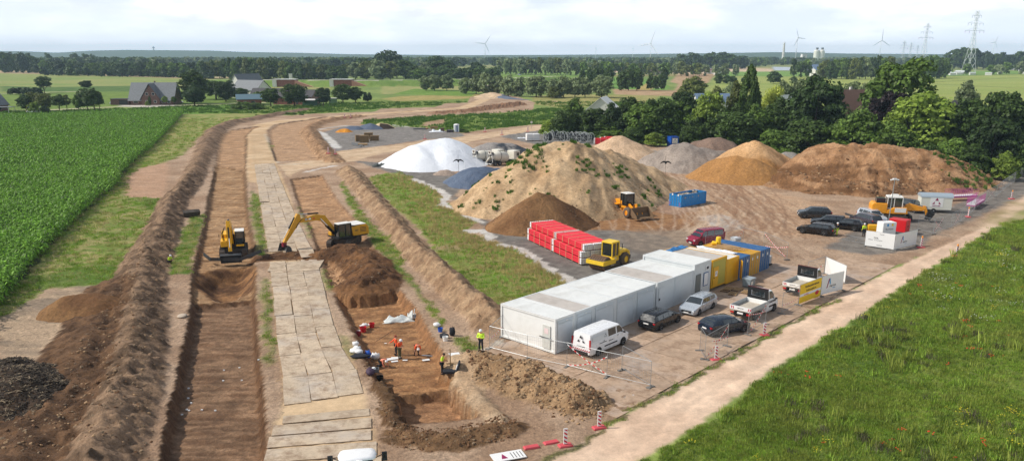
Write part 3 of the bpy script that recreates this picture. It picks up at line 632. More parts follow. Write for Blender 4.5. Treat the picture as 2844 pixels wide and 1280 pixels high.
for i,(x,tp,w_,Y_) in enumerate([(1182,212,36,560),(1206,209,34,556),(1240,208,38,556),(1292,212,36,510),(1322,206,40,505),(1350,203,40,500),(1382,206,44,500),(1412,210,44,480),(1442,215,38,476),(1490,209,60,470),(1536,216,38,466),(1566,213,42,466),(1598,213,44,466),(1626,214,40,466),(1672,209,62,464)]):
 tree(x,tp,w_*1.12,Y_,'grey','round','grey green willow in the pollard row between the dike and the river meadows','pollard willows in the middle distance','willow_tree',0 if i in(9,14) else 1,.03)
tree(1540,240,44,458,'olive','wide','brownish shrub at the foot of the willow row',None,'shrub',1,shrub=True,cat='bush')
for x,tp,w_,Y_ in[(1618,191,20,620),(1637,190,18,610),(1655,186,28,610),(1672,188,24,610),(1692,187,28,605)]:
 tree(x,tp,w_,Y_,'dark','round','small dark tree in the clump behind the willow row','dark clump behind the willow row','broadleaf_tree',1,.1)
for x,tp,w_,Y_ in[(1728,197,30,560),(1748,193,36,560),(1771,192,36,560)]:
 tree(x,tp,w_,Y_,'dark','round','dark tree of the compact copse left of the brown field','compact copse left of the brown field','broadleaf_tree',1,.02)
for x,tp,w_,Y_ in[(1812,201,30,560),(1834,203,30,560)]:
 tree(x,tp,w_,Y_,'dark','wide','dark bush of the small copse beside the brown field','small copse beside the brown field','shrub',1,shrub=True,cat='bush')
tree(1848,187,19,620,'deep','round','lone round dark tree beside the brown field',None,'broadleaf_tree',1,.2)
for x,tp,w_ in[(1998,204,26),(2020,208,26),(2038,210,20),(2068,213,18),(2153,198,40),(2205,213,22)]:
 tree(x,tp,w_,700,'dark','round','dark field bush on the green pasture beyond the tree belt','field bushes on the pasture','shrub',1,shrub=True,cat='bush')
for x,tp,w_,Y_,tn in[(955,178,36,820,'olive'),(985,172,40,810,'grey'),(1015,166,44,810,'olive'),(1050,166,50,800,'grey'),(1082,170,44,800,'olive'),(1055,149,44,860,'deep'),(1078,142,66,870,'deep'),(1100,152,50,860,'deep'),(1125,163,52,830,'dark'),(1150,180,40,800,'dark'),(1010,160,50,880,'dark'),(1180,172,40,840,'grey'),(1212,157,60,880,'dark'),(1245,165,50,870,'dark'),(1200,186,50,800,'dark'),(1235,186,50,800,'dark'),(1270,190,44,780,'dark'),(1322,170,40,860,'deep'),(1300,186,44,800,'dark'),(1335,184,44,790,'dark'),(1370,188,44,780,'dark'),(1165,190,40,790,'mid')]:
 tree(x,tp,w_*1.1,Y_,tn,'round','%s tree in the tall grove behind the dike'%{'deep':'very dark','dark':'dark green','olive':'olive','grey':'grey green','mid':'mid green'}[tn],'tall grove behind the dike','broadleaf_tree',1,.04)
rnd.seed(21)
seq(list(range(-30,120,17)),[(-30,142),(30,145),(60,150),(100,158),(120,166)],34,1180,1100,['dark','deep'],['round'],['%(c)s tree in the tall wood at the left edge'],'tall wood at the left edge',1,low=.02)
seq(list(range(118,560,15)),[(118,170),(200,172),(330,174),(400,172),(480,176),(560,172)],28,1040,880,['dark','deep','dark','mid'],['round','cone'],['%(c)s tree in the straight tree line beyond the left field'],'tree line beyond the left field',1,low=.0)
seq(list(range(560,960,15)),[(560,170),(680,162),(740,162),(800,172),(860,178),(960,184)],32,860,800,['dark','dark','mid','olive'],['round','cone'],['%(c)s tree in the tree line behind the farm'],'tree line behind the farm',1,low=.0)
seq(list(range(120,580,24)),[(120,186),(580,192)],26,1000,860,['deep','dark'],['wide'],['%(c)s undergrowth bush at the foot of the left tree line'],'undergrowth at the foot of the left tree line',2,'shrub',low=-.05)
for x,tp,w_,Y_ in[(132,148,24,1500),(205,149,30,1500),(238,150,30,1500),(75,147,26,1600),(255,152,20,1500)]:
 tree(x,tp,w_,Y_,'dark','round','big tree standing up behind the left tree line','big trees behind the left tree line','broadleaf_tree',1,0)
for a in[(116,211,40,520,'dark','round',.3,'lone dark round tree left of the brick house, out in the field'),(236,223,34,480,'deep','round',.5,'small round dark tree standing above the orchard'),(530,195,76,405,'dark','round',.12,'tall dark tree directly right of the brick house'),(535,243,62,385,'deep','round',.1,'lower dark tree in front of the tall one beside the brick house'),(595,218,84,445,'dark','wide',.08,'wide dark spreading tree right of the brick house'),(622,222,60,425,'deep','round',.05,'dark tree touching the grey roofed barn'),(660,207,50,500,'dark','round',.05,'dark green tree right behind the grey roofs'),(665,240,50,440,'dark','wide',.03,'dark shrubby tree in front of the grey roofed barn'),(748,243,54,384,'dark','round',.1,'dark tree in front of the left red brick shed'),(813,232,70,383,'dark','round',.1,'large dark tree in front of the red barn'),(895,244,44,388,'deep','round',.08,'dark tree right of the red barn by the green hut'),(950,234,56,410,'dark','round',.08,'round dark tree right of the farm'),(985,240,40,412,'dark','round',.08,'smaller dark tree at the right end of the farm trees'),(712,255,30,405,'mid','round',.05,'mid green bush behind the red brick shed'),(66,262,44,350,'dark','round',.1,'dark orchard tree behind the swing'),(88,256,44,352,'olive','round',.1,'yellowish orchard tree left of the birch'),(118,258,48,350,'olive','round',.15,'yellow green orchard tree with a pale trunk'),(92,282,30,335,'light','wide',.1,'bright low garden bush behind the slide'),(122,293,28,332,'deep','wide',.0,'dark clipped bush behind the garden chairs'),(158,259,38,345,'dark','wide',.25,'small spreading fruit tree near the lane'),(180,263,22,352,'olive','round',.3,'small olive fruit tree on the lawn'),(212,262,26,350,'mid','round',.1,'small bushy fruit tree left of the big orchard tree'),(234,246,50,352,'dark','round',.1,'dark leafy orchard tree on the lawn left of the garage'),(254,244,48,345,'dark','wide',.25,'spreading thin dark orchard tree near the lane'),(270,254,26,347,'olive','cone',.3,'thin sapling right of the spreading orchard tree'),(456,267,15,384,'light','round',.35,'round clipped bright green tree by the front door'),(481,268,14,385,'mid','round',.35,'round clipped tree at the right corner of the brick house'),(414,268,10,388,'dark','column',.0,'slim dark conifer against the brick wall'),(408,280,12,386,'light','wide',.0,'small yellow green shrub left of the slim conifer')]:
 tree(a[0],a[1],a[2]*1.08,a[3],a[4],a[5],a[7],'garden trees near the houses','garden_tree',1 if a[2]<34 else 0,a[6])
for x,w_ in((655,28),(672,40),(694,44),(712,36)):
 tree(x,281+abs(x-680)*.12,w_*1.3,362,'mid','wide','rounded green bramble bush of the thicket left of the red brick shed','bramble thicket beside the farm','shrub',1,shrub=True,cat='bush')
for x,tp,w_,Y_ in[(783,310,16,333),(800,311,18,330),(812,312,22,328),(836,314,16,325),(1285,357,24,252),(1296,360,18,250)]:
 tree(x,tp,w_,Y_,'mid','wide','small weedy bush at the %s'%('outer edge of the haul road bend' if x<1000 else 'road edge right of the toilet cabin'),'weedy bushes along the haul road','shrub',1,shrub=True,cat='bush')
for x in range(30,110,13):
 tree(x,243,22,500,'deep','wide','dark hedge bush along the far lane at the left','hedge along the far lane','shrub',2,shrub=True,cat='bush')
for x in(1014,1024):tree(x,256,16,420,'deep','wide','dark clipped hedge right of the farm','clipped hedge right of the farm','shrub',2,shrub=True,cat='bush')
rnd.seed(5)
seq(list(range(1390,1620,14)),[(1390,166),(1500,158),(1620,166)],22,1050,1000,['grey','olive','grey'],['round'],['%(c)s tree in the long hedgerow behind the centre meadow'],'hedgerow behind the centre meadow',2,low=0)
seq(list(range(1622,1960,17)),[(1622,170),(1700,168),(1760,174),(1900,172),(1960,176)],22,980,960,['grey','olive','mid'],['round'],['%(c)s tree in the loose row before the river bank'],'loose row before the river bank',2,low=.02)
seq([1895,1930,1972,2005,2030,2060],[(1895,150),(1925,145),(1965,146),(2010,145),(2060,158)],46,1500,1500,['dark','deep'],['round'],['%(c)s tree in the tall grove across the river'],'tall grove across the river',1,low=0)
seq([1960,1990,2012,2045],[(1960,176),(2045,178)],24,960,960,['grey'],['round'],['%(c)s willow on the near river bank'],'willows on the near river bank',2,low=0)
seq([2210,2228,2245],[(2210,163),(2245,164)],24,900,900,['dark','mid'],['round'],['%(c)s tree right of the silos across the river'],'trees right of the silos',2,low=0)
seq(list(range(2292,2480,17)),[(2292,168),(2340,162),(2400,158),(2480,156)],30,850,820,['mid','dark','grey','olive'],['round'],['%(c)s tree in the grove left of the giant oak'],'grove left of the giant oak',1,low=0)
seq(list(range(2560,2640,18)),[(2560,156),(2640,158)],28,850,880,['dark','mid'],['round'],['%(c)s tree in the grove right of the giant oak'],'grove right of the giant oak',1,low=0)
seq([2655,2680,2705],[(2655,134),(2680,129),(2705,136)],44,1500,1500,['deep','dark'],['round'],['%(c)s tree in the domed grove beside the nearest pylon'],'domed grove beside the nearest pylon',1,low=0)
seq(list(range(2722,2860,16)),[(2722,140),(2760,146),(2860,142)],26,1400,1400,['dark','deep'],['round'],['%(c)s tree in the wood at the far right'],'wood at the far right',2,low=0)
seq([2600,2640,2690,2760,2800,2840,2780],[(2600,176),(2690,178),(2840,170)],22,1050,1050,['grey','mid'],['round'],['%(c)s bushy tree among the caravans by the far river'],'bushy trees among the caravans',2,low=0)
rs=np.random.RandomState(4)
fm=[crown('far_crown',900+i,LM[t_],22,14,.1,'round',.2) for i,t_ in enumerate(('dark','mid','grey','deep'))]
def forest(name,label,lines_,n,h0,h1,spread=60):
 P=[];
 for(x0,Y0),(x1,Y1),wt in lines_:
  m=int(n*wt);t=rs.rand(m);Yv=Y0+(Y1-Y0)*t+rs.rand(m)*spread;pxv=x0+(x1-x0)*t
  P.append(np.stack([(pxv-CXP)/FPX*Yv*1.0,Yv,np.zeros(m)],1))
 P=np.concatenate(P);s=rs.uniform(h0,h1,len(P));scatter(name,P,rs.uniform(0,6.28,len(P)),s,fm,label)
forest('forest','grey green woods in the haze along the river behind the left tree line',[((-200,1500),(520,1300),.4),((250,1900),(1300,1700),.4),((700,1250),(1000,1300),.2)],1500,13,21,200)
forest('forest','distant woods along the horizon',[((-300,2600),(1300,2400),.25),((1250,2000),(2100,2200),.2),((1380,1500),(2100,1700),.15),((2000,2000),(3000,1900),.2),((1200,3200),(3000,3200),.2)],2600,11,20,500)
def corn_mesh(seed):
 r_=random.Random(seed);V=[];F=[]
 def q(a,b,c,d):n=len(V);V.extend([a,b,c,d]);F.append((n,n+1,n+2,n+3))
 h=r_.uniform(2.0,2.35)
 q((-.02,0,0),(.02,0,0),(.015,0,h),(-.015,0,h))
 for i in range(10):
  a=i*2.4+r_.uniform(-.4,.4);z=.35+i*(h-.5)/10;L=r_.uniform(.6,1.0);w_=.085
  c,s=math.cos(a),math.sin(a);pts=[(0,z),(L*.35,z+.3),(L*.75,z+.28),(L,z+.02)]
  ws=[w_*.8,w_,w_*.8,.01]
  for k in range(3):
   (r0,z0),(r1,z1)=pts[k],pts[k+1];w0,w1=ws[k],ws[k+1]
   q((c*r0-s*w0,s*r0+c*w0,z0),(c*r0+s*w0,s*r0-c*w0,z0),(c*r1+s*w1,s*r1-c*w1,z1),(c*r1-s*w1,s*r1+c*w1,z1))
 for a in(0,2,4):q((0,0,h-.05),(.03,0,h-.05),(math.cos(a)*.12,math.sin(a)*.12,h+.22),(math.cos(a)*.10,math.sin(a)*.10,h+.22))
 return npmesh('maize',np.array(V),np.array(F),LM_corn,False)
LM_corn=leafmat('maize_leaf',(122,166,56),.75,.3,scale=1.3)
cm_=[corn_mesh(i) for i in range(4)]
e0=np.array(G(45,802));e1=np.array(G(508,318));dr=(e1-e0);dr/=np.linalg.norm(dr);nr=np.array([-dr[1],dr[0]])
Ps=[];Ss=[]
rs=np.random.RandomState(8)
for k in range(0,120):
 off=k*.95;t=-30.0
 while t<300:
  p=e0+dr*t+nr*off;step=.5+max(0,p[1]-80)*.002
  t+=step
  if p[1]>40 and p[0]<0 and p[0]>-.78*p[1]-12:Ps.append((p[0]+rs.uniform(-.12,.12),p[1]+rs.uniform(-.12,.12)));Ss.append(rs.uniform(.72,1.2)*(1+min(.15,max(0,p[1]-100)*.001)))
Ps=np.array(Ps);Ss=np.array(Ss);keep=in_poly(CORN,Ps[:,0],Ps[:,1]);Ps,Ss=Ps[keep],Ss[keep]
Ss*=.72+.5*fbm(Ps[:,0]*.15,Ps[:,1]*.15,5,4)
scatter('maize',np.concatenate([Ps,Hat(Ps[:,0],Ps[:,1])[:,None]],1),rs.uniform(0,6.28,len(Ps)),Ss,cm_,'tall green maize crop in long rows filling the left field')
def tuft(seed,nb,h,sp,mat,w_=.02,lean=.5):
 rs_=np.random.RandomState(seed);V=[];F=[]
 for i in range(nb):
  a=rs_.uniform(0,6.28);r0=sp*math.sqrt(rs_.rand());b=rs_.uniform(0,6.28);L=h*rs_.uniform(.5,1.1);le=L*lean*rs_.uniform(.2,1)
  x,y=r0*math.cos(a),r0*math.sin(a);c,s=math.cos(b),math.sin(b);n=len(V)
  V+=[(x-s*w_,y+c*w_,-.03),(x+s*w_,y-c*w_,-.03),(x+c*le*.5+s*w_*.7,y+s*le*.5-c*w_*.7,L*.65),(x+c*le,y+s*le,L)]
  F.append((n,n+1,n+2,n+3))
 return npmesh('tuft',np.array(V),np.array(F),mat,False)
LG=leafmat('meadow_blade',(134,162,60),.4,.25,dry=(140,138,70),scale=.25);LG2=leafmat('meadow_blade_pale',(148,160,70),.35,.25,scale=.3)
LS=leafmat('verge_blade',(138,170,60),.35,.25,dry=(178,170,108),scale=.35);LST=leafmat('straw_blade',(196,178,124),.25,.2)
LW=leafmat('weed_leaf',(88,122,44),.35,.25,scale=.4)
def polar(n,r0,r1,a0,a1,seed):
 q=np.random.RandomState(seed);r=r0*np.exp(q.rand(n)*math.log(r1/r0));a=q.uniform(R(a0),R(a1),n)
 return r*np.sin(a),r*np.cos(a),r,q
def grass(name,label,cls,n,r0,r1,a0,a1,protos,s0,seed,dens=None,inside=None,fs=.55):
 x,y,r,q=polar(n,r0,r1,a0,a1,seed);k=np.isin(Cat(x,y),cls)
 if inside is not None:k&=in_poly(inside,x,y)
 if dens is not None:k&=q.rand(n)<dens(x,y)
 x,y,r=x[k],y[k],r[k];sc_=s0*q.uniform(.6,1.3,len(x))*(r/55.0)**fs
 return scatter(name,np.stack([x,y,Hat(x,y)],1),q.uniform(0,6.28,len(x)),sc_,protos,label)
gd=lambda x,y:.35+.65*sstep(.3,.6,fbm(x*.3,y*.3,61,3))
grass('grass','rough green meadow grass on the right of the dirt road',[7],150000,42,260,2,44,[tuft(1,26,.14,.26,LG,.018),tuft(2,22,.18,.28,LG,.018),tuft(3,16,.24,.22,LG2,.014),tuft(4,26,.11,.3,LG,.02)],1.0,1,gd)
grass('grass','short stubbly grass on the verges and strips of the site',[8],120000,45,330,-44,30,[tuft(5,22,.13,.26,LS,.018),tuft(6,18,.18,.22,LS,.015),tuft(7,14,.16,.2,LST,.012)],1.0,2,lambda x,y:.25+.75*sstep(.35,.6,fbm(x*.5,y*.5,63,4)))
grass('weeds','dense knee high weeds on the uncut plots round the bend of the haul road',[9],46000,190,420,-40,16,[tuft(8,20,.5,.4,LW,.04),tuft(9,20,.4,.5,LW,.05)],1.0,3,lambda x,y:.2+.8*sstep(.4,.6,fbm(x*.15,y*.15,64,3)),fs=.25)
GRP=GP(GR)
sd_=lambda x,y:sstep(9,1,seg_dist(GP([(1144,497),(1243,540),(1262,580),(1330,617),(1290,643),(1364,662),(1395,682),(1444,692),(1524,745),(1583,778)]),x,y)[0])
grass('straw','pale dry grass stalks along the fleece edge',[8],26000,60,175,-16,8,[tuft(10,16,.5,.2,LST,.014,.3),tuft(11,16,.42,.22,LST,.014,.3)],.8,4,sd_,GRP,fs=.3)
M_pop=paint('poppy_petal',(226,62,28),.6);M_yel=paint('yellow_flower',(214,200,40),.6);M_wh=paint('white_flower',(226,228,214),.6)
def flower(seed,mat,n,sp,h,r):
 rs_=np.random.RandomState(seed);b=MB()
 for i in range(n):
  a=rs_.uniform(0,6.28);d=sp*math.sqrt(rs_.rand());c=(d*math.cos(a),d*math.sin(a),h*rs_.uniform(.7,1.1))
  b.ball(c,r,5,3,(1,1,.45))
 return b.mesh('flower',mat)
def spots(name,label,n,seed,protos,s0,poly,r0=44,r1=120,pw=None):
 x,y,r,q=polar(n*6,r0,r1,4,42,seed);k=in_poly(poly,x,y)&(Cat(x,y)==7)
 if pw is not None:k&=q.rand(len(x))<pw(x,y)
 x,y,r=x[k][:n],y[k][:n],r[k][:n]
 scatter(name,np.stack([x,y,Hat(x,y)],1),q.uniform(0,6,len(x)),s0*q.uniform(.6,1.4,len(x))*(r/60)**.4,protos,label)
MW=mp
pw=lambda x,y:sstep(.5,.7,fbm(x*.18,y*.18,66,3))
spots('poppies','red poppies dotted through the meadow',110,11,[flower(1,M_pop,3,.25,.35,.045),flower(2,M_pop,5,.35,.32,.05)],1,MW,pw=pw)
spots('yellow_flowers','yellow wildflowers in the meadow',120,12,[flower(3,M_yel,8,.4,.5,.04)],1,MW,pw=lambda x,y:sstep(.5,.65,fbm(x*.15,y*.15,67,3)))
spots('white_flowers','white umbels in the far part of the meadow',70,13,[flower(4,M_wh,7,.5,.45,.035)],1,GP([(2560,900),(2600,770),(2760,680),(2900,640),(2900,900)]),60,110)
LGr=leafmat('dry_weed',(104,100,74),.3,.15)
spots('dead_weeds','grey brown dead weed clumps in the meadow',260,14,[tuft(20,40,.35,.35,LGr,.012,.6),tuft(21,30,.6,.3,LG2,.02,.5)],1.3,MW,pw=lambda x,y:sstep(.45,.65,fbm(x*.2,y*.2,68,3)))
spots('tall_weeds','taller mid green weed clumps in the meadow',380,15,[tuft(22,30,.4,.4,LG,.03,.6),tuft(23,34,.35,.45,LG2,.026,.6)],1.1,MW)
def clod(seed,mat,nm='clod'):
 rs_=np.random.RandomState(seed);b=MB();b.ball((0,0,0),.5,6,4,(1,.8,.6));b.v=[tuple(np.array(p)*rs_.uniform(.65,1.2)) for p in b.v];return b.mesh(nm,mat)
M_cl=paint('clod_pale',(172,140,104),.95,0,.25,bump=.5);M_cd=paint('clod_dark',(116,84,56),.95,0,.3,bump=.5);M_cg=paint('clod_grey',(140,118,92),.95,0,.25,bump=.5)
def clods(name,label,poly,n,s0,s1,protos,seed,dens=None):
 q=np.random.RandomState(seed);xa,xb=min(p[0] for p in poly),max(p[0] for p in poly);ya,yb=min(p[1] for p in poly),max(p[1] for p in poly)
 x,y=q.uniform(xa,xb,n*3),q.uniform(ya,yb,n*3);k=in_poly(poly,x,y)
 if dens is not None:k&=q.rand(len(x))<dens(x,y)
 x,y=x[k][:n],y[k][:n]
 scatter(name,np.stack([x,y,Hat(x,y)],1),q.uniform(0,6.28,len(x)),q.uniform(0,1,len(x))**2.5*(s1-s0)+s0,protos,label,tilt=.8)
CK=[clod(i,M_cl) for i in range(3)]+[clod(5,M_cd),clod(6,M_cg)];CKD=[clod(i+20,M_cd) for i in range(4)]+[clod(9,M_cg)]
def near_line(P,w):return lambda x,y:sstep(w,w*.4,seg_dist(P,x,y)[0])
clods('clods','dried clay lumps covering the spoil heap in front of the cabins',GP([(1290,990),(1420,985),(1600,1045),(1700,1110),(1660,1175),(1500,1190),(1330,1100)]),2600,.06,.42,CK,31,near_line(GP([(1330,1020),(1420,1050),(1520,1085),(1620,1125)]),3.2))
clods('clods','dark lumps of fresh earth dumped at the lower end of the dig',GP([(1080,1180),(1200,1190),(1440,1150),(1440,1215),(1210,1260),(1080,1240)]),900,.06,.34,CKD,32)
clods('clods','rough lumps along the left earth bank',[(a,b) for a,b in GP([(420,640),(500,660),(440,860),(420,1280),(-60,1300),(150,1100),(330,800)])],3600,.06,.36,[clod(41,M_cg),clod(42,M_cg),clod(43,M_cd),clod(44,M_cl)],33)
clods('clods','small lumps of earth scattered on the right earth bank',GP([(940,480),(1060,480),(1230,700),(1400,870),(1340,920),(1180,800),(1000,600)]),1500,.06,.3,CK,34)
clods('clods','dark fresh lumps heaped beside the second digger',GP([(740,705),(900,690),(1060,700),(1090,800),(930,815),(900,730),(750,730)]),1300,.05,.32,CKD,35)
clods('stones','small stones and crumbs of earth scattered over the yard',GP([(1500,470),(2000,440),(2300,560),(2560,600),(2300,760),(1900,640),(1500,700),(1400,640)]),5000,.05,.22,CK,38)
clods('stones','small stones along the edges of the dirt road',GP(ROAD_L+ROAD_R),2600,.03,.1,CK,39,lambda x,y:sstep(1.2,.3,np.minimum(seg_dist(GP(ROAD_L),x,y)[0],seg_dist(GP(ROAD_R),x,y)[0])))
clods('clods','crumbled earth on the left edge of the archaeological trench',GP([(1010,960),(1040,1040),(1075,1130),(1120,1190),(1080,1190),(1040,1100),(1000,1000)]),600,.05,.28,CKD,36)
M_heap=soilmat('heap_earth',bump=.8,fine=3);M_sandh=soilmat('heap_sand',bump=.35,fine=2.5)
def heap(name,label,ridges,slope,c1,c2,seed,rnd_=1.0,amp=.35,rill=.0,mat=None,step=.3,cap=None,dark=None,group=None,jit=.6,cat='heap',flat=None):
 """ridges: list of polylines of (x,y,z) crest points; flanks fall away at the given slope"""
 allp=[p for r in ridges for p in r];m=max(p[2] for p in allp)/slope+3
 x0,x1=min(p[0] for p in allp)-m,max(p[0] for p in allp)+m;y0,y1=min(p[1] for p in allp)-m,max(p[1] for p in allp)+m
 cx,cy=(x0+x1)/2,(y0+y1)/2
 gx=np.arange(x0,x1,step);gy=np.arange(y0,y1,step);A,B=np.meshgrid(gx,gy)
 wx=A+(fbm(A*.18,B*.18,seed,3)-.5)*jit*4;wy=B+(fbm(A*.18+9,B*.18,seed+1,3)-.5)*jit*4
 h=np.full(A.shape,-9. )
 for r in ridges:
  r=r if len(r)>1 else[r[0],(r[0][0]+.01,r[0][1],r[0][2])]
  for(ax,ay,az),(bx_,by_,bz) in zip(r,r[1:]):
   dx,dy=bx_-ax,by_-ay;L2=dx*dx+dy*dy
   t=np.clip(((wx-ax)*dx+(wy-ay)*dy)/L2,0,1);d=np.hypot(wx-ax-t*dx,wy-ay-t*dy)
   z=az+(bz-az)*t;q=z-(np.sqrt(d*d+rnd_**2)-rnd_)*slope
   k=.35;h=np.maximum(h,q)+k*np.exp(-np.abs(h-q)/k)*.35
 if cap:h=np.minimum(h,cap+(h-cap)*.12)
 ext=sstep(-.2,1.2,h);nn=fbm(A*.5,B*.5,seed+5,5)
 h=h+(nn-.5)*amp*2*ext
 if rill:
  an=np.arctan2(B-cy,A-cx);h=h-np.abs(fbm(an*9+nn,h*.12,seed+7,3)-.5)*rill*ext
 h=h+(fbm(A*2.2,B*2.2,seed+9,3)-.5)*min(amp,.3)*.5*ext
 base=Hat(A.ravel(),B.ravel()).reshape(A.shape)
 t=sstep(.3,.7,fbm(A*.4,B*.4,seed+11,5)*.7+fbm(A*1.6,B*.5,seed+13,3)*.3)[... ,None]
 col=np.array(lin(c1))*(1-t)+np.array(lin(c2))*t
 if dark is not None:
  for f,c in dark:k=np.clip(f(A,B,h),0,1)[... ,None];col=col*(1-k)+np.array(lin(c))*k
 ok=h>base-.25;idx=np.arange(A.size).reshape(A.shape)
 fk=(ok[:-1,:-1]|ok[1:,1:]|ok[1:,:-1]|ok[:-1,1:]).ravel()
 F=np.stack([idx[:-1,:-1].ravel(),idx[:-1,1:].ravel(),idx[1:,1:].ravel(),idx[1:,:-1].ravel()],1)[fk]
 u,inv=np.unique(F,return_inverse=True);V=np.stack([A.ravel()-cx,B.ravel()-cy,np.maximum(h,base-.5).ravel()],1)
 me=npmesh(name,V[u],inv.reshape(-1,4),mat or M_heap,True,{'col':col.reshape(-1,3)[u]})
 o=link(name,me);o.location=(cx,cy,0);tag(o,label,cat,group)
 def hf(x,y):
  i=np.clip(((np.asarray(y)-y0)/step).astype(int),0,A.shape[0]-1);j=np.clip(((np.asarray(x)-x0)/step).astype(int),0,A.shape[1]-1);return h[i,j]
 return o,hf
def P3(px,py,Y):v=AT(px,py,Y);return(v.x,v.y,max(.1,v.z))
def low(px,py,z):a=G(px,py,z);return(a[0],a[1],z)
veg,vegH=heap('sand_heap','huge pale sand heap dotted with green weeds in the middle of the yard',[[P3(1478,424,126),P3(1510,408,127),P3(1560,393,128),P3(1625,404,134),P3(1672,416,139),P3(1738,427,144),P3(1800,460,144)],[P3(1560,398,127),(7,124,8.0)],[P3(1672,420,136),(19,136,5)]],.70,(206,176,138),(180,150,114),201,1.5,.45,1.0,M_sandh,jit=.9,dark=[(lambda a,b,h:sstep(.55,.75,fbm(a*.3,b*.3,5,4))*.5,(158,124,88))])
coneH=heap('earth_heap','brown cone of dug earth leaning on the front of the weedy sand heap',[[P3(1490,536,109),(5.2,109.5,4.2),(9,110.5,2.2)],[(3.3,109,4.8),(1.2,107.5,3.0)]],.72,(150,112,74),(124,88,56),211,.3,.16,.25,M_heap,step=.2,jit=.35,dark=[(lambda a,b,h:sstep(5.0,8.0,a)*.6,(104,70,42))])[1]  # right flank darkened in the colour, its shaded facet painted in
heap('sand_heap','smooth pale sand heap right behind the big weedy one, near the red pipes',[[P3(1716,378,186),P3(1724,377,186)],[P3(1760,398,184)]],.62,(214,184,152),(196,166,134),221,1.6,.2,.2,M_sandh,jit=.5)
heap('gravel_heap','grey gravel heap in the middle, lowest and widest of the grey ones',[[P3(1840,418,174),P3(1880,402,172),P3(1905,398,171),P3(1955,412,172),P3(2010,420,174)]],.62,(172,158,146),(150,138,128),231,1.4,.3,.2,M_heap,jit=.6)
heap('gravel_heap','brownish grey gravel heap standing behind the grey one',[[P3(1930,392,192),P3(1970,383,190),P3(1995,381,190),P3(2025,393,190)]],.66,(148,124,108),(128,106,92),241,1.2,.3,.3,M_heap)
heap('sand_heap','tall pointed sand heap with an orange brown front left of the flat heap',[[P3(2075,396,163),P3(2095,392,162),P3(2120,405,163),P3(2165,426,165)],[P3(2000,440,156),P3(2045,433,154),P3(2095,443,152),P3(2120,460,151)]],.68,(210,168,122),(192,150,104),251,1.0,.25,.3,M_sandh,step=.25,jit=.4,dark=[(lambda a,b,h:sstep(158.5,156.5,b+.15*(a-44))*.9,(164,118,66))])
heap('gravel_heap','small light grey gravel heap between the pointed heap and the flat heap',[[P3(2186,421,178),P3(2196,420,178)]],.64,(166,160,152),(146,140,134),261,.9,.2,0,M_heap)
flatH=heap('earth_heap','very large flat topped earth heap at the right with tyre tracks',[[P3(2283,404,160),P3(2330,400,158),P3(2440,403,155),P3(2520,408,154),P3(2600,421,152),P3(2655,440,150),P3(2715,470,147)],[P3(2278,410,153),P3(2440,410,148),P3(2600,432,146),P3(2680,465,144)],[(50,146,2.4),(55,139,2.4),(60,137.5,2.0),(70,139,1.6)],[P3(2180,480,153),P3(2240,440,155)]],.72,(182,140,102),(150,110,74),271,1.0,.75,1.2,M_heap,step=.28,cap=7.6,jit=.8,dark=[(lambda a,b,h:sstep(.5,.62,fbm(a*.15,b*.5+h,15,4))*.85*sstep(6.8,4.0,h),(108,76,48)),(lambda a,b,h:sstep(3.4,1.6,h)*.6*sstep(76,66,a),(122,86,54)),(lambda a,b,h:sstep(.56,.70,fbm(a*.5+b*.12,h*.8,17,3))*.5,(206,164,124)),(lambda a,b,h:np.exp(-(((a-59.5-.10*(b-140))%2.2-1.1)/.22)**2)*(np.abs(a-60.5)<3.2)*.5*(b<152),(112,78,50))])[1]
def heapclods(label,hf,x0,x1,y0,y1,n,s0,s1,kit,seed):
 q=np.random.RandomState(seed);x,y=q.uniform(x0,x1,n),q.uniform(y0,y1,n);h=hf(x,y);k=(h>-.1)&(q.rand(n)<sstep(5.5,.5,h)+.12);x,y,h=x[k],y[k],h[k]
 scatter('clods',np.stack([x,y,np.maximum(h,Hat(x,y))],1),q.uniform(0,6,len(x)),q.uniform(0,1,len(x))**3*(s1-s0)+s0,kit,label,tilt=.8)
heapclods('rolled down lumps at the foot of the large flat topped heap',flatH,44,92,128,150,5200,.12,.75,CKD+[clod(71,M_cl),clod(72,M_cl)],51)
heapclods('lumps on the brown cone of dug earth',coneH,-4,16,101,114,1500,.08,.36,CKD,52)
heapclods('stones and lumps at the foot of the pale sand heap',vegH,-10,30,110,140,2200,.1,.4,[clod(73,M_cl),clod(74,M_cg)],53)
heap('sand_heap','small bright orange sand heap on the far gravel lot',[[P3(948,359,252),P3(962,358,252)]],.6,(222,150,52),(204,134,48),281,.5,.15,0,M_sandh,step=.25,jit=.2)
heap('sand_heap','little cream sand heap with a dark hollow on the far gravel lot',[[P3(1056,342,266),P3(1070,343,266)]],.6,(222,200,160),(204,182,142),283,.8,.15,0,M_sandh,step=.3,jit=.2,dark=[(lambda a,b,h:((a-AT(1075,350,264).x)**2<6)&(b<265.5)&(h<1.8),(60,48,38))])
heap('gravel_heap','small pinkish gravel heap between the white and the blue sheeting',[[P3(1228,472,160),P3(1242,471,160)]],.6,(186,166,150),(166,148,134),285,.7,.15,0,M_heap,step=.25,jit=.3)
heap('earth_heap','small brown earth heap on the pale ground at the left',[[on(232,850)+Vector((-1.2,0,1.0)),on(260,846)+Vector((0.8,0,1.05))]],.55,(150,112,72),(120,84,52),287,.8,.35,0,M_heap,step=.2,jit=.5)
ch=heap('wood_chip_heap','dark heap of shredded brush in the lower left corner',[[(-33.6,50.6,1.7),(-36.5,52.4,2.1),(-41,53,1.9)],[(-33.5,50.5,1.7),(-31.2,48.4,.8)]],.55,(84,66,50),(58,46,36),289,1.0,.45,0,M_heap,step=.16,jit=.8)
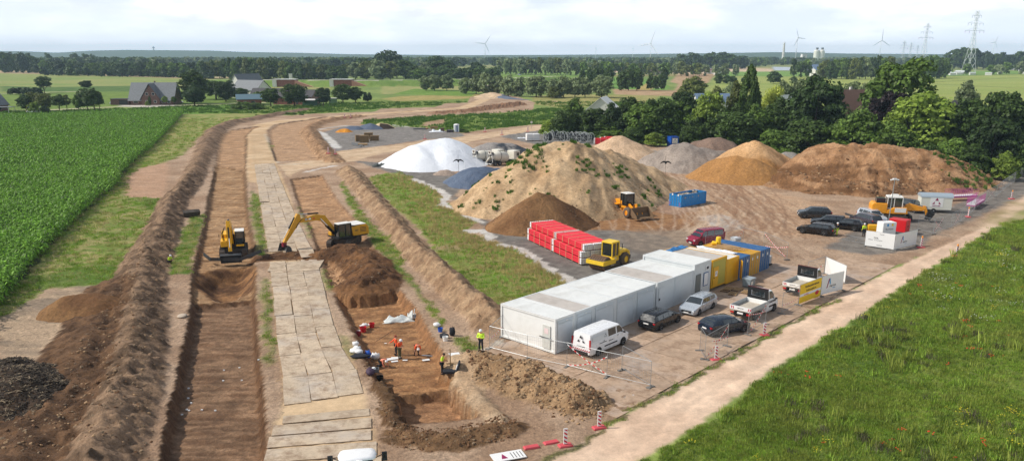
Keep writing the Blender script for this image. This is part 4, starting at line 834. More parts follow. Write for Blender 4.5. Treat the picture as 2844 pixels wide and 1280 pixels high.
M_chip=paint('brush_scrap',(150,132,106),.9,0,.3);M_chd=paint('brush_scrap_dark',(74,62,50),.9,0,.3)
def chipm(seed,m):
 r_=random.Random(seed);b=MB()
 for i in range(3):a=r_.uniform(0,3);c=(r_.uniform(-.1,.1),r_.uniform(-.1,.1),.03);b.box(c,(.34,.035,.02),a,0,r_.uniform(-.3,.3))
 return b.mesh('chip',m)
q=np.random.RandomState(3);x=q.uniform(-44,-27,9000);y=q.uniform(43,58,9000);hh=ch[1](x,y);k=hh>.12;x,y,hh=x[k],y[k],hh[k]
scatter('wood_chips',np.stack([x,y,hh],1),q.uniform(0,6.28,len(x)),q.uniform(.5,1.4,len(x)),[chipm(1,M_chip),chipm(2,M_chd),chipm(3,M_chd),chipm(4,M_chd)],'loose scraps of shredded brush on the dark heap',tilt=.5)
heap('sand_heap','pale sand ramp at the far end of the haul road, below the tank',[[P3(1345,262,470),P3(1366,258,472),P3(1395,266,462)],[P3(1330,272,452),P3(1360,270,452)]],.4,(214,188,156),(196,168,136),291,3,.5,0,M_sandh,step=1.0,jit=1)
heap('gravel_heap','dark stone strip beside the far sand ramp',[[P3(1385,262,470),P3(1420,272,450),P3(1475,281,438)]],.35,(112,122,138),(96,104,118),293,2,.4,0,M_heap,step=1.0,jit=1)
heap('sand_heap','low pale sand hump on the far field right of the stone strip',[[P3(1520,282,420),P3(1545,281,420)]],.3,(206,178,140),(186,158,120),295,2,.3,0,M_sandh,step=1.0,jit=1)
def sheetmat(name,srgb,rough=.6,sc=1.2,bmp=.6):
 m=paint(name,srgb,rough,0,.06);nt=m.node_tree;p=nt.nodes['Principled BSDF']
 ge=nd(nt,'ShaderNodeNewGeometry');w_=nd(nt,'ShaderNodeTexNoise');w_.inputs['Scale'].default_value=sc;w_.inputs['Detail'].default_value=5;w_.inputs['Distortion'].default_value=2.2;nt.links.new(ge.outputs['Position'],w_.inputs['Vector'])
 b=nd(nt,'ShaderNodeBump');b.inputs['Strength'].default_value=bmp;b.inputs['Distance'].default_value=.3;nt.links.new(w_.outputs['Fac'],b.inputs['Height']);nt.links.new(b.outputs[0],p.inputs['Normal']);return m
M_ws=sheetmat('white_fleece',(236,240,246));M_bs=sheetmat('blue_grey_sheet',(84,98,120),.4,.9,.9);M_gs=sheetmat('grey_sheet',(150,152,152),.6,.9);M_net=sheetmat('dark_blue_net',(86,98,118),.7,3)
def sheet(*a,**k):
 o,hf=heap(*a,**k);return o
sheet('sheeted_heap','large heap fully covered by white fleece beside the cement mixers',[[P3(1158,404,176),P3(1195,392,178),P3(1237,386,179),P3(1248,389,180)],[P3(1160,406,175),(-18.6,169,2.6)],[P3(1238,388,179),(-13.5,171,3.0)]],.60,(236,240,246),(230,234,240),301,2.4,.16,0,M_ws,step=.4,jit=.3,cat='covered heap')
sheet('sheeted_heap','heap under blue grey sheeting at the left foot of the weedy sand heap',[[P3(1318,466,150),P3(1345,463,150),P3(1375,468,152)],[P3(1320,470,149),(-6.5,146.5,2.6)]],.6,(84,98,120),(80,94,116),303,1.6,.2,.4,M_bs,step=.3,jit=.4,cat='covered heap')
heap('gravel_heap','grey gravel heap half under dark sheeting behind the cement mixers',[[P3(1345,402,196),P3(1364,397,196),P3(1410,400,198),P3(1440,410,199)]],.5,(168,162,156),(148,142,138),305,1.8,.25,.2,M_heap,step=.35,jit=.4,dark=[(lambda a,b,h:sstep(-4.5,-3,a)*sstep(.45,.6,fbm(a*.5,b*.5,3,3)),(70,76,84))])
heap('gravel_heap','left one of the two blue black stone heaps under netting on the far lot',[[P3(972,350,262),P3(990,350,262)]],.6,(88,100,124),(70,80,100),307,1,.3,0,M_net,step=.3,jit=.4)
heap('gravel_heap','right one of the two blue black stone heaps under netting on the far lot',[[P3(1012,348,264),P3(1030,344,264),P3(1042,348,264)]],.6,(88,100,124),(70,80,100),309,1,.3,0,M_net,step=.3,jit=.4)
WB=[tuft(30,60,.7,.5,LW,.05,.5),tuft(31,50,.55,.6,LW,.06,.6),tuft(32,40,.9,.35,LW,.05,.4)]
def heapweeds(label,hf,n,seed,fn,s0=1.0):
 q=np.random.RandomState(seed);P=fn(q,n);x,y=P[:,0],P[:,1];h=hf(x,y);k=h>.3
 scatter('weeds',np.stack([x,y,h],1)[k],q.uniform(0,6.28,k.sum()),s0*q.uniform(.35,1.3,k.sum()),WB,label)
def clumps(cx,cy,rx,ry,per=4,sp=.6):
 def f(q,n):
  c=np.stack([q.uniform(cx-rx,cx+rx,n),q.uniform(cy-ry,cy+ry,n)],1);return np.concatenate([c+q.normal(size=c.shape)*sp for _ in range(per)])
 return f
heapweeds('green weed clumps growing on the pale sand heap',vegH,72,5,clumps(8,124,17,10,4,.4),.62)
heapweeds('denser weeds on the left shoulder of the pale sand heap',vegH,14,7,clumps(2.5,125.5,3,2.5),.8)
heapweeds('green weeds on the right end of the flat topped heap',flatH,26,9,clumps(82,142,4,4),.8)
def crumple(name,label,c,sx,sy,hgt,mat,seed,rz=0,cat='sheet'):
 n=22;u=np.linspace(-1,1,n);A,B=np.meshgrid(u,u);w_=fbm(A*2.2,B*2.2,seed,4)
 e=1-np.maximum(np.abs(A),np.abs(B))**4;h=hgt*(np.abs(w_-.5)*3.2)*e+.02
 x=A*sx*(.8+.5*fbm(B*1.5,A,seed+1,3));y=B*sy*(.7+.6*fbm(A*1.5,B,seed+2,3))
 V=np.stack([x.ravel(),y.ravel(),h.ravel()],1);i=np.arange(n*n).reshape(n,n)
 F=np.stack([i[:-1,:-1].ravel(),i[:-1,1:].ravel(),i[1:,1:].ravel(),i[1:,:-1].ravel()],1)
 o=link(name,npmesh(name,V,F,mat,False));o.location=c;o.rotation_euler=(0,0,rz);tag(o,label,cat)
 m=o.modifiers.new('t','SOLIDIFY');m.thickness=.015;return o
M_sil=paint('silver_sheet',(214,218,216),.35,.0,.12)
p=on(1115,890);crumple('tarpaulin','crumpled silver white tarpaulin lying across the dig',(p.x,p.y,p.z),1.7,.75,.5,M_sil,3,.1,'tarpaulin')
p=on(1150,880);crumple('tarpaulin','upturned white end piece of tarpaulin against the right trench wall',(p.x,p.y,p.z),.5,.5,.7,M_sil,8,.6,'tarpaulin')
p=on(1062,462);crumple('scrap_pile','small dark scrap pile left of the white sheeted heap',(p.x,p.y,p.z),2.0,1.0,.8,paint('scrap_dark',(70,76,74),.7),12,0,'scrap')
for i,(a,b,s,l) in enumerate([(890,733,.9,'stray sheet of ply lying on the dark earth in front of the second digger'),]):
 pass
p=on(530,602)
sb=MB();sb.box((0,0,.45),(2.0,.9,.9),.5,.3);sb.box((.9,.3,.6),(.7,.6,.7),.7,.5)
o=sb.build('steel_box',paint('weathered_steel',(84,76,68),.7,.4,.3,.3));o.location=p;tag(o,'dark weathered steel sledge box on the left bank','steel box')
M_plate=None
def platemat(name,srgb,streak):
 m,nt,p=newmat(name);ge=nd(nt,'ShaderNodeNewGeometry');oi=nd(nt,'ShaderNodeObjectInfo');tc=nd(nt,'ShaderNodeTexCoord')
 mp_=nd(nt,'ShaderNodeMapping');mp_.inputs['Scale'].default_value=streak;nt.links.new(tc.outputs['Object'],mp_.inputs[0])
 n1=noise(nt,1.2,6,.7,ge.outputs['Position']);n2=noise(nt,2.0,5,.7,mp_.outputs[0]);n3=noise(nt,.25,4,.6,ge.outputs['Position'])
 f=mathn(nt,'MULTIPLY',maprange(nt,n1.outputs['Fac'],.3,.7,.84,1.14),maprange(nt,n2.outputs['Fac'],.3,.7,.86,1.1))
 f=mathn(nt,'MULTIPLY',f,maprange(nt,oi.outputs['Random'],0,1,.88,1.08))
 base=scalecol(nt,lin(srgb),f);mx=nd(nt,'ShaderNodeMix',data_type='RGBA');nt.links.new(base,mx.inputs['A']);mx.inputs['B'].default_value=(*lin((172,170,170)),1)
 nt.links.new(maprange(nt,n3.outputs['Fac'],.5,.7,0,.4),mx.inputs['Factor']);m2=nd(nt,'ShaderNodeMix',data_type='RGBA');n4=noise(nt,.7,6,.8,ge.outputs['Position']);nt.links.new(maprange(nt,n4.outputs['Fac'],.47,.64,0,.75),m2.inputs['Factor']);nt.links.new(mx.outputs['Result'],m2.inputs['A']);m2.inputs['B'].default_value=(*lin((134,106,82)),1);nt.links.new(m2.outputs['Result'],p.inputs['Base Color']);p.inputs['Roughness'].default_value=.75
 b=nd(nt,'ShaderNodeBump');b.inputs['Strength'].default_value=.3;b.inputs['Distance'].default_value=.05;nt.links.new(n1.outputs['Fac'],b.inputs['Height']);nt.links.new(b.outputs[0],p.inputs['Normal']);return m
M_pl1=platemat('muddy_plate',(200,180,154),(1,6,1));M_pl2=platemat('rusty_plate',(190,162,136),(6,1,1))
def plate(c,dx,dy,rz,mat,name,label,group,tx=0,ty=0,th=.035,cat='ground plate'):
 o=MB().box((0,0,0),(dx,dy,th)).build(name,mat);o.location=c;o.rotation_euler=(tx,ty,rz);return tag(o,label,cat,group)
HRL=GP([(693,370),(710,486),(729,607),(748,723),(757,806),(770,960),(784,1038),(787,1137)]);HRR=GP([(732,370),(773,486),(823,607),(881,723),(911,844),(939,949),(988,1021),(1022,1120)])
def atY(P,y):xs2=[p[0] for p in P][::-1];ys2=[p[1] for p in P][::-1];return float(np.interp(y,ys2,xs2))
rp=random.Random(3);Lb='wooden road mat, one of three abreast on the haul road between the two trenches'
for c in range(3):
 y=50.2+c*.7
 while y<172:
  ln=rp.uniform(4.4,5.2);y0,y1=y,y+ln;y=y1+.06
  if 88.0<(y0+y1)/2<92.2:continue
  xa0,xb0=atY(HRL,y0),atY(HRR,y0);xa1,xb1=atY(HRL,y1),atY(HRR,y1)
  f=(c+.5)/3;X0=xa0+(xb0-xa0)*f;X1=xa1+(xb1-xa1)*f;a=math.atan2(y1-y0,X1-X0)
  w_=((xb0-xa0)+(xb1-xa1))/6*math.sin(a)-.05
  cx,cy=(X0+X1)/2+rp.uniform(-.05,.05),(y0+y1)/2
  plate((cx,cy,hz_(cx,cy)+.05+rp.uniform(0,.025)),math.hypot(X1-X0,y1-y0),w_,a+rp.uniform(-.012,.012),M_pl1,'road_mat',Lb,'road mats on the haul road',rp.uniform(-.008,.008),rp.uniform(-.006,.006),.05)
for i,(ya,yb) in enumerate([(1150,1172),(1176,1206),(1208,1240),(1243,1282),(1285,1330)]):
 xl,xr=[(792,1030),(766,1036),(754,1036),(748,1052),(760,1066)][i]
 a0,b0=G(xl,ya+8),G(xr,ya-14);a1=G(xl,yb+8);d=math.hypot(b0[0]-a0[0],b0[1]-a0[1]);an=math.atan2(b0[1]-a0[1],b0[0]-a0[0]);wd=abs(a1[1]-a0[1])-.06
 cx=(a0[0]+b0[0])/2;cy=(a0[1]+b0[1])/2-wd/2
 plate((cx,cy,.07+i*.006),d,wd,an,M_pl1,'road_mat',['narrow road mat laid crosswise, farthest of the crosswise ones','second crosswise road mat from the far side','third crosswise road mat from the far side','crosswise road mat just above the tractor roof','crosswise road mat under the tractor roof'][i],'road mats on the haul road',0,0,.05)
for px,py,rz,lb in((770,745,.15,'loose muddy road mat pushed askew at the left beside the earth ridge'),(838,742,-.1,'loose grey road mat half under earth in the middle of the haul road'),(873,735,.06,'bright loose road mat lying on top near the second digger')):
 p=on(px,py);plate((p.x,p.y,p.z+.12),1.7,3.2,rz,M_pl1,'road_mat',lb,None,.03,.04,.05)
CA=math.atan2(.725,.688);UO=Vector((3.44,59.4,0));UD=Vector((math.cos(CA),math.sin(CA),0));WD=Vector((math.sin(CA),-math.cos(CA),0))
def UW(u,w_,z=0):return UO+UD*u+WD*w_+Vector((0,0,z))
roadl=GP(ROAD_L)
def inroad(p):return in_poly(ROADP,np.array([p.x]),np.array([p.y]))[0]
for i in range(-3,24):
 u=i*2.0+1.0
 wA=4.0
 for k,(wa,wb) in enumerate(((-.6 if i>=0 else-4.8,wA),(wA,20))):
  if k==1:
   wb=wA
   while wb<14 and not inroad(UW(u,wb+.4)) and not inroad(UW(u+1,wb+.4)):wb+=.25
   if wb-wA<1:continue
  L=wb-wa-.04;c=UW(u,(wa+wb)/2,.035+rp.uniform(0,.02))
  if i>19 and k==0:continue
  nseg=1 if L<7.5 else 2
  for sg in range(nseg):
   c=UW(u,wa+(sg+.5)*(wb-wa)/nseg,.035+rp.uniform(0,.022))
   plate(c,1.95,L/nseg-.03,CA,M_pl2,'road_plate','rust brown steel road plate in the parking %s'%('row next to the white cabins' if k==0 else 'row next to the dirt road'),'steel plates of the parking area, %s row'%('inner' if k==0 else 'outer'),rp.uniform(-.006,.006),rp.uniform(-.006,.006),.03)
M_cw=paint('cabin_white',(238,239,236),.5,0,.05,.12,(170,165,150),1.2);M_cg_=paint('cabin_grey',(224,228,228),.5,0,.05,.12,(150,146,136),1.2)
M_cr=paint('cabin_roof',(222,224,223),.6,0,.07,.3,(160,156,148),.7);M_crg=paint('cabin_roof_dirty',(196,190,184),.7,0,.1,.4,(140,130,120),.9)
M_cy=paint('cabin_yellow',(236,178,20),.45,0,.08,.15);M_cyg=paint('cabin_yellow_green',(190,176,70),.5,0,.08,.15);M_cb=paint('container_blue',(44,104,160),.45,0,.12,.25,(130,140,150));M_cyd=paint('container_yellow',(222,168,44),.5,0,.12,.3,(150,110,60))
M_dk=paint('dark_rubber',(28,28,30),.8);M_gal=paint('galvanised_steel',(168,172,174),.4,.6,.12);M_stl=paint('grey_steel',(128,130,132),.5,.5,.15);M_wd=paint('raw_wood',(186,152,108),.8,0,.25,.2);M_wdk=paint('old_wood',(112,88,66),.85,0,.3)
M_sign=paint('sign_white',(238,238,236),.5,0,.02);M_ink=paint('print_dark',(42,40,46),.6,0,.02);M_mag=paint('print_magenta',(150,24,84),.6,0,.02);M_red=paint('print_red',(214,30,44),.5,0,.04);M_cyan=paint('print_cyan',(70,160,214),.6,0,.02)
M_gl=glass();M_yel2=paint('signal_yellow',(250,206,40),.5,0,.04);M_tp=paint('tape_red',(226,44,52),.5,0,.03);M_tw=paint('tape_white',(244,240,238),.5,0,.03)
def text_mesh(body,size,mat,ext=.004,shear=0,bold=0):
 cu=bpy.data.curves.new('txt','FONT');cu.body=body;cu.size=size;cu.extrude=ext;cu.align_x='CENTER';cu.align_y='CENTER';cu.shear=shear;cu.offset=bold
 o=bpy.data.objects.new('txt',cu);C.objects.link(o);dg=bpy.context.evaluated_depsgraph_get();me=bpy.data.meshes.new_from_object(o.evaluated_get(dg));bpy.data.objects.remove(o);me.materials.clear();me.materials.append(mat);return me
def put_text(name,body,size,mat,parent,loc,rot,**k):
 o=link(name,text_mesh(body,size,mat,**k),parent);o.location=loc;o.rotation_euler=rot;return o
def logo3(parent,c,s,rot,mat=None,name='logo'):
 """three small triangles set in a triangle"""
 b=MB();t=lambda x,y,k:b.prism([(x-k,y-k*.8),(x+k,y-k*.8),(x,y+k)],0,.006,'z')
 t(0,s*.32,s*.22);b.prism([(-s*.55,-s*.32),(-s*.25,-s*.32),(-s*.25,s*.02)],0,.006,'z');b.prism([(s*.25,-s*.32),(s*.55,-s*.32),(s*.25,s*.02)],0,.006,'z')
 o=b.build(name,mat or M_ink,parent);o.location=c;o.rotation_euler=rot;return o
def logoA(parent,c,s,rot,name='logo'):
 o=MB().prism([(-s*.42,-s*.5),(-s*.26,-s*.5),(s*.06,s*.5),(-s*.10,s*.5)],0,.006,'z').build(name,M_mag,parent);o.location=c;o.rotation_euler=rot
 o2=MB().prism([(s*.07,s*.5),(s*.14,s*.5),(s*.28,-s*.15),(s*.12,-s*.15),(s*-.02,s*.22)],0,.006,'z').build(name,M_cyan,parent);o2.location=c;o2.rotation_euler=rot
FR=(R(90),0,0)
def cabin(u,wd,h,label,body,roof,z0=.08,L=6.06,group=None,strips=True,back=0,name='site_cabin',frontmat=None):
 """front (short) face towards the parking area: local +W side is front; local x = along the row"""
 t=thing(name,label,'site cabin',UW(u+wd/2,-back-.02,z0),CA,group)
 w_=wd-.05
 b=MB();b.bx((-w_/2+.08,.04,.12),(w_/2-.08,L-.04,h-.16));b.build('wall',body,t)
 f=MB()
 for x in(-w_/2+.06,w_/2-.06):
  for y in(.07,L-.07):f.bx((x-.07,y-.07,0),(x+.07,y+.07,h))
  f.bx((x-.06,.14,0),(x+.06,L-.14,.14));f.bx((x-.06,.14,h-.17),(x+.06,L-.14,h-.003))
 for y in(.07,L-.07):f.bx((-w_/2+.13,y-.06,0),(w_/2-.13,y+.06,.14));f.bx((-w_/2+.13,y-.06,h-.2),(w_/2-.13,y+.06,h-.004))
 f.build('frame',frontmat or body,t)
 r=MB();r.bx((-w_/2+.12,.12,h-.17),(w_/2-.12,L-.12,h-.03))
 n=int((w_-.3)/.12)
 for i in range(n):x=-w_/2+.16+i*.12;r.bx((x,.13,h-.03),(x+.05,L-.13,h-.012))
 r.build('roof',roof,t)
 if strips:MB().bx((-w_/2-.03,.02,h+.002),(-w_/2+.1,L-.02,h+.012)).build('joint_cover',M_sign,t)
 return t,w_
us=[0,2.45,4.9,7.95,11.0,14.4,17.55,20.8]
labs=['nearest cabin of the white row, with its long side and small hatch towards the dig','second white cabin from the near end, with a dirty brown roof','third white cabin from the near end of the row','fourth white cabin, beside the dark estate car','fifth white cabin, the last one before the wide joint','sixth white cabin, with a small locked hatch in its front','seventh white cabin, directly left of the taller cabin']
for i in range(7):
 t,w_=cabin(us[i],us[i+1]-us[i]-(.25 if i==4 else 0),2.92,labs[i],M_cg_ if i else M_cw,[M_cr,M_crg,M_cr,M_cr,M_cr,M_crg,M_cr][i],group='white site cabins in the long row')
 if i<5:
  MB().bx((-w_/2+.25,-.012,2.45),(w_/2-.25,.0,2.72)).build('shutter_box',paint('shutter',(206,214,218),.5,0,.05),t)
  MB().bx((.1,-.03,2.52),(.32,-.012,2.6)).build('vent',M_sign,t)
  MB().bx((-w_/2+.3,-.008,.3),(w_/2-.3,.0,2.4)).build('front_panel',paint('front_panel',(214,220,223),.5,0,.04,.12,(160,150,140)),t)
 if i==5:
  MB().bx((-w_/2+.3,-.012,1.0),(-w_/2+.95,.0,2.35)).build('hatch',M_cg_,t);MB().bx((-w_/2+.35,-.05,1.15),(-w_/2+.5,-.01,1.35)).build('lock',M_dk,t)
 if i==0:
  h_=MB().bx((-w_/2-.0,.55,.25),(-w_/2+.06,1.35,2.2)).build('hatch',paint('hatch',(214,216,210),.5,0,.05,.25,(170,160,140)),t)
  MB().box((-w_/2-.03,1.0,1.15),(.05,1.3,.07)).build('locking_bar',M_stl,t)
  MB().bx((-w_/2-.008,.75,1.5),(-w_/2-.001,1.15,1.95)).build('notice',paint('notice_pink',(236,214,214),.6),t)
t,w_=cabin(20.85,3.2,3.4,'tall white cabin with an open grey door and notices, right of the long row',M_cg_,M_cr,name='site_cabin')
MB().bx((-1.2,-.04,.25),(-.35,.02,2.3)).build('door',paint('door_grey',(120,124,120),.5),t);MB().bx((-.30,-.06,.2),(-.22,.02,2.35)).build('door_frame',M_sign,t)
MB().bx((.55,-.02,2.45),(1.25,.0,2.95)).build('notice',M_sign,t);MB().bx((.7,-.03,2.55),(1.1,-.02,2.8)).build('emblem',M_ink,t)
MB().bx((.25,-.02,.85),(1.15,.0,2.25)).build('notice_board',paint('board_blue',(70,110,160),.5),t);MB().bx((.33,-.03,.93),(1.07,-.02,2.17)).build('poster',M_sign,t)
t,w_=cabin(24.3,2.95,2.95,'mustard yellow cabin with a narrow yellow door, standing on a wooden deck',M_cyg,M_crg,z0=.35,strips=False,frontmat=M_cy)
d=MB().bx((-1.2,-.03,.15),(-.2,.02,2.15)).build('door',M_cy,t);MB().bx((-1.1,-.07,1.0),(-1.0,-.03,1.1)).build('handle',M_dk,d);MB().bx((-.85,-.036,1.15),(-.4,-.031,1.7)).build('notice',M_sign,t);logo3(t,(-.62,-.04,1.45),.3,FR)
t,w_=cabin(27.3,2.6,2.6,'bright yellow cabin with its door swung open, behind the grey plastic bin',M_cy,M_cr,z0=.2,strips=False)
d=MB().box((1.0,-.45,1.2),(.9,.05,2.0),.7).build('door',M_cy,t);MB().box((.98,-.49,1.55),(.45,.012,.55),.7).build('notice',M_sign,t);logo3(t,(.97,-.505,1.62),.3,(R(90),0,.7));MB().box((.98,-.49,1.1),(.4,.012,.3),.7).build('notice',M_sign,t)
def container(c,rz,L,wd,h,mat,label,group=None,roofmat=None,logo=False,name='shipping_container',rods=M_gal):
 """ribbed steel container, door end at local -Y"""
 t=thing(name,label,'container',c,rz,group);b=MB();w2=wd/2
 for s in(-1,1):
  n=int((L-.3)/.28)
  pts=[]
  for i in range(n+1):y=.15+i*(L-.3)/n;k=.035 if i%2 else 0;pts+=[(s*(w2-.04-k),y),(s*(w2-.04-k),y+(L-.3)/n*.75)]
  vs=[(x,y,.1) for x,y in pts]+[(x,y,h-.1) for x,y in pts];m_=len(pts);b.add(vs,[(i,i+1,m_+i+1,m_+i) for i in range(m_-1)])
 b.bx((-w2+.1,L-.08,.1),(w2-.1,L-.04,h-.1));b.build('side_panel',mat,t)
 f=MB()
 for x in(-w2+.07,w2-.07):
  for y in(.07,L-.07):f.bx((x-.07,y-.07,0),(x+.07,y+.07,h))
  f.bx((x-.06,.14,.0),(x+.06,L-.14,.13));f.bx((x-.05,.14,h-.12),(x+.05,L-.14,h-.002))
 for y in(.07,L-.07):f.bx((-w2+.14,y-.05,0),(w2-.14,y+.05,.12));f.bx((-w2+.14,y-.05,h-.12),(w2-.14,y+.05,h-.002))
 f.build('frame',mat,t);r=MB();r.bx((-w2+.12,.12,h-.08),(w2-.12,L-.12,h-.04))
 for i in range(int((L-.4)/.3)):r.bx((-w2+.14,.2+i*.3,h-.04),(w2-.14,.36+i*.3,h-.02))
 r.build('roof',roofmat or mat,t)
 for s in(-1,1):
  d=MB().bx((s*.02,.02,.14),(s*(w2-.14),.07,h-.14));
  for z in(.6,1.15,1.7):d.bx((s*.1,-.0,z),(s*(w2-.22),.02,z+.12))
  d=d.build('door',mat,t);rr=MB()
  for x in(.28,.75):rr.cyl((s*x,-.03,.1),(s*x,-.03,h-.1),.022,n=6)
  rr.build('lock_rod',rods,d);MB().bx((s*.45,-.008,1.7),(s*.68,-.003,2.0)).build('notice',M_sign,d)
 if logo:
  for(cx_,cy_,rz_,nx) in((0,-.045,0,1),):
   MB().bx((-.75,-.05,.85),(.75,-.04,2.2)).build('notice',M_sign,t);logo3(t,(0,-.055,1.65),.8,FR);put_text('lettering','HEITKAMP',.22,M_ink,t,(0,-.06,1.05),FR)
 return t
for u,m,lb in((31.15,M_cb,'blue steel container between the bright yellow cabin and the yellow container'),(33.4,M_cyd,'ochre yellow steel container with sand coloured boards on its roof'),(35.75,M_cb,'blue steel container at the far end of the cabin row')):
 container(UW(u,.02,.05),CA,6.06,2.35,2.42,m,lb,'steel containers at the end of the cabin row')
for i in range(9):
 v_=random.Random(i);o=MB().box((0,0,0),(.16,3.2-v_.random(),.04)).build('board',M_wd);o.location=UW(33.4+(i-4)*.2,-2.6-v_.random(),2.53+i*.001+(i%3)*.045);o.rotation_euler=(0,0,CA+v_.uniform(-.2,.2));tag(o,'loose sand coloured board lying on the roof of the ochre container','board','boards on the ochre container')
o=crumple('plastic_sheet','white plastic sheeting lying on the roof of the near blue container',UW(31.1,-3.6,2.48),.9,2.4,.25,M_ws,5,CA,'plastic sheet')
o=crumple('plastic_sheet','blue plastic sheeting at the back edge of the yellow cabin roofs',UW(26.2,-5.4,3.31),1.5,.5,.2,paint('blue_sheet',(60,130,190),.5),6,CA,'plastic sheet')
t=thing('barrel','yellow plastic barrel standing on the far end of the ochre container','barrel',UW(34.3,-5.0,2.47),0);MB().lathe([(0,0),(.27,0),(.29,.1),(.29,.75),(.25,.85),(0,.85)],14).build('drum',M_yel2,t);MB().lathe([(.295,.3),(.3,.33),(.295,.36)],14).build('hoop',M_yel2,t)
t=thing('barrel','yellow can lying on the container roof left of the standing yellow barrel','barrel',UW(33.7,-5.2,2.7),1.2);MB().lathe([(0,-.3),(.2,-.3),(.22,.2),(0,.3)],12,ax='y').build('drum',M_yel2,t);MB().lathe([(.225,0),(.23,.03),(.225,.06)],12,ax='y').build('hoop',M_yel2,t)
def ibc(c,rz,label,srgb=(220,226,230)):
 t=thing('liquid_tank',label,'liquid tank',c,rz);MB().bx((-.48,-.48,.2),(.48,.48,1.08)).build('tank',paint('ibc_white',srgb,.4),t,bevel=.08);f=MB()
 for i in range(6):
  x=-.5+i*.2
  for a,b in(((x,-.51,.15),(x,-.51,1.12)),((x,.51,.15),(x,.51,1.12)),((-.51,x,.15),(-.51,x,1.12)),((.51,x,.15),(.51,x,1.12))):f.cyl(a,b,.012,n=4)
 for z in(.2,.5,.8,1.1):f.beam((-.51,-.51,z),(.51,-.51,z),.02,.02);f.beam((.51,-.51,z),(.51,.51,z),.02,.02);f.beam((.51,.51,z),(-.51,.51,z),.02,.02);f.beam((-.51,.51,z),(-.51,-.51,z),.02,.02)
 f.build('cage',M_gal,t);MB().bx((-.55,-.55,0),(.55,.55,.14)).build('pallet',M_dk,t);return t
p=on(2042,682);ibc((p.x,p.y,p.z),.5,'white caged liquid tank behind the yellow barrel, inside the mesh fence')
ibc(UW(38.2,-1.0,.05),CA,'white caged liquid tank right of the last blue container')
t=thing('bulk_bin','grey plastic pallet bin in front of the bright yellow cabin','bin',UW(28.6,1.9,.05),CA)
b=MB();b.loft([[(-.55*k,-.45*k,z),(.55*k,-.45*k,z),(.55*k,.45*k,z),(-.55*k,.45*k,z)] for k,z in((.92,.16),(1,.8),(1.06,.8),(1.06,.9))]);b.build('tub',paint('bin_grey',(138,152,160),.5),t);MB().bx((-.6,-.5,.9),(.6,.5,.97)).build('lid',paint('bin_lid',(160,172,180),.5),t)
f=MB();[f.bx((x,-.42,0),(x+.14,.42,.16)) for x in(-.5,-.07,.36)];f.build('foot',M_stl,t);MB().bx((-.45,-.50,.35),(-.05,-.49,.7)).build('notice',M_sign,t)
def pallet(c,rz,label,grp='wooden pallets and steps outside the yellow cabin',tx=0,mat=None):
 t=thing('pallet',label,'pallet',c,rz,grp);t.rotation_euler=(tx,0,rz);b=MB()
 for i in range(5):b.bx((-.58,-.39+i*.17,.10),(.58,-.29+i*.17,.125))
 b.build('deck_board',mat or M_wd,t);b=MB();[b.bx((x,-.39,0),(x+.1,.39,.10)) for x in(-.58,-.05,.48)];b.build('bearer',mat or M_wdk,t);return t
for u,w_,rz,lb in((25.6,1.0,.1,'pallet step lying directly in front of the mustard yellow cabin'),(26.6,1.7,.0,'pale wooden pallet to the left of the grey bin'),(25.0,2.1,.3,'darker pallet nearest the silver estate car'),(26.4,2.8,.15,'light pallet lying farthest out from the mustard cabin')):
 pallet(UW(u,w_,.06),CA+rz,lb)
pallet(UW(25.8,1.1,.19),CA+.2,'pallet stacked on top of the step pallet');
def fpanel(a,b,label,group=None,h=2.0,tarp=None,feet=(1,1),posts=True):
 a=Vector((a[0],a[1],0));b=Vector((b[0],b[1],0));L=(b-a).length;rz=math.atan2(b.y-a.y,b.x-a.x);z0=hz_(a.x,a.y)
 t=thing('fence_panel',label,'fence panel',(a.x,a.y,z0+.06),rz,group)
 f=MB();f.tube([(0,0,.08),(0,0,h),(L,0,h),(L,0,.08)],.02);f.tube([(0,0,.2),(L,0,.2)],.018);f.build('frame',M_gal,t)
 if tarp is None:
  w=MB();n=max(6,int(L/.16))
  for i in range(1,n):w.beam((L*i/n,0,.2),(L*i/n,0,h),.006,.006)
  for z in(.5,.9,1.3,1.7):w.beam((0,0,z),(L,0,z),.006,.006)
  w.build('mesh',M_gal,t)
 for k,x in((0,0),(1,L)):
  if feet[k]:MB().bx((x-.11,-.36,-.06),(x+.11,.36,.07)).build('foot',M_ft,t,bevel=.02)
 return t,L
M_ft=paint('concrete_foot',(120,116,110),.9,0,.15)
def tape(pts,label,seg=.22,w_=.07,group=None):
 """red and white barrier tape between points"""
 t=thing('barrier_tape',label,'barrier tape',pts[0],0,group);o=Vector(pts[0]);A=MB();B=MB();k=0
 for p,q in zip(pts,pts[1:]):
  p=Vector(p)-o;q=Vector(q)-o;L=(q-p).length;n=max(2,int(L/seg))
  for i in range(n):
   s0,s1=i/n,(i+1)/n;sg=lambda s:p+(q-p)*s+Vector((0,0,-.12*4*s*(1-s)*min(1,L/3)))
   (A if k%2 else B).beam(sg(s0),sg(s1),.006,w_);k+=1
 A.build('red_stripe',M_tp,t);B.build('white_stripe',M_tw,t)
FP=[(1360,970),(1464,997),(1574,1020),(1685,1049),(1806,1077)];FG=GP(FP)
fl=['mesh fence panel nearest the guard, at the corner of the first cabin','mesh fence panel in front of the first cabin hatch','mesh fence panel behind the rear of the white van','mesh fence panel closest to the dirt road, at the near corner of the plates']
for i in range(4):fpanel(FG[i],FG[i+1],fl[i],'mesh fence panels round the plates')
fpanel(G(1398,935),FG[0],'short mesh fence panel joining the left corner of the first cabin','mesh fence panels round the plates')
t,L=fpanel(FG[4],G(1727,1030),'open gate panel with a small wheel, swung back beside the white van','mesh fence panels round the plates');MB().cyl((L,-.03,.08),(L,.03,.08),.1,n=12).build('wheel',M_dk,t)
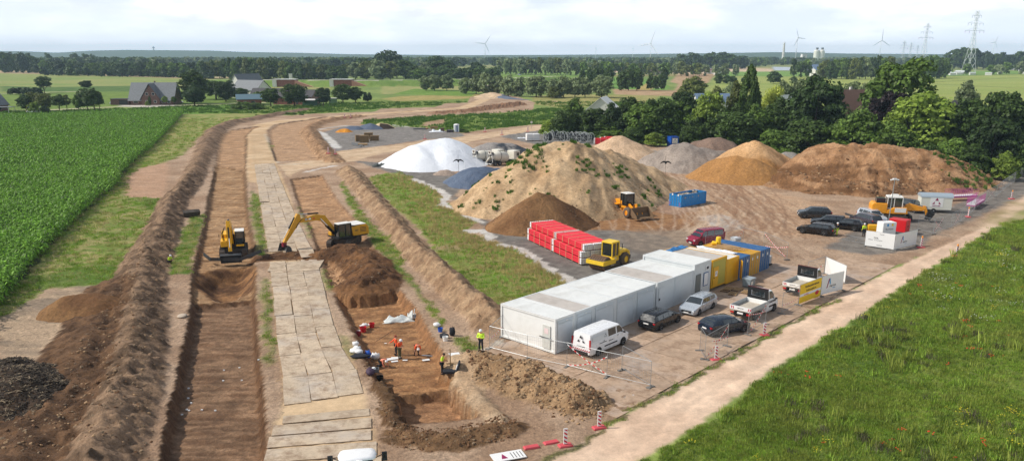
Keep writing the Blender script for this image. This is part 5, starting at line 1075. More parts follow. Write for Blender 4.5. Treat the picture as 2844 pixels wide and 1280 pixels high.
for(a,b,lb) in(((1957,1000),(2019,963),'mesh fence panel behind the dark blue car, left of the gap'),((1957,1000),(1943,975),'short gate leaf turned in behind the dark blue car'),((2075,931),(2125,901),'mesh fence panel between the dark blue car and the near pick-up'),((2170,873),(2216,849),'mesh fence panel behind the far pick-up, next to the yellow banner')):
 fpanel(G(*a),G(*b),lb,'mesh fence panels along the dirt road')
for(a,b,lb) in(((2015,687),(2063,676),'mesh fence panel beyond the caged tank'),((2063,676),(2120,690),'mesh fence panel behind the last blue container, left part'),((2120,690),(2185,723),'mesh fence panel behind the last blue container, right part'),((1957,700),(2015,687),'mesh fence panel in front of the maroon van')):
 fpanel(G(*a),G(*b),lb,'mesh fence panels behind the steel containers')
H3=lambda px,py,z=0:tuple(G3(px,py)) if z==0 else(G(px,py)[0],G(px,py)[1],z)
def up(P,z):return(P[0],P[1],z)
tape([up(FG[2],1.9),up(FG[3],.3)],'red and white tape crossed in front of the van, falling to the right');tape([up(FG[2],.25),((FG[2][0]+FG[3][0])/2,(FG[2][1]+FG[3][1])/2,.7),up(FG[3],1.7)],'red and white tape crossed in front of the van, rising to the right')
tape([up(G(1975,988),1.25),up(G(2019,963),.9)],'red and white tape strung low behind the dark blue car');tape([up(G(2019,963),1.9),up(G(1962,996),.2)],'red and white tape slanting down across the fence behind the dark blue car')
tape([up(G(2075,931),1.9),up(G(2125,901),1.3)],'red and white tape at the top between the near pick-up and the road');tape([up(G(2125,901),2.0),up(G(2085,926),.3)],'red and white tape slanting down beside the near pick-up')
tape([up(G(2170,873),.9),up(G(2215,849),.8)],'red and white tape hanging low behind the far pick-up')
tape([up(G(2120,690),1.9),up(G(2180,721),.4)],'red and white tape crossing down to the right behind the last container');tape([up(G(2125,694),.5),up(G(2185,723),1.6)],'red and white tape crossing up to the right behind the last container');tape([up(G(2046,682),.9),up(G(2063,676),1.9)],'red and white tape on the fence above the caged tank');tape([up(G(1966,698),.6),up(G(1995,692),1.8)],'red and white tape across the fence before the maroon van')
tape([up(G(1361,968),.9),up(G(1396,936),1.0)],'red and white tape low beside the left corner of the first cabin')
def banner(a,b,label,group=None,h=2.0,mat=None):
 t,L=fpanel(a,b,label,group,tarp=1);t['category']='banner fence'
 MB().bx((.02,-.045,.12),(L-.02,-.028,h-.02)).build('banner',mat or M_sign,t);return t,L
M_by=paint('banner_yellow',(250,206,30),.5,0,.05)
t,L=banner(G(2217,848),G(2276,825),'yellow printed banner on a fence panel behind the far pick-up',None,2.0,M_by)
MB().bx((.05,-.05,.75),(L-.05,-.046,1.0)).build('white_band',M_sign,t);put_text('lettering','Rückbauunternehmen',.30,M_ink,t,(L*.55,-.052,1.62),FR,bold=.004);put_text('lettering','Stellenangebote',.30,M_ink,t,(L*.52,-.052,1.22),FR);put_text('lettering','Ausbildung',.2,M_red,t,(L*.3,-.052,.86),FR)
o=MB().lathe([(0,0),(.36,0),(.36,.006),(0,.006)],20).build('emblem',M_red,t);o.location=(L*.82,-.05,.62);o.rotation_euler=FR;o.scale=(1,.6,1)
def amprion(t,L,s=1.0):
 logoA(t,(L*.33,-.05,1.15),.95*s,FR);put_text('lettering','mprion',.36*s,M_ink,t,(L*.33+.62*s,-.052,.84),FR,shear=.1)
 put_text('lettering','Verbindet',.12*s,M_cyan,t,(L*.33+.85*s,-.052,.58),FR)
t,L=banner(G(2278,824),G(2338,808),'white banner with a slanted two colour letter A logo, right of the yellow banner');amprion(t,L)
banner(G(2346,789),G(2289,762),'plain white banner on the fence panel turned inwards behind the logo banner');fpanel(G(2240,778),G(2288,761),'mesh fence panel standing back behind the far pick-up');tape([up(G(2240,774),.5),up(G(2283,765),1.2)],'red and white tape on the panel behind the far pick-up')
t,L=banner(G(2401,684),G(2482,696),'long white banner with small grey print in front of the white cabinet');put_text('lettering','TPA',.34,M_ink,t,(L*.36,-.052,1.2),FR);put_text('lettering','Amprion',.14,M_ink,t,(L*.55,-.052,1.75),FR);put_text('lettering','BAUSTELLENBETRIEB',.10,M_ink,t,(L*.45,-.052,.95),FR);put_text('lettering','STREICHER',.13,M_ink,t,(L*.5,-.052,.35),FR);put_text('lettering','HEITKAMP',.12,M_ink,t,(L*.18,-.052,.95),FR)
t,L=banner(G(2482,696),G(2542,682),'white banner with the slanted A logo in front of the red generator');amprion(t,L,.9)
t,L=fpanel(G(2338,668),G(2398,680),'mesh fence panel lying flat on the gravel left of the long white banner',None,feet=(0,0));t.rotation_euler=(R(-84),0,t.rotation_euler[2]);t.location.z+=.1
line_px=[(2590,650),(2640,633),(2668,617),(2692,598),(2716,577),(2738,562),(2765,548),(2782,534),(2800,520),(2816,508),(2832,498),(2848,489),(2866,480)]
for i,(a,b) in enumerate(zip(line_px,line_px[1:])):
 fpanel(G(*a),G(*b),'mesh fence panel in the long line between the gravel lot and the dirt road','mesh fence line along the upper road')
fpanel(G(2548,640),G(2592,652),'tilted mesh fence panel at the near end of the long fence line')
for i,(a,b) in enumerate((((2592,650),(2615,641)),((2650,628),(2664,619)),((2700,590),(2714,578)),((2740,560),(2762,549)))):
 A_,B_=G(*a),G(*b);tape([up(A_,1.8),up(B_,.3)],'red and white tape crossed on the long fence line by the upper road',group='crossed tapes on the upper fence line');tape([up(A_,.3),up(B_,1.8)],'red and white tape crossed on the long fence line by the upper road',group='crossed tapes on the upper fence line')
def delin_parts():
 t=thing('delineator_post','','delineator post');MB().bx((-.125,-.03,.14),(.125,.03,1.14)).build('panel',M_sign,t,bevel=.02);s=MB();s2=MB()
 for i in range(4):
  z=.20+i*.25;P=[(-.10,z+.12),(.10,z-.02),(.10,z+.10),(-.10,z+.24)];P=[(x,min(1.1,max(.17,q))) for x,q in P]
  s.prism(P,-.036,-.031);s2.prism(P,.031,.036)
 s.v+=[];s.build('stripe',M_dr,t);s2.build('stripe',M_dr,t)
 b=MB();b.loft([[(-.42*k,-.22*k,z),(.42*k,-.22*k,z),(.42*k,.22*k,z),(-.42*k,.22*k,z)] for k,z in((1,0),(1,.06),(.86,.12))]);b.build('base',M_pk,t);return t
M_dr=paint('stripe_red',(196,24,56),.5,0,.04);M_pk=paint('recycled_red_base',(214,84,92),.7,0,.15,.2)
D0=delin_parts();D0t=tree_of(D0);M_amb=paint('amber_lamp',(244,150,20),.3)
dl=[((1570,1238),.35,'nearest striped post, second from the bottom edge beside the loose base plates',1.05,0),((1664,1188),.35,'striped post with pink base at the tip of the clod heap',1.05,0),((1988,1000),.3,'striped post left of the gap, behind the dark blue car',1.05,0),((2122,932),.2,'striped post next to the near pick-up',1.05,0),((2558,688),.2,'striped post with amber lamp right of the logo banner',1.1,1),((2656,712),.2,'striped post with amber lamp standing in the meadow edge',1.1,1),((2688,603),1.5,'post with red base seen edge on at the fence line',1.1,1),((2809,553),.1,'striped post with amber lamp far up the road',1.1,1)]
for i,((px,py),rz,lb,s,lamp) in enumerate(dl):
 p=on(px,py);t=D0 if i==0 else dup(D0,D0t,(0,0,0));t.location=(p.x,p.y,p.z);t.rotation_euler=(0,0,rz);t['label']=lb;t.scale=(s,)*3
 if lamp:MB().lathe([(0,1.12),(.07,1.12),(.09,1.2),(.09,1.3),(.05,1.36),(0,1.36)],10).build('lamp',M_amb,t)
for(px,py,lb,g) in((912,427,'left',1),(931,429,'right',1),(1180,387,0,0),(1236,398,0,0),(1347,367,0,0),(1394,375,0,0),(1466,366,0,0),(957,327,0,2),(974,327,0,2)):
 p=on(px,py);t=dup(D0,D0t,(p.x,p.y,p.z),.2,('striped post, %s one of the pair at the start of the branch road'%lb) if g==1 else('small striped post on the far bend of the haul road' if g==2 else 'small striped post along the branch road across the yard'),None if g==1 else('striped posts on the far bend' if g==2 else 'striped posts along the branch road'),1.25)
for px,py,rz,lb in((1476,1243,.35,'left one of the two loose pink post bases on the ground'),(1531,1230,.4,'right one of the two loose pink post bases on the ground')):
 p=on(px,py);b=MB();b.loft([[(-.5*k,-.2*k,z),(.5*k,-.2*k,z),(.5*k,.2*k,z),(-.5*k,.2*k,z)] for k,z in((1,0),(1,.06),(.86,.13))]);[b.bx((x,-.06,.1),(x+.12,.06,.135)) for x in(-.3,-.06,.18)];o=b.build('post_base',M_pk);o.location=p;o.rotation_euler=(0,0,rz);tag(o,lb,'post base')
p=on(1420,1268);t=thing('barrier_board','white slatted barrier board with a magenta arrow lying at the bottom edge','barrier board',(p.x,p.y,p.z+.08),.35);b=MB()
b.bx((-1.2,-.5,0),(.8,.5,.05));b.build('board',M_sign,t);s=MB();[s.bx((.0+i*.2,-.4,.051),(.04+i*.2,.3,.056)) for i in range(4)];s.build('slot',M_dk,t);MB().prism([(-.7,-.3),(-.3,-.3),(-.5,.3)],.051,.056,'z').build('arrow',M_mag,t)
p=on(1476,358);t=thing('road_sign','round topped white road sign on the verge of the branch road','road sign',p,.2);MB().cyl((0,0,0),(0,0,2.2),.04).build('pole',M_gal,t);MB().cyl((0,-.03,2.1),(0,.0,2.1),.38,n=16).build('sign_face',M_sign,t)
p=on(2470,660);t=thing('camera_mast','tall thin camera mast rising from the white cabinet','mast',(p.x,p.y+.9,p.z),0);MB().cyl((0,0,0),(.12,0,7.6),.07,.05,8).build('pole',M_gal,t);c_=MB();c_.box((.12,0,7.6),(.5,.3,.18));c_.box((-.25,0,7.5),(.35,.18,.14),.3);c_.box((.5,0,7.5),(.35,.18,.14),-.3);c_.build('camera_head',M_sign,t)
p=on(2466,668);t=thing('cabinet','white technical cabinet with printed notices behind the long banner','cabinet',(p.x,p.y,p.z),.18);MB().bx((-.95,0,0),(.95,1.3,2.35)).build('body',M_sign,t,bevel=.03);MB().bx((.951,.05,.1),(.96,1.25,2.3)).build('side_panel',paint('cab_dark',(70,76,110),.5),t)
MB().bx((-.9,-.01,1.0),(.9,-.002,2.2)).build('notice',M_sign,t);put_text('lettering','BauWatch',.26,M_ink,t,(0,-.014,1.5),FR);MB().bx((-.4,-.016,1.85),(-.15,-.011,2.2)).build('emblem',M_cyan,t);MB().bx((.25,-.016,1.9),(.5,-.011,2.2)).build('emblem',M_yel2,t)
p=on(2508,650);t=thing('generator','bright red generator box right of the white cabinet','generator',(p.x,p.y,p.z),.75);MB().bx((-.75,-.5,.35),(.75,1.8,2.0)).build('housing',paint('gen_red',(206,18,28),.35,0,.05),t,bevel=.05);g=MB();[g.bx((.751,.0+i*.3,.8),(.758,.2+i*.3,1.6)) for i in range(5)];g.build('vent',M_dk,t);MB().bx((-.7,-.55,.2),(.7,1.85,.35)).build('skid',M_stl,t);MB().bx((-.1,-.512,1.0),(.15,-.501,1.2)).build('panel',M_dk,t)
Mt=paint('trailer_cream',(222,222,210),.5,0,.03,.06);p=G(2558,590);q_=G(2632,592)
t=thing('site_trailer','cream site trailer with a rounded grey roof and a big three triangle sign','trailer',(p[0]+1.9,p[1]-.5,hz_(*p)),math.atan2(-1.0,4.2))
LT=4.3;b=MB();b.prism([(-LT/2,.55),(LT/2,.55),(LT/2,2.45),(-LT/2,2.45)],0,2.2);b.build('body',Mt,t)
rf=MB();ring=[(math.cos(R(a))*1.15,math.sin(R(a))*.55) for a in range(0,181,15)];rf.prism([(1.1+x,2.4+z) for x,z in ring],-LT/2-.12,LT/2+.12,'x');rf.build('roof',paint('roof_grey',(168,182,192),.4,.2,.06),t)
for x in(-.95,.0)[:1]:
 w_=MB().lathe([(.12,-.1),(.33,-.1),(.36,-.04),(.36,.04),(.33,.1),(.12,.1)],18,ax='y').build('wheel',M_dk,t);w_.location=(-.3,-.0,.36);r_=MB().lathe([(0,-.08),(.2,-.1),(.22,-.06)],12,ax='y').build('rim',M_gal,w_)
 w2=w_.copy();C.objects.link(w2);w2.location=(-.3,2.15,.36)
MB().bx((-LT/2,.3,.42),(LT/2,1.9,.55)).build('chassis',M_stl,t);MB().tube([(LT/2,1.1,.5),(LT/2+1.6,1.1,.5)],.05).build('drawbar',M_dk,t);MB().bx((-.9,-.03,.95),(.9,-.005,2.35)).build('sign',M_sign,t)
logo3(t,(0,-.036,1.75),1.15,FR,M_mag);put_text('lettering','HEITKAMP',.24,M_mag,t,(0,-.036,1.12),FR,bold=.004);MB().bx((LT/2+.002,.6,.7),(LT/2+.02,1.5,2.3)).build('door',paint('trailer_grey',(190,192,186),.5),t)
M_pr=paint('railing_pink',(188,70,150),.5,0,.08);M_prd=paint('ramp_white',(230,228,232),.5)
for(px,py,L_,rz,lb) in((2668,556,5.5,.25,'left gangway ramp with magenta railings beside the trailer'),(2708,575,6.5,.85,'right gangway ramp with magenta railings, longer and slanting away')):
 p=on(px,py);t=thing('gangway',lb,'gangway ramp',p,rz);MB().bx((-L_/2,-.6,.75),(L_/2,.6,.85)).build('deck',M_prd,t);MB().bx((-L_/2,-.62,.55),(L_/2,.62,.75)).build('side_beam',M_pr,t)
 for s in(-1,1):
  r_=MB();n=int(L_/.35);[r_.cyl((-L_/2+i*L_/n,s*.62,.75),(-L_/2+i*L_/n,s*.62,1.85),.02,n=4) for i in range(n+1)];r_.tube([(-L_/2,s*.62,1.85),(L_/2,s*.62,1.85)],.025);r_.tube([(-L_/2,s*.62,1.3),(L_/2,s*.62,1.3)],.02);r_.build('railing',M_pr,t)
 f=MB();[f.cyl((x,y,0),(x,y,.6),.04,n=5) for x in(-L_/2+.3,L_/2-.3) for y in(-.5,.5)];f.build('support',M_gal,t)
M_rp=paint('pipe_red',(222,42,58),.35,0,.06,0,scale=1);M_cap=paint('cap_white',(232,234,238),.5,0,.05)
def bundle_parts():
 t=thing('pipe_bundle','','pipe bundle');n_,r_=5,.115;L=6.0;a=MB();c=MB();s=MB()
 for i in range(n_):
  for j in range(3):
   x,z=(i-2)*.235,.13+j*.235;a.cyl((x,0,z),(x,L,z),r_,n=8,cap=False);
   for y0,y1 in((-.28,.02),(L-.02,L+.28)):c.cyl((x,y0,z),(x,y1,z),r_*1.02,r_*1.02,8)
 a.build('pipe',M_rp,t,smooth=True);c.build('end_cap',M_cap,t,smooth=False)
 for k in range(5):
  y=.15+k*(L-.3)/4;s.bx((-.61,y-.035,-.02),(-.585,y+.035,.75));s.bx((.585,y-.035,-.02),(.61,y+.035,.75));s.bx((-.61,y-.035,.735),(.61,y+.035,.755));s.bx((-.61,y-.035,-.03),(.61,y+.035,-.01))
 s.build('strap_frame',paint('batten_pale',(232,178,136),.7),t);return t
PB=bundle_parts();PBt=tree_of(PB);gA=Vector(G(1612,738));gB=Vector(G(1466,669));dirp=(gB-gA).normalized();ang=math.atan2(dirp.y,dirp.x)-R(90);nx_=Vector((dirp.y,-dirp.x));Lp=(gB-gA).length
first=True;sY=Lp/2/6.35
for(row,lev) in((0,0),(1,0),(2,0),(0,1),(1,1),(2,1),(1,2),(2,2),(0,2)):
 for half in(0,1):
  off=row*1.28+(0 if lev<2 else .35);
  if lev==2 and row==2:off=2.6
  pos=gA+dirp*(.3+half*(Lp/2+.02))+nx_*(off+.62);lb='%s %s bundle of red pipes, %s layer, %s stack'%(['left','middle','right'][row],['near','far'][half],['bottom','middle','top'][lev],'big red pipe')
  t=PB if first else dup(PB,PBt,(0,0,0));first=False
  t.location=(pos.x,pos.y,.12+lev*.80);t.rotation_euler=(0,0,ang);t.scale=(1,sY,1);t['label']=lb;t['group']='bundles of red pipes in the big stack'
for i,(px,py,lv) in enumerate(((1652,401,0),(1668,398,0),(1652,401,1),(1668,398,1),(1680,396,1))):
 p=on(px,py);dup(PB,PBt,(p.x,p.y,p.z+.1+lv*.8),R(-100),'%s bundle of red pipes, %s layer, in the far stack beside the reels'%(['left','middle','left','middle','right'][i],['bottom','top'][lv]),'bundles of red pipes in the far stack',(1,1,1))
t=container(Vector((*G(1874,574),.05)),math.atan2(*(np.array(G(1960,565))-np.array(G(1890,578)))[::-1])-R(90),6.4,2.4,1.9,paint('skip_blue',(30,136,206),.45,0,.1,.12),'open bright blue skip full of rubble in the yard',name='skip_container')
t['category']='skip'
for ch in kids(t):
 if ch.name.startswith('roof'):bpy.data.objects.remove(ch)
o=MB().bx((-1.1,.1,1.2),(1.1,6.3,1.35)).build('fill',M_cl,t)
q=np.random.RandomState(2)
rb=MB()
for i in range(160):rb.box((q.uniform(-1,1),q.uniform(.4,6.1),1.35+q.rand()*.5*(1-abs(q.uniform(-1,1)))),(q.uniform(.1,.5),q.uniform(.1,.5),q.uniform(.05,.3)),q.uniform(0,3),q.uniform(-.5,.5))
rb.build('rubble',paint('rubble',(176,166,152),.9,0,.3),t)
st_=MB();
for x in(-1.05,.95):
 for z in(.25,.45,.65):st_.box((x+.05,-.05,z),(.16,.01,.06),0,0,.7)
st_.build('hazard_stripe',M_tp,t)
def reel_parts():
 t=thing('cable_reel','','cable reel');Rr,W_=1.45,1.5;a=MB()
 for x in(-W_/2,W_/2):
  for k in range(20):
   a0,a1=2*math.pi*k/20,2*math.pi*(k+1)/20;a.beam((x,math.cos(a0)*Rr,Rr+math.sin(a0)*Rr),(x,math.cos(a1)*Rr,Rr+math.sin(a1)*Rr),.07,.09)
   if k%5==0 or k%5==2:a.beam((x,0,Rr),(x,math.cos(a0)*Rr,Rr+math.sin(a0)*Rr),.05,.06)
 a.build('flange',paint('reel_grey',(184,190,190),.5,.3,.1),t);MB().lathe([(.0,-W_/2+.05),(1.0,-W_/2+.05),(1.0,W_/2-.05),(0,W_/2-.05)],20,(0,0,Rr),'x').build('cable',paint('cable_black',(40,44,48),.5,0,.2),t);return t
RE=reel_parts();REt=tree_of(RE);k=0
for px,py,rz,sc_,lb in((1522,396,.5,1.0,'full black cable reel directly right of the white pallets'),(1540,388,.4,.9,'partly empty reel behind the first black one'),(1560,395,.95,1.0,'large grey green reel standing alone, facing the yard'),(1582,392,.5,.85,'small reel in the middle of the reel row'),(1594,390,.3,.85,'small reel leaning in behind the middle one'),(1604,397,1.0,1.0,'big spoked reel in front, left of the pair'),(1622,398,1.1,.98,'big spoked reel in front, right of the pair'),(1618,391,.6,.85,'black wound reel behind the front pair'),(1638,393,.8,.8,'rightmost reel next to the red pipes')):
 p=on(px,py);t=RE if k==0 else dup(RE,REt,(0,0,0));k+=1;t.location=(p.x,p.y,p.z);t.rotation_euler=(0,0,rz);t.scale=(sc_,)*3;t['label']=lb;t['group']='cable reels'
for px,lb in((1471,'left white wrapped pallet load beside the reels'),(1489,'right white wrapped pallet load beside the reels')):
 p=on(px,392);t=thing('wrapped_load',lb,'pallet load',p,.2);MB().bx((-.95,-.6,.15),(.9,1.2,2.0)).build('wrapping',M_sign,t,bevel=.12);MB().bx((-.95,-.6,0),(.9,1.2,.15)).build('pallet',M_wdk,t);MB().bx((-.9,-.61,.5),(.85,-.602,.9)).build('band',M_cg_,t)
crumple('plastic_sheet','white plastic scraps on the ground left of the wrapped pallets',on(1450,384),1.3,.8,.3,M_ws,21,0,'plastic sheet')
p=on(1862,408);t=container((p.x+1.1,p.y,p.z),.25,2.4,2.2,2.6,paint('logo_blue',(24,84,178),.45,0,.06),'blue box container with white three triangle signs at the foot of the trees',logo=True,name='site_container')
o=MB().bx((1.112,.5,.85),(1.12,1.9,2.2)).build('notice',M_sign,t);logo3(t,(1.125,1.2,1.6),.8,(R(90),0,R(90)));MB().bx((-1.05,-.055,.15),(1.05,-.048,.55)).build('white_band',M_sign,t)
p=on(1268,368);t=thing('toilet_cabin','white portable toilet cabin with a blue door on the far gravel lot','toilet cabin',p,.25);MB().bx((-.75,-.55,.12),(.75,.6,2.35)).build('body',paint('wc_white',(226,236,242),.5),t,bevel=.04);MB().bx((-.1,-.58,.2),(.28,-.552,2.15)).build('door',paint('wc_blue',(30,90,150),.5),t);MB().lathe([(.95,2.3),(.9,2.45),(.5,2.6),(0,2.62)],4).build('roof',M_sign,t);MB().bx((-.9,-.9,0),(.8,.7,.1)).build('pallet',M_wd,t)
for i,(px,py,w_,d_,h_,m,nm,lb,ct) in enumerate(((1100+85,359,1.0,2.4,.5,M_wd,'board_stack','brown board stack at the back of the far gravel lot, left part','board stack'),(1206,358,2.6,.8,.8,M_wd,'board_stack','long brown board stack at the back of the far gravel lot','board stack'),(1228,366,1.4,1.0,1.2,M_wdk,'crate','tall dark slatted crate left of the toilet cabin','crate'),(1165,360,4.0,.8,.45,M_stl,'steel_trough','flat grey steel trough at the back edge of the far gravel lot','trough'),(1250,368,2.2,1.6,.8,paint('junk',(92,86,92),.8,0,.3),'equipment_pile','low dark equipment pile directly left of the toilet cabin','equipment'))):
 p=on(px,py);t=thing(nm,lb,ct,p,.1);b=MB();r_=random.Random(i)
 for j in range(6):z0=h_*j/6;b.bx((-w_/2+r_.uniform(0,.1),-d_/2,z0),(w_/2-r_.uniform(0,.15),d_/2,z0+h_/6*.75))
 b.build('board',m,t);b=MB();[b.bx((x,-d_/2+.05,h_*j/6+h_/8),(x+.1,d_/2-.05,h_*(j+1)/6)) for j in range(6) for x in(-w_/2+.1,w_/2-.25)];b.build('batten',M_wdk,t)
crumple('plastic_sheet','white sheet over material in front of the board stack',on(1214,367),2.2,1.0,.9,M_ws,31,0,'plastic sheet')
for i,(px,py,rz,n,lb) in enumerate(((1000,393,.35,11,'left stack of timber mats on the far gravel lot'),(1012,396,.1,12,'front dark ended stack of timber mats'),(1040,391,.2,9,'right stack of timber mats with loose top mats'),(1024,386,.15,11,'rear stack of timber mats'))):
 p=on(px,py);t=thing('mat_stack',lb,'mat stack',p,rz,'stacks of timber mats');b=MB();r_=random.Random(40+i)
 for j in range(n):b.box((r_.uniform(-.06,.06),r_.uniform(-.06,.06),.1+j*.16),(2.5,1.2,.12),r_.uniform(-.03,.03))
 b.build('mat',paint('mat_timber',(150,124,88),.85,0,.25),t);b=MB();[b.box((x,0,.02+j*.16),(.1,1.1,.05)) for j in range(n) for x in(-.9,.9)];b.build('spacer',M_wdk,t)
for j,(a,b_) in enumerate((((976,402),(1003,409)),((979,399),(1010,407)))):
 A_,B_=on(*a),on(*b_);o=MB().beam((0,0,.15),tuple(B_-A_+Vector((0,0,.15))),.3,.25).build('steel_beam',M_stl);o.location=A_;tag(o,'%s of the two grey steel beams lying before the timber mats'%['front one','rear one'][j],'steel beam')
p=on(1008,403);o=MB().box((0,0,.2),(2.4,1.6,.35),.1).build('timber_pad',M_wd);o.location=p;tag(o,'single pale timber pad in front of the mat stacks','timber pad')
for px,py,pb,lb in((1273,446,508,'black bird shaped kite in front of the white sheeted heap'),(1424,470,520,'black bird shaped kite over the left flank of the weedy sand heap'),(1849,451,494,'black bird shaped kite between the grey heap and the weedy heap')):
 Yd={1273:152,1424:126,1849:148}[px];p=AT(px,py,Yd);zb=hz_(p.x,p.y) if px!=1424 else float(vegH(p.x,p.y));t=thing('bird_scarer',lb,'bird scarer',(p.x,p.y,zb),0);hh=p.z-zb
 MB().tube([(.15,0,0),(0,0,hh*.6),(-.05,0,hh+1.2)],.025,5).build('pole',M_dk,t)
 b=MB();W_=1.1;b.prism([(-W_,hh-.35),(-W_*.75,hh+.05),(-W_*.35,hh+.28),(0,hh+.18),(W_*.35,hh+.28),(W_*.75,hh+.05),(W_,hh-.35),(W_*.6,hh-.08),(W_*.2,hh-.02),(.12,hh-.3),(-.12,hh-.3),(-W_*.2,hh-.02),(-W_*.6,hh-.08)],-.1,-.06);b.build('bird',paint('kite_black',(14,14,16),.7),t)
M_tyre=paint('tyre',(30,30,32),.85,0,.15,.2,(90,80,70));M_rim=paint('alloy_rim',(176,178,182),.3,.6,.06);M_tail=paint('tail_lamp',(180,12,20),.25,0,.03);M_head=paint('head_lamp',(222,228,232),.12,0,.03);M_blk=paint('black_trim',(24,24,26),.5,0,.1)
def wheel(parent,x,y,r,side,w=.22,rimm=None,spokes=5,dual=0):
 o=MB().lathe([(r*.62,-w/2),(r*.95,-w/2),(r,-w*.35),(r,w*.35),(r*.95,w/2),(r*.62,w/2)],20,ax='y').build('wheel',M_tyre,parent,True);o.location=(x,y,r)
 b=MB();b.lathe([(0,side*w*.30),(r*.16,side*w*.42),(r*.18,side*w*.25),(r*.64,side*w*.20),(r*.66,side*w*.46)],16,ax='y')
 for k in range(spokes):
  a=2*math.pi*k/spokes;b.beam((0,side*w*.40,0),(math.cos(a)*r*.62,side*w*.42,math.sin(a)*r*.62),r*.17,r*.05)
 b.build('rim',rimm or M_rim,o);return o
def car(name,label,cat,loc,hd,L,W,Hh,prof,cab,col,wb,wr=.33,fo=.85,win=None,extras=(),group=None,rimm=None,roofcol=None,coat=.6,tum=.80,glassm=None,rails=False):
 """x forward. prof: [(x from nose 0..1, bonnet/belt height)], cab: (x0 base of windscreen, x1 roof start, x2 roof end, x3 rear base) as fractions; win: side window spans"""
 t=thing(name,label,cat,loc,hd,group);body=paint('car_paint_'+name,col,.25,.25 if coat>.4 else 0,.03,0,coat=coat);gm=glassm or M_gl
 X=lambda f:L/2-f*L;w2=W/2;px_,pz_=zip(*prof)
 belt=lambda f:float(np.interp(f,px_,pz_));c0,c1,c2,c3=cab
 def roof(f):
  if f<=c0 or f>=c3:return belt(f)
  if f<c1:k=(f-c0)/(c1-c0);return belt(f)+(Hh-.05-belt(f))*k**.85
  if f>c2:k=(c3-f)/(c3-c2);return belt(f)+(Hh-.03-belt(f))*k**.7
  m=(f-c1)/(c2-c1);return Hh-.05*(1-math.sin(math.pi*(m*.8+.15)))
 def hw(f):return w2*(1-.16*max(0,(.10-f)/.10)**2-.10*max(0,(f-.93)/.07)**2)
 def rt(f):
  k=max(0. ,min(1. ,(roof(f)-belt(f))/(Hh-belt(f)+1e-6)));return hw(f)*(1-(1-tum)*k)-.03
 sx=sorted(set([0,.012,.04,.10,c0,c1,(c1+c2)/2,c2,c3,.90,.96,.99,1.0]+[c0+(c1-c0)*.5,c2+(c3-c2)*.5,.3,.5,.7]))
 rings=[]
 for f in sx:
  x=X(f);h=hw(f);bz=belt(f);rz=max(roof(f),bz+.012);r_=rt(f);e=.20+.10*max(0,(.04-f)/.04)+.10*max(0,(f-.97)/.03);bz2=bz if f not in(0,1.0) else bz-.12
  rz=rz if f not in(0,1.0) else rz-.12
  half=[(0,e),(h*.90,e),(h*.985,e+.14),(h,(e+bz2)/2+.05),(h*.965,bz2-.02),(h*.94,bz2+.0),(r_,rz-.05 if rz-bz2>.1 else rz-.006),(r_*.86,rz-.008),(0,rz+.012)]
  rings.append([(x,y,z) for y,z in half]+[(x,-y,z) for y,z in half[-2:0:-1]])
 bd=MB().loft(rings).build('body',body,t,True);m=bd.modifiers.new('e','EDGE_SPLIT');m.split_angle=R(38)
 if roofcol:pass
 def sidepan(nm,f0,f1,k0,k1,mat,slant0=None):
  b=MB()
  for s in(-1,1):
   n=6;lo,hi=[],[]
   for i in range(n+1):
    f=f0+(f1-f0)*i/n;bz=belt(f);rz=roof(f)-.05;yb=hw(f)*.94;yr=rt(f)
    for kk,arr in((k0,lo),(k1,hi)):
     arr.append((X(f),s*(yb+(yr-yb)*kk+.012),bz+(rz-bz)*kk))
   b.add(lo+hi,[(i,i+1,n+2+i,n+1+i) for i in range(n)])
  o=b.build(nm,mat,t);sm=o.modifiers.new('s','SOLIDIFY');sm.thickness=.008;return o
 for i,(a,b_) in enumerate(win or[(c0+.03,(c0+c2)/2),((c0+c2)/2+.01,c2)]):sidepan('side_window',a,b_,.10,.90,gm)
 def endpan(nm,fa,fb,k0,k1,mat,up=.012):
  b=MB();n=5;V=[]
  for kk in(k0,k1):
   f=fa+(fb-fa)*kk;z=roof(f)+.02;r_=rt(f)*.90
   for i in range(n+1):y=-r_+2*r_*i/n;V.append((X(f)+(up if fb>fa else-up)*(1 if fa<.5 else 1),y,z+up-.03*abs(y/r_)**3))
  b.add(V,[(i,i+1,n+2+i,n+1+i) for i in range(n)]);o=b.build(nm,mat,t);sm=o.modifiers.new('s','SOLIDIFY');sm.thickness=.008;return o
 endpan('windscreen',c0,c1,.06,.93,gm)
 if 'norear' not in extras:
  if c3-c2>.04:endpan('rear_window',c3,c2,.1,.9,gm)
  else:
   z0,z1=belt(c3)+.08,Hh-.14;MB().add([(X(1)-.012,-w2*.72,z0),(X(1)-.012,w2*.72,z0),(X(1)-.004,w2*.66,z1),(X(1)-.004,-w2*.66,z1)],[(0,1,2,3)]).build('rear_window',gm,t)
 rx=X(0)-fo;
 arch=MB()
 for x in(rx,rx-wb):
  for s in(-1,1):arch.lathe([(0,s*(w2+.006)),(wr*1.16,s*(w2+.004)),(wr*1.16,s*(w2-.1))],20,(x,0,wr+.02),'y');wheel(t,x,s*(w2-.095),wr,s,rimm=rimm)
 arch.v=[(a,b,max(c,.16)) for a,b,c in arch.v];arch.build('wheel_arch',M_blk,t)
 fz=belt(.03)-.16;rz_=belt(.97)-.14
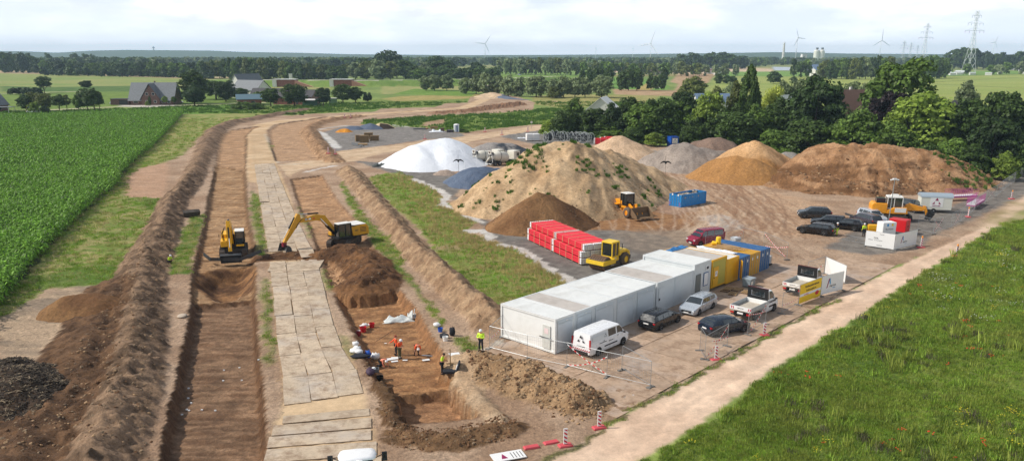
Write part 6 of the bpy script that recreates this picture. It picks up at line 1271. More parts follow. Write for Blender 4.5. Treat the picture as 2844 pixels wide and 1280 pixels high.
 for s in(-1,1):
  MB().box((X(.025),s*w2*.66,fz),(.16,w2*.42,.15),s*-.3).build('headlight',M_head,t,bevel=.02)
  if 'tall_tail' in extras:MB().box((X(.995),s*(w2*.88),1.15),(.07,.15,.75)).build('tail_light',M_tail,t,bevel=.02)
  else:MB().box((X(.985),s*(w2*.80),rz_),(.14,.34*w2,.15),s*.25).build('tail_light',M_tail,t,bevel=.02)
  MB().box((X(c0+.05),s*(w2+.09),belt(c0)+.10),(.12,.18,.13)).build('mirror',body if 'blkmir' not in extras else M_blk,t,bevel=.03)
 MB().box((X(0)+.005,0,.50),(.03,W*.55,.20)).build('grille',M_blk,t);MB().box((X(0)+.018,0,.40),(.015,.5,.11)).build('number_plate',M_sign,t)
 MB().box((X(1)-.008,0,.72 if Hh<1.7 else .62),(.02,.5,.11)).build('number_plate',M_sign,t);MB().box((X(1)-.002,0,.38),(.03,W*.7,.16)).build('bumper_trim',M_blk,t)
 if rails:
  for s in(-1,1):MB().tube([(X(c1+.02),s*(rt(c1+.02)-.08),roof(c1+.02)+.05),(X((c1+c2)/2),s*(rt(.5)-.08),Hh+.05),(X(c2-.01),s*(rt(c2-.01)-.08),roof(c2-.01)+.05)],.02).build('roof_rail',M_rim if rails==2 else M_blk,t)
 for f in((c0+.10,(c0+c2)/2+.03) if 'door1' not in extras else(c0+.1,)):
  for s in(-1,1):MB().box((X(f+.09),s*(w2*.985),belt(f)-.10),(.16,.03,.035)).build('door_handle',M_blk if 'blkmir' in extras else body,t)
 return t,X
SEDN=[(0,.62),(.02,.72),(.12,.84),(.28,.95),(.6,.96),(.9,.98),(1,.92)]
VANP=[(0,.75),(.03,.95),(.14,1.12),(.24,1.22),(.6,1.20),(1,1.18)]
def at2(pa,pb,mid=None):a,b=np.array(G(*pa)),np.array(G(*pb));return(a+b)/2,math.atan2(*(b-a)[::-1])
def place(rear,front,side,W):
 """rear and front wheel contact pixels on the visible side; returns centre of the axle line and heading; side=+1 when the visible side is the left (+y) side of the vehicle"""
 m,a=at2(rear,front);n=np.array([-math.sin(a),math.cos(a)]);c=m-n*side*(W/2-.1);return(c[0],c[1],hz_(*c)+.05),a
loc,a=place((1657,991),(1728,960),-1,2.0);t,X=car('van','white panel van with red white hazard stripes on the tail, parked by the first cabins','van',loc,a,5.3,2.0,1.98,VANP,(.13,.26,.975,.995),(240,241,242),3.3,.34,.95,[(.19,.33),(.36,.55)],('tall_tail','blkmir','norear'),tum=.86,coat=.3)
MB().add([(X(.58),-.99,1.32),(X(.95),-.99,1.32),(X(.95),-.93,1.72),(X(.58),-.93,1.72)],[(0,1,2,3)]).build('side_panel',M_cg_,t);logo3(t,(X(.64),-1.0,1.52),.32,FR);put_text('lettering','HEITKAMP',.13,M_ink,t,(X(.5),-1.006,.92),FR)
MB().box((X(.5),-1.0,.62),(1.7,.03,.1)).build('rub_strip',M_blk,t);MB().box((X(.7),-1.0,1.0),(.9,.02,.04)).build('door_rail',M_blk,t);MB().box((X(1)-.01,0,.86),(.03,.8,.07)).build('handle',M_blk,t)
o=logo3(t,(X(1)-.03,0,1.42),.7,(R(90),0,R(-90)));hs=MB()
for i in range(9):hs.add([(X(1)-.02,-.85+i*.2,.50),(X(1)-.02,-.75+i*.2,.50),(X(1)-.02,-.83+i*.2,.64),(X(1)-.02,-.93+i*.2,.64)],[(0,1,2,3)])
hs.build('hazard_stripe',M_dr,t)
loc,a=place((1831,919),(1879,897),-1,1.8);car('estate_car','very dark grey estate car parked nose away beside the fourth cabin','car',loc,a,4.75,1.82,1.46,SEDN,(.27,.41,.90,.985),(30,32,36),2.85,.33,.85,[(.32,.50),(.51,.68),(.70,.86)],rails=1)
loc,a=place((1978,857),(1941,876),1,1.8);car('estate_car','silver estate car parked nose towards the camera in front of the seventh cabin','car',loc,a,4.7,1.80,1.48,SEDN,(.26,.40,.90,.985),(186,194,202),2.75,.32,.9,[(.31,.50),(.51,.68),(.70,.88)],rails=1)
loc,a=place((1994,937),(2064,923),-1,1.85);car('hatchback','dark blue hatchback behind the short fence by the dirt road','car',loc,a,4.5,1.85,1.50,[(0,.62),(.02,.74),(.14,.90),(.28,.99),(.6,1.02),(.92,1.08),(1,.98)],(.26,.42,.84,.97),(34,46,62),2.72,.35,.85,[(.31,.50),(.51,.70)])
loc,a=place((2000,676),(1935,684),1,1.9);t,X=car('minibus','maroon minibus with a lighter roof beyond the cabins','van',loc,R(-154),4.8,1.88,1.96,[(0,.72),(.03,.92),(.17,1.08),(.3,1.12),(1,1.12)],(.15,.33,.97,.995),(140,18,52),2.95,.33,.9,[(.26,.40),(.42,.64),(.66,.92)],('tall_tail','blkmir'),tum=.84,coat=.3)
t.location=(24.6,98.4,.05)
SUVP=[(0,.70),(.02,.84),(.14,1.0),(.28,1.06),(.6,1.08),(1,1.06)]
for rear,front,side,nm,lb,col,dims,cb,wn,kw in(((2288,610),(2237,608),1,'crossover_car','charcoal crossover car with pale sills, parked alone farthest left of the upper group',(58,62,66),(4.65,1.9,1.6),(.22,.40,.86,.975),[(.28,.5),(.51,.72)],{}),((2289,656),(2233,649),1,'estate_car','black estate car with silver window frames at the front of the upper group',(18,18,22),(4.8,1.85,1.48),(.27,.41,.90,.985),[(.32,.50),(.51,.68),(.70,.86)],{'rails':2}),((2330,632),(2272,628),1,'estate_car','black car with open tailgate half hidden behind the front estate car',(22,22,28),(4.8,1.85,1.5),(.27,.41,.90,.985),[(.32,.50),(.51,.68),(.70,.86)],{}),((2371,642),(2320,636),1,'saloon_car','black car directly left of the workers in yellow jackets',(14,14,20),(4.6,1.82,1.5),(.27,.42,.86,.975),[(.32,.50),(.51,.72)],{}),((2418,632),(2360,616),1,'estate_car','dark grey estate car behind the yellow compactor',(78,76,88),(4.8,1.85,1.62),(.24,.38,.92,.985),[(.29,.48),(.49,.70),(.72,.88)],{'rails':2}),((2380,608),(2431,624),-1,'suv','silver grey SUV facing right behind the dark grey estate car',(206,212,220),(4.8,1.9,1.7),(.24,.38,.92,.985),[(.29,.48),(.49,.70),(.72,.88)],{'rails':2}),((2492,582),(2540,592),-1,'suv','black SUV behind the orange wheeled excavator',(26,28,34),(4.9,1.95,1.75),(.24,.38,.92,.985),[(.29,.48),(.49,.70),(.72,.88)],{})):
 loc,a=place(rear,front,side,dims[1]);car(nm,lb,'car',loc,a,dims[0],dims[1],dims[2],SUVP if dims[2]>1.55 else SEDN,cb,col,dims[0]*.58,.34,.88,wn,**kw)
tg=MB().box((0,0,0),(1.1,1.3,.06),0,0,-.25).build('tailgate',paint('tailgate_black',(22,22,28),.3),[o for o in bpy.data.objects if o.get('label','').startswith('black car with open tailgate')][0]);tg.location=(-2.5,0,1.72)
def flatbed(label,rear,front):
 loc,a=place(rear,front,-1,2.0);wb=3.66;t,X=car('flatbed_truck',label,'truck',loc,a,2.35,2.0,2.2,[(0,.85),(.06,1.05),(.32,1.2),(.55,1.32),(1,1.32)],(.30,.58,.985,.999),(236,237,238),wb,.35,.85,[(.44,.80),(.86,.97)],('norear','blkmir','door1'),tum=.86,coat=.3)
 for ch in kids(t):
  if ch.name.split('.')[0] in('tail_light','number_plate','bumper_trim') and ch.location.length==0:bpy.data.objects.remove(ch,do_unlink=True)
 sh=wb/2-(2.35/2-.85)
 for ch in kids(t):ch.location.x+=sh
 xr=X(1)+sh;bl=3.1;x1=xr-.12;x0=x1-bl
 MB().bx((x0,-1.02,.88),(x1,1.02,.95)).build('bed_floor',M_plb,t);MB().bx((x0+.1,-.4,.45),(xr,.4,.87)).build('chassis',M_blk,t)
 for s in(-1,1):MB().bx((x0,s*1.03-.02,.95),(x1,s*1.03+.02,1.33)).build('drop_side',M_alu,t)
 MB().bx((x0-.03,-1.05,.95),(x0+.01,1.05,1.33)).build('tailboard',M_sign,t);MB().bx((x1-.03,-1.0,.95),(x1+.01,1.0,1.35)).build('front_board',M_sign,t)
 b=MB();b.bx((x1+.02,-1.02,1.35),(x1+.07,1.02,1.62));b.bx((x1+.02,-1.02,2.12),(x1+.07,1.02,2.42));b.bx((x1+.02,-1.02,1.62),(x1+.07,-.68,2.12));b.bx((x1+.02,.68,1.62),(x1+.07,1.02,2.12));[b.cyl((x1+.045,y,1.62),(x1+.045,y,2.12),.014,n=4) for y in(-.35,0,.35)];b.bx((x1+.0,-.55,1.6),(x1+.02,.5,1.63));b.build('headboard',M_blk,t)
 MB().bx((x1+.01,-1.04,2.42),(x1+.09,1.04,2.47)).build('headboard_rail',paint('rail_maroon',(92,30,34),.5),t);MB().box((xr+.0,0,1.86),(.02,1.2,.45)).build('rear_window',M_gl,t)
 st=MB()
 for y in(-.8,.8):
  for k in(-.09,.09):st.add([(x0-.033,y+k-.1,1.02),(x0-.033,y+k,1.02),(x0-.033,y+k+.08*(1 if y>0 else-1),1.27),(x0-.033,y+k-.1+.08*(1 if y>0 else-1),1.27)],[(0,1,2,3)])
 st.build('hazard_stripe',M_dr,t);put_text('lettering','HEITKAMP',.13,M_ink,t,(x0-.035,0,1.14),(R(90),0,R(-90)))
 for s in(-1,1):MB().box((x0-.02,s*.8,.68),(.06,.34,.16)).build('tail_light',M_tail,t)
 MB().bx((x0-.04,-.28,.62),(x0-.01,.28,.78)).build('number_plate',M_sign,t);MB().box((x0,0,.5),(.08,1.8,.1)).build('underrun_bar',M_blk,t)
 put_text('lettering','HEITKAMP',.26,M_ink,t,(X(.55)+sh,-1.008,1.12),FR,bold=.006);logo3(t,(X(.9)+sh,-1.01,1.12),.34,FR);MB().box((X(.6)+sh,-1.0,.72),(1.2,.03,.16)).build('rub_strip',M_blk,t);return t
M_plb=paint('bed_ply',(196,186,170),.8,0,.15,.2);M_alu=paint('drop_side_grey',(176,184,188),.45,.3,.06)
flatbed('near white flatbed pick-up with a black headboard, behind the dark blue hatchback',(2096,889),(2146,865));flatbed('far white flatbed pick-up half hidden by the yellow banner',(2232,824),(2282,800))
for(px,py,hd,col,lb) in((319,291,.1,(200,206,214),'silver car parked at the garage of the brick house'),(434,291,.1,(236,238,240),'white car parked before the front door of the brick house'),(486,288,0,(238,240,242),'white car right of the clipped tree by the brick house'),(497,287,.2,(220,226,232),'second white car at the right end of the brick house'),(90,314,3.0,(226,230,234),'white car behind the garden chairs at the far left'),(1443,210,.2,(226,232,240),'white van driving on the far green field')):
 p=on(px,py);car('parked_car',lb,'car',(p.x,p.y,p.z+.03),hd,4.3,1.75,1.5 if py>220 else 2.2,SEDN,(.26,.42,.86,.975),col,2.6,.32,.8)
M_cat=paint('digger_ochre',(216,158,22),.4,0,.08,.18,(120,92,60));M_kom=paint('digger_yellow',(250,186,12),.4,0,.06,.12,(120,92,60));M_or=paint('machine_orange',(242,160,26),.4,0,.07,.15);M_bom=paint('roller_yellow',(246,206,52),.4,0,.06,.12)
M_trk=paint('track_steel',(86,78,72),.7,.3,.25,.4,(120,96,70));M_bkt=paint('bucket_steel',(82,86,90),.5,.5,.2,.35,(120,92,62));M_chr=paint('chrome_rod',(220,222,224),.15,.9,.02);M_mwh=paint('machine_white',(236,234,228),.5,0,.05,.1);M_glc=glass('cab_glass',(34,42,44))
def track(t,y,L,w,h):
 b=MB();pts=[]
 for a in range(90,271,22):pts.append((-L/2+h/2+math.cos(R(a))*h/2,h/2+math.sin(R(a))*h/2))
 for a in range(-90,91,22):pts.append((L/2-h/2+math.cos(R(a))*h/2,h/2+math.sin(R(a))*h/2))
 b.prism(pts,y-w/2,y+w/2);n=int(L/.22)
 for i in range(n):x=-L/2+h/2+(L-h)*i/(n-1);b.bx((x-.03,y-w/2,h),(x+.03,y+w/2,h+.04));
 for i in range(5):
  z=.1+i*(h-.2)/4
  for s in(-1,1):b.bx((s*L/2-.02,y-w/2,z-.03),(s*L/2+.02,y+w/2,z+.03))
 o=b.build('track',M_trk,t);r_=MB()
 for s in(-1,1):
  for k in range(4):r_.cyl((-L/2+.5+k*(L-1)/3,y+s*w*.35,h/2),(-L/2+.5+k*(L-1)/3,y+s*(w/2+.03),h/2),.18,n=10)
 r_.build('roller',M_blk,o);return o
def cabbox(t,c,d,frame,roofm,tilt=0.0):
 """glazed cab with pillars: c = min corner, d = size"""
 x,y,z=c;dx,dy,dz=d;g=MB().bx((x+.04,y+.04,z+.05),(x+dx-.04,y+dy-.04,z+dz-.05)).build('cab_glass',M_glc,t);f=MB()
 for a in(x,x+dx):
  for b in(y,y+dy):f.beam((a,b,z),(a,b,z+dz),.09,.09)
 for b in(y,y+dy):f.beam((x+dx*.45,b,z),(x+dx*.45,b,z+dz),.07,.07);f.beam((x,b,z+.03),(x+dx,b,z+.03),.09,.09);f.beam((x,b,z+dz),(x+dx,b,z+dz),.09,.09)
 for a in(x,x+dx):f.beam((a,y,z+.03),(a,y+dy,z+.03),.09,.09);f.beam((a,y,z+dz),(a,y+dy,z+dz),.09,.09)
 f.build('cab_frame',frame,t);MB().bx((x-.05,y-.05,z+dz+.03),(x+dx+.05,y+dy+.05,z+dz+.13)).build('cab_roof',roofm,t,bevel=.04)
 s=MB();s.bx((x+dx*.3,y+dy*.3,z),(x+dx*.6,y+dy*.7,z+.5));s.bx((x+dx*.25,y+dy*.3,z+.4),(x+dx*.35,y+dy*.7,z+1.1));return g
def arm(t,nm,pts,w,mat,y=0):
 """pts: polygon in xz"""
 return MB().prism(pts,y-w/2,y+w/2).build(nm,mat,t,bevel=.03)
def ram(t,a,b,r=.085,k=.55):
 a,b=Vector(a),Vector(b);o=MB().cyl(a,a+(b-a)*k,r,n=10).build('hydraulic_cylinder',M_blk,t);MB().cyl(a+(b-a)*k,b,r*.55,n=8).build('piston_rod',M_chr,o)
def bucket(t,c,w,r,ang,mat=None,name='bucket'):
 """open half shell bucket, hinge at c, opening direction ang (xz plane)"""
 b=MB();P=[]
 for k in range(0,9):a=ang+R(-100+k*25);P.append((c[0]+math.cos(a)*r,c[2]+math.sin(a)*r))
 Q=[(c[0]+(x-c[0])*.93,c[2]+(z-c[2])*.93) for x,z in P][::-1];b.prism(P+Q,c[1]-w/2,c[1]+w/2)
 for s in(-1,1):b.prism(P,c[1]+s*w/2-.02,c[1]+s*w/2+.02)
 return b.build(name,mat or M_bkt,t)
bx0=Vector(G(976,684,-.35));gp=Vector(G(806,700));hd=math.atan2(gp.y-bx0.y-1.2,gp.x-bx0.x)
t=thing('excavator','ochre tracked excavator seen from the side, its arm reaching left over the road mats','excavator',(bx0.x-1.0,bx0.y+.6,hz_(bx0.x,bx0.y+1)+.02),hd);B=t
un=bpy.data.objects.new('undercarriage',MB().bx((-1.0,-1.0,.35),(1.0,1.0,.95)).mesh('undercarriage',M_trk));C.objects.link(un);un.parent=t;un.rotation_euler=(0,0,R(-98)-hd)
for y in(-1.25,1.25):tk=track(t,y,4.6,.6,.95);tk.rotation_euler=(0,0,R(-98)-hd)
MB().cyl((0,0,.9),(0,0,1.15),.75,n=20).build('slew_ring',M_blk,t);MB().bx((-2.7,-1.35,1.15),(1.6,1.35,1.3)).build('deck',M_blk,t)
b=MB();b.prism([(-2.9,1.3),(-.6,1.3),(-.4,2.45),(-2.6,2.6),(-2.9,2.2)],-1.35,1.35);b.build('engine_cover',M_cat,t,bevel=.06);MB().bx((-2.6,-1.2,2.6),(-.6,1.2,2.66)).build('cover_top',M_mwh,t)
v=MB();[v.bx((-2.5+.0,s*1.352-.005,1.7+i*.17),(-1.6,s*1.352+.005,1.77+i*.17)) for i in range(4) for s in(-1,1)];v.build('vent',M_blk,t)
cabbox(t,(-.35,.3,1.3),(1.75,1.0,1.65),M_blk,M_mwh);MB().bx((-.3,-1.35,1.3),(1.5,-.5,1.75)).build('side_box',M_cat,t,bevel=.04)
KN,TP,FT=(3.3,4.25),(6.3,4.1),(8.1,1.45)
bm_=arm(t,'boom',[(.7,1.55),(1.1,1.5),(2.9,3.45),(3.8,3.72),(6.3,3.72),(6.35,4.05),(3.6,4.45),(2.6,4.2)],.5,M_cat);arm(t,'stick',[(5.9,4.75),(6.25,4.85),(6.75,4.1),(8.3,1.6),(8.05,1.4),(6.2,3.5),(5.85,4.2)],.42,M_cat)
ram(t,(3.4,0,4.55),(6.0,0,4.72),.1,.55);ram(t,(1.2,.32,1.5),(3.3,.32,3.9),.1);ram(t,(1.2,-.32,1.5),(3.3,-.32,3.9),.1);ram(t,(6.6,0,4.45),(8.15,0,2.1),.08)
MB().bx((7.95,-.25,1.05),(8.4,.25,1.55)).build('quick_coupler',paint('coupler_maroon',(130,30,50),.5),t);bucket(t,(8.35,0,.75),2.1,.62,R(200))
for s in(-1,1):
 MB().bx((4.55,s*.262-.005,3.92),(4.85,s*.262+.005,4.15)).build('decal',M_sign,t);MB().bx((5.0,s*.262-.005,3.92),(5.35,s*.262+.005,4.15)).build('decal',M_sign,t);MB().bx((4.0,s*.262-.005,3.98),(4.3,s*.262+.005,4.1)).build('decal',M_red,t)
put_text('lettering','CAT',.2,M_ink,t,(5.17,.27,4.03),(R(90),0,R(180)),bold=.01);put_text('lettering','CAT',.26,M_ink,t,(-1.1,1.37,1.95),(R(90),0,R(180)),bold=.01)
h_=MB();h_.tube([(5.0,.2,4.3),(5.7,.25,4.2),(6.3,.28,3.6),(6.6,.28,3.1)],.035);h_.build('hose',M_blk,t)
p=Vector(G(632,728,-.9));t=thing('excavator','yellow tracked excavator standing in the left trench, facing the camera','excavator',(p.x+.1,p.y+2.3,hz_(p.x,p.y+3)+.1),R(-73));A_=t
for y in(-1.3,1.3):track(t,y,4.5,.62,.95)
MB().bx((-1.0,-1.0,.35),(1.0,1.0,.95)).build('undercarriage',M_trk,t);MB().cyl((0,0,.9),(0,0,1.15),.75,n=20).build('slew_ring',M_blk,t);MB().bx((-2.6,-1.35,1.15),(1.5,1.35,1.3)).build('deck',M_blk,t)
MB().prism([(-2.8,1.3),(-.6,1.3),(-.5,2.4),(-2.6,2.5)],-1.35,1.35).build('engine_cover',M_kom,t,bevel=.06);cabbox(t,(-.25,.35,1.3),(1.65,1.0,1.7),M_blk,M_mwh);MB().bx((-.4,-1.38,1.3),(1.6,-.62,2.0)).build('side_box',M_kom,t,bevel=.05);MB().bx((1.42,.4,1.3),(1.6,1.3,1.5)).build('bumper',M_kom,t)
arm(t,'boom',[(.5,1.5),(1.0,1.5),(2.2,3.5),(3.1,4.1),(4.7,4.1),(4.8,4.6),(2.8,4.75),(1.6,4.1)],.5,M_kom,-.15);arm(t,'stick',[(4.5,4.9),(4.85,5.1),(5.1,4.3),(5.45,1.6),(5.1,1.5),(4.45,4.0)],.4,M_kom,-.15)
ram(t,(2.9,-.15,4.85),(4.6,-.15,4.95),.1);ram(t,(1.0,.2,1.5),(2.6,.2,4.0),.1);ram(t,(1.0,-.5,1.5),(2.6,-.5,4.0),.1);ram(t,(5.1,-.15,4.4),(5.5,-.15,2.1),.08)
MB().bx((5.05,-.4,1.1),(5.55,.1,1.6)).build('quick_coupler',M_blk,t);bucket(t,(5.5,-.15,.75),2.3,.6,R(150));
for s in(-1,1):MB().box((1.2,s*1.5+(.0),2.6),(.12,.06,.4)).build('mirror',M_blk,t)
ho=MB();[ho.tube([(1.2,-.9-i*.08,2.0),(1.6,-1.0-i*.08,3.0),(2.4,-.7,3.9)],.03) for i in range(3)];ho.build('hose',M_blk,t)
MB().cyl((-1.2,.9,2.45),(-1.2,.9,3.0),.07,n=8).build('exhaust',M_blk,t)
p=Vector(G(625,752,-.9));t=thing('drag_plate','wide V shaped dark steel plate behind the bucket of the yellow excavator','steel plate',(p.x,p.y+.9,hz_(p.x,p.y+.9)+.5),0)
MB().beam((-3.0,.9,.75),(-1.9,0,.35),.06,.45).build('left_wing',M_bkt,t);MB().beam((-1.9,0,.35),(1.6,0,.35),.06,.4).build('middle_plate',M_bkt,t);MB().beam((1.6,0,.35),(3.6,1.6,.95),.06,.4).build('right_wing',M_bkt,t)
p=on(1745,592);m_,a_=at2((1703,592),(1734,605));t=thing('wheel_loader','orange wheel loader with an empty muddy bucket beside the weedy sand heap','wheel loader',(17.2,117.0,.05),R(-62))
def bigwheel(t,x,y,r,w,rimm):
 o=MB().lathe([(r*.5,-w/2),(r*.92,-w/2),(r,-w*.3),(r,w*.3),(r*.92,w/2),(r*.5,w/2)],22,ax='y').build('wheel',paint('muddy_tyre',(104,92,80),.9,0,.2,.3),t,True);o.location=(x,y,r);s=1 if y>0 else-1
 MB().lathe([(0,s*w*.42),(r*.3,s*w*.42),(r*.5,s*w*.3),(r*.52,s*w*.5)],16,ax='y').build('rim',rimm,o)
for x in(-1.5,1.5):
 for y in(-.98,.98):bigwheel(t,x,y,.78,.6,M_or)
MB().prism([(-2.9,.9),(-.5,.75),(-.4,2.2),(-1.6,2.35),(-2.7,2.2),(-3.0,1.7)],-.7,.7).build('engine_cover',M_or,t,bevel=.08);MB().bx((-2.95,-1.15,.85),(-2.6,1.15,1.3)).build('counterweight',M_or,t,bevel=.05);f=MB();[f.prism([(-2.4,1.62),(-.8,1.62),(-.7,1.75),(-2.5,1.75)],s*.98-.28,s*.98+.28) for s in(-1,1)];f.build('mudguard',M_or,t)
MB().bx((-.4,-.5,.6),(2.2,.5,1.25)).build('frame',M_or,t,bevel=.04);cabbox(t,(-.75,-.68,1.6),(1.5,1.36,1.7),M_blk,M_mwh);MB().bx((-.7,-.7,1.2),(.7,.7,1.6)).build('cab_base',M_or,t)
for s in(-1,1):arm(t,'lift_arm',[(1.0,1.9),(1.3,2.0),(3.2,.9),(3.25,.55),(3.0,.55),(1.0,1.6)],.14,M_or,s*.45)
arm(t,'z_link',[(1.9,1.2),(2.2,2.1),(2.4,2.1),(2.7,1.0)],.2,M_or);ram(t,(1.0,0,1.9),(2.2,0,2.05),.08)
b=MB();P=[(3.1,1.75),(3.0,.8),(3.35,.35),(4.6,.3)];Q=[(4.6,.36),(3.4,.43),(3.08,.85),(3.17,1.75)];b.prism(P+Q,-1.5,1.5);[b.prism([(3.05,1.7),(3.0,.8),(3.35,.35),(4.6,.3),(4.45,.7)],s*1.5-.025,s*1.5+.025) for s in(-1,1)];b.build('bucket',paint('muddy_bucket',(120,96,70),.8,.1,.2,.4),t)
t=thing('padfoot_roller','yellow padfoot roller parked behind the white cabins','roller',(11.2,87.2,.05),R(180+47));
o=MB().lathe([(.0,-1.05),(.72,-1.05),(.72,1.05),(0,1.05)],28,ax='y').build('drum',M_trk,t);o.location=(2.0,0,.78);b=MB()
for k in range(20):
 for j in range(7):
  a=2*math.pi*(k+.5*(j%2))/20;y=-.9+j*.3;b.box((math.cos(a)*.76,y,math.sin(a)*.76),(.12,.13,.13),0,0,-a)
b.build('pad',paint('pad_rusty',(150,118,92),.8,.2,.2,.3),o);f=MB();[f.bx((.7,s*1.15-.06,.7),(2.9,s*1.15+.06,1.2)) for s in(-1,1)];f.bx((2.75,-1.2,.75),(3.0,1.2,1.15));f.bx((.65,-1.2,.7),(.9,1.2,1.2));f.build('drum_frame',M_bom,t)
for y in(-.85,.85):bigwheel(t,-1.5,y,.74,.5,M_bom)
cabbox(t,(-.55,-.7,1.25),(1.3,1.4,1.6),M_bom,M_bom);MB().bx((-.5,-.75,.75),(.8,.75,1.25)).build('cab_base',M_bom,t);MB().prism([(-2.6,1.0),(-2.5,1.55),(-1.9,1.85),(-.6,1.9),(-.6,1.2),(-1.0,1.5),(-2.0,1.5),(-2.3,1.0)],-.85,.85).build('engine_cover',M_bom,t,bevel=.06);MB().bx((-2.9,-.7,.5),(-2.3,.7,1.0)).build('rear_bumper',M_blk,t)
MB().cyl((-1.6,.4,1.8),(-1.6,.4,2.4),.05,n=8).build('exhaust',M_blk,t);MB().bx((.0,.752,.8),(.35,.76,1.15)).build('decal',M_sign,t);logo3(t,(.17,.765,1.0),.22,(R(90),0,R(180)))
t=thing('wheeled_excavator','orange and white tracked loader excavator in the middle of the upper car group','excavator',(55.2,113.6,.1),R(-14));
for y in(-1.1,1.1):track(t,y,4.0,.5,.85)
MB().bx((-1.6,-.9,.6),(1.6,.9,1.1)).build('undercarriage',M_trk,t);MB().prism([(-3.0,1.05),(-.9,1.05),(-.9,2.5),(-2.7,2.55),(-3.0,2.2)],-1.2,1.2).build('engine_cover',M_or,t,bevel=.08);MB().prism([(-.9,1.05),(1.9,1.1),(1.7,2.0),(.0,1.95),(-.9,1.5)],-1.25,1.25).build('side_box',M_or,t,bevel=.06)
MB().bx((.1,-1.27,1.3),(1.6,-1.25,1.95)).build('notice',M_mwh,t);cabbox(t,(-.9,-.9,1.75),(2.0,1.6,1.6),M_mwh,M_mwh);rb_=MB();rb_.bx((-.3,-.5,3.5),(.6,.4,3.7));rb_.bx((-.9,-.7,3.45),(1.0,.6,3.52));rb_.build('roof_unit',M_mwh,t);MB().bx((-2.4,-.9,2.55),(-1.2,.3,3.2)).build('rear_screen',M_gl,t)
arm(t,'boom',[(1.6,1.5),(1.9,1.4),(4.2,1.5),(4.4,1.9),(2.2,2.5),(1.7,2.3)],.4,M_or);arm(t,'stick',[(4.0,2.2),(4.4,2.2),(5.0,.6),(4.7,.5)],.35,M_or);bucket(t,(5.2,0,.75),1.3,.6,R(150),M_blk);MB().prism([(2.1,.15),(2.6,.2),(2.5,.9),(2.2,.9)],-1.3,1.3).build('dozer_blade',M_blk,t)
for i in range(3):MB().box((4.6+i*.35,-.6+i*.5,.9),(.3,.25,1.2),.3,.2*i,.3).build('attachment',M_blk,t)
MB().box((-3.7,.2,.9),(1.4,1.8,.5),0,0,.15).build('rear_ripper',M_blk,t);ram(t,(1.9,.3,1.3),(3.6,.3,1.7),.08)
t=thing('plate_compactor','yellow vibrating plate compactor right of the worker in the yellow jacket','compactor',on(2424,643),-.2);MB().bx((-.7,-.45,.35),(.7,.45,.95)).build('housing',M_kom,t,bevel=.06);MB().prism([(-1.0,.2),(-.8,.05),(.8,.05),(1.0,.2),(.8,.3),(-.8,.3)],-.5,.5).build('base_plate',M_kom,t);MB().tube([(-.6,0,.9),(-1.4,0,1.2)],.04).build('handle',M_blk,t)
def mixer(label,loc,hd):
 t=thing('mixer_truck',label,'mixer truck',loc,hd);Mw=paint('mixer_cream',(226,222,208),.5,0,.06,.15)
 d=MB().lathe([(.0,0),(.55,.0),(.95,.8),(1.15,1.6),(1.18,3.0),(.95,3.9),(.5,4.4),(0,4.4)],24,ax='x').build('drum',Mw,t,True);d.location=(-2.9,0,2.15);d.rotation_euler=(0,R(9),0)
 MB().lathe([(1.185,1.55),(1.21,1.6),(1.185,1.65)],24,ax='x').build('drum_ring',M_blk,d)
 MB().bx((-4.0,-.45,.75),(3.6,.45,1.05)).build('chassis',M_blk,t);MB().bx((2.2,-1.2,.6),(4.0,1.2,2.9)).build('cab',Mw,t,bevel=.12)
 MB().box((4.0,0,2.2),(.04,2.0,.85)).build('windscreen',M_gl,t);MB().box((3.3,-1.21,2.15),(.8,.02,.7)).build('side_window',M_gl,t);MB().box((3.3,1.21,2.15),(.8,.02,.7)).build('side_window',M_gl,t);MB().tube([(2.7,-1.24,2.8),(4.05,-1.24,2.8),(4.05,-1.24,1.5)],.05).build('rail',M_blk,t)
 for x in(-3.0,-1.7,1.9,3.1):
  for s in(-1,1):wheel(t,x,s*1.0,.5,s,.32,M_stl)
 h=MB();h.loft([[(-3.5,-.55,2.9),(-2.9,-.55,2.9),(-2.9,.55,2.9),(-3.5,.55,2.9)],[(-3.9,-.4,2.2),(-3.3,-.35,2.1),(-3.3,.35,2.1),(-3.9,.4,2.2)]],False);h.build('hopper',M_blk,t)
 b=MB();b.prism([(-.6,3.25),(.6,3.25),(.35,2.5),(.12,2.0),(-.12,2.0),(-.35,2.5)],-3.75,-3.6,'x');b.build('funnel',Mw,t);MB().prism([(-.42,3.1),(.42,3.1),(.0,2.6)],-3.78,-3.755,'x').build('funnel_mouth',paint('mouth_brown',(70,40,34),.8),t)
 c_=MB();c_.beam((-3.7,0,1.9),(-4.5,.3,.9),.35,.12);c_.beam((-4.5,.3,.9),(-4.4,-.6,1.6),.3,.1);c_.build('chute',Mw,t)
 for s in(-1,1):MB().tube([(-3.6,s*.9,.8),(-3.6,s*.75,2.2),(-3.5,s*.3,3.2)],.06).build('strut',M_sign,t)
 MB().bx((-4.2,-1.1,.45),(-4.1,1.1,.6)).build('underrun_bar',M_sign,t);return t
mixer('near cement mixer truck, its cab showing at the right',(-2.0,175,0),R(40));mixer('far cement mixer truck behind the near one',(-5.5,176.8,0),R(40))
t=thing('tractor','white roofed tractor cut by the bottom edge of the picture','tractor',(*G(992,1262,2.75),.1),R(-80));v0=2.55
rings=[[(x*k,y*k*1.0,v0+z) for x,y in((-.55,-.8),(-.4,-.95),(0,-1.02),(.4,-.95),(.55,-.8),(.62,0),(.55,.8),(.4,.95),(0,1.02),(-.4,.95),(-.55,.8),(-.62,0))] for k,z in((.98,0),(1.0,.08),(.94,.17),(.7,.22))];MB().loft(rings).build('cab_roof',paint('tractor_white',(240,240,240),.5,0,.03,.08),t,True)
cabbox(t,(-.55,-.75,.9),(1.1,1.5,1.55),M_blk,M_blk)
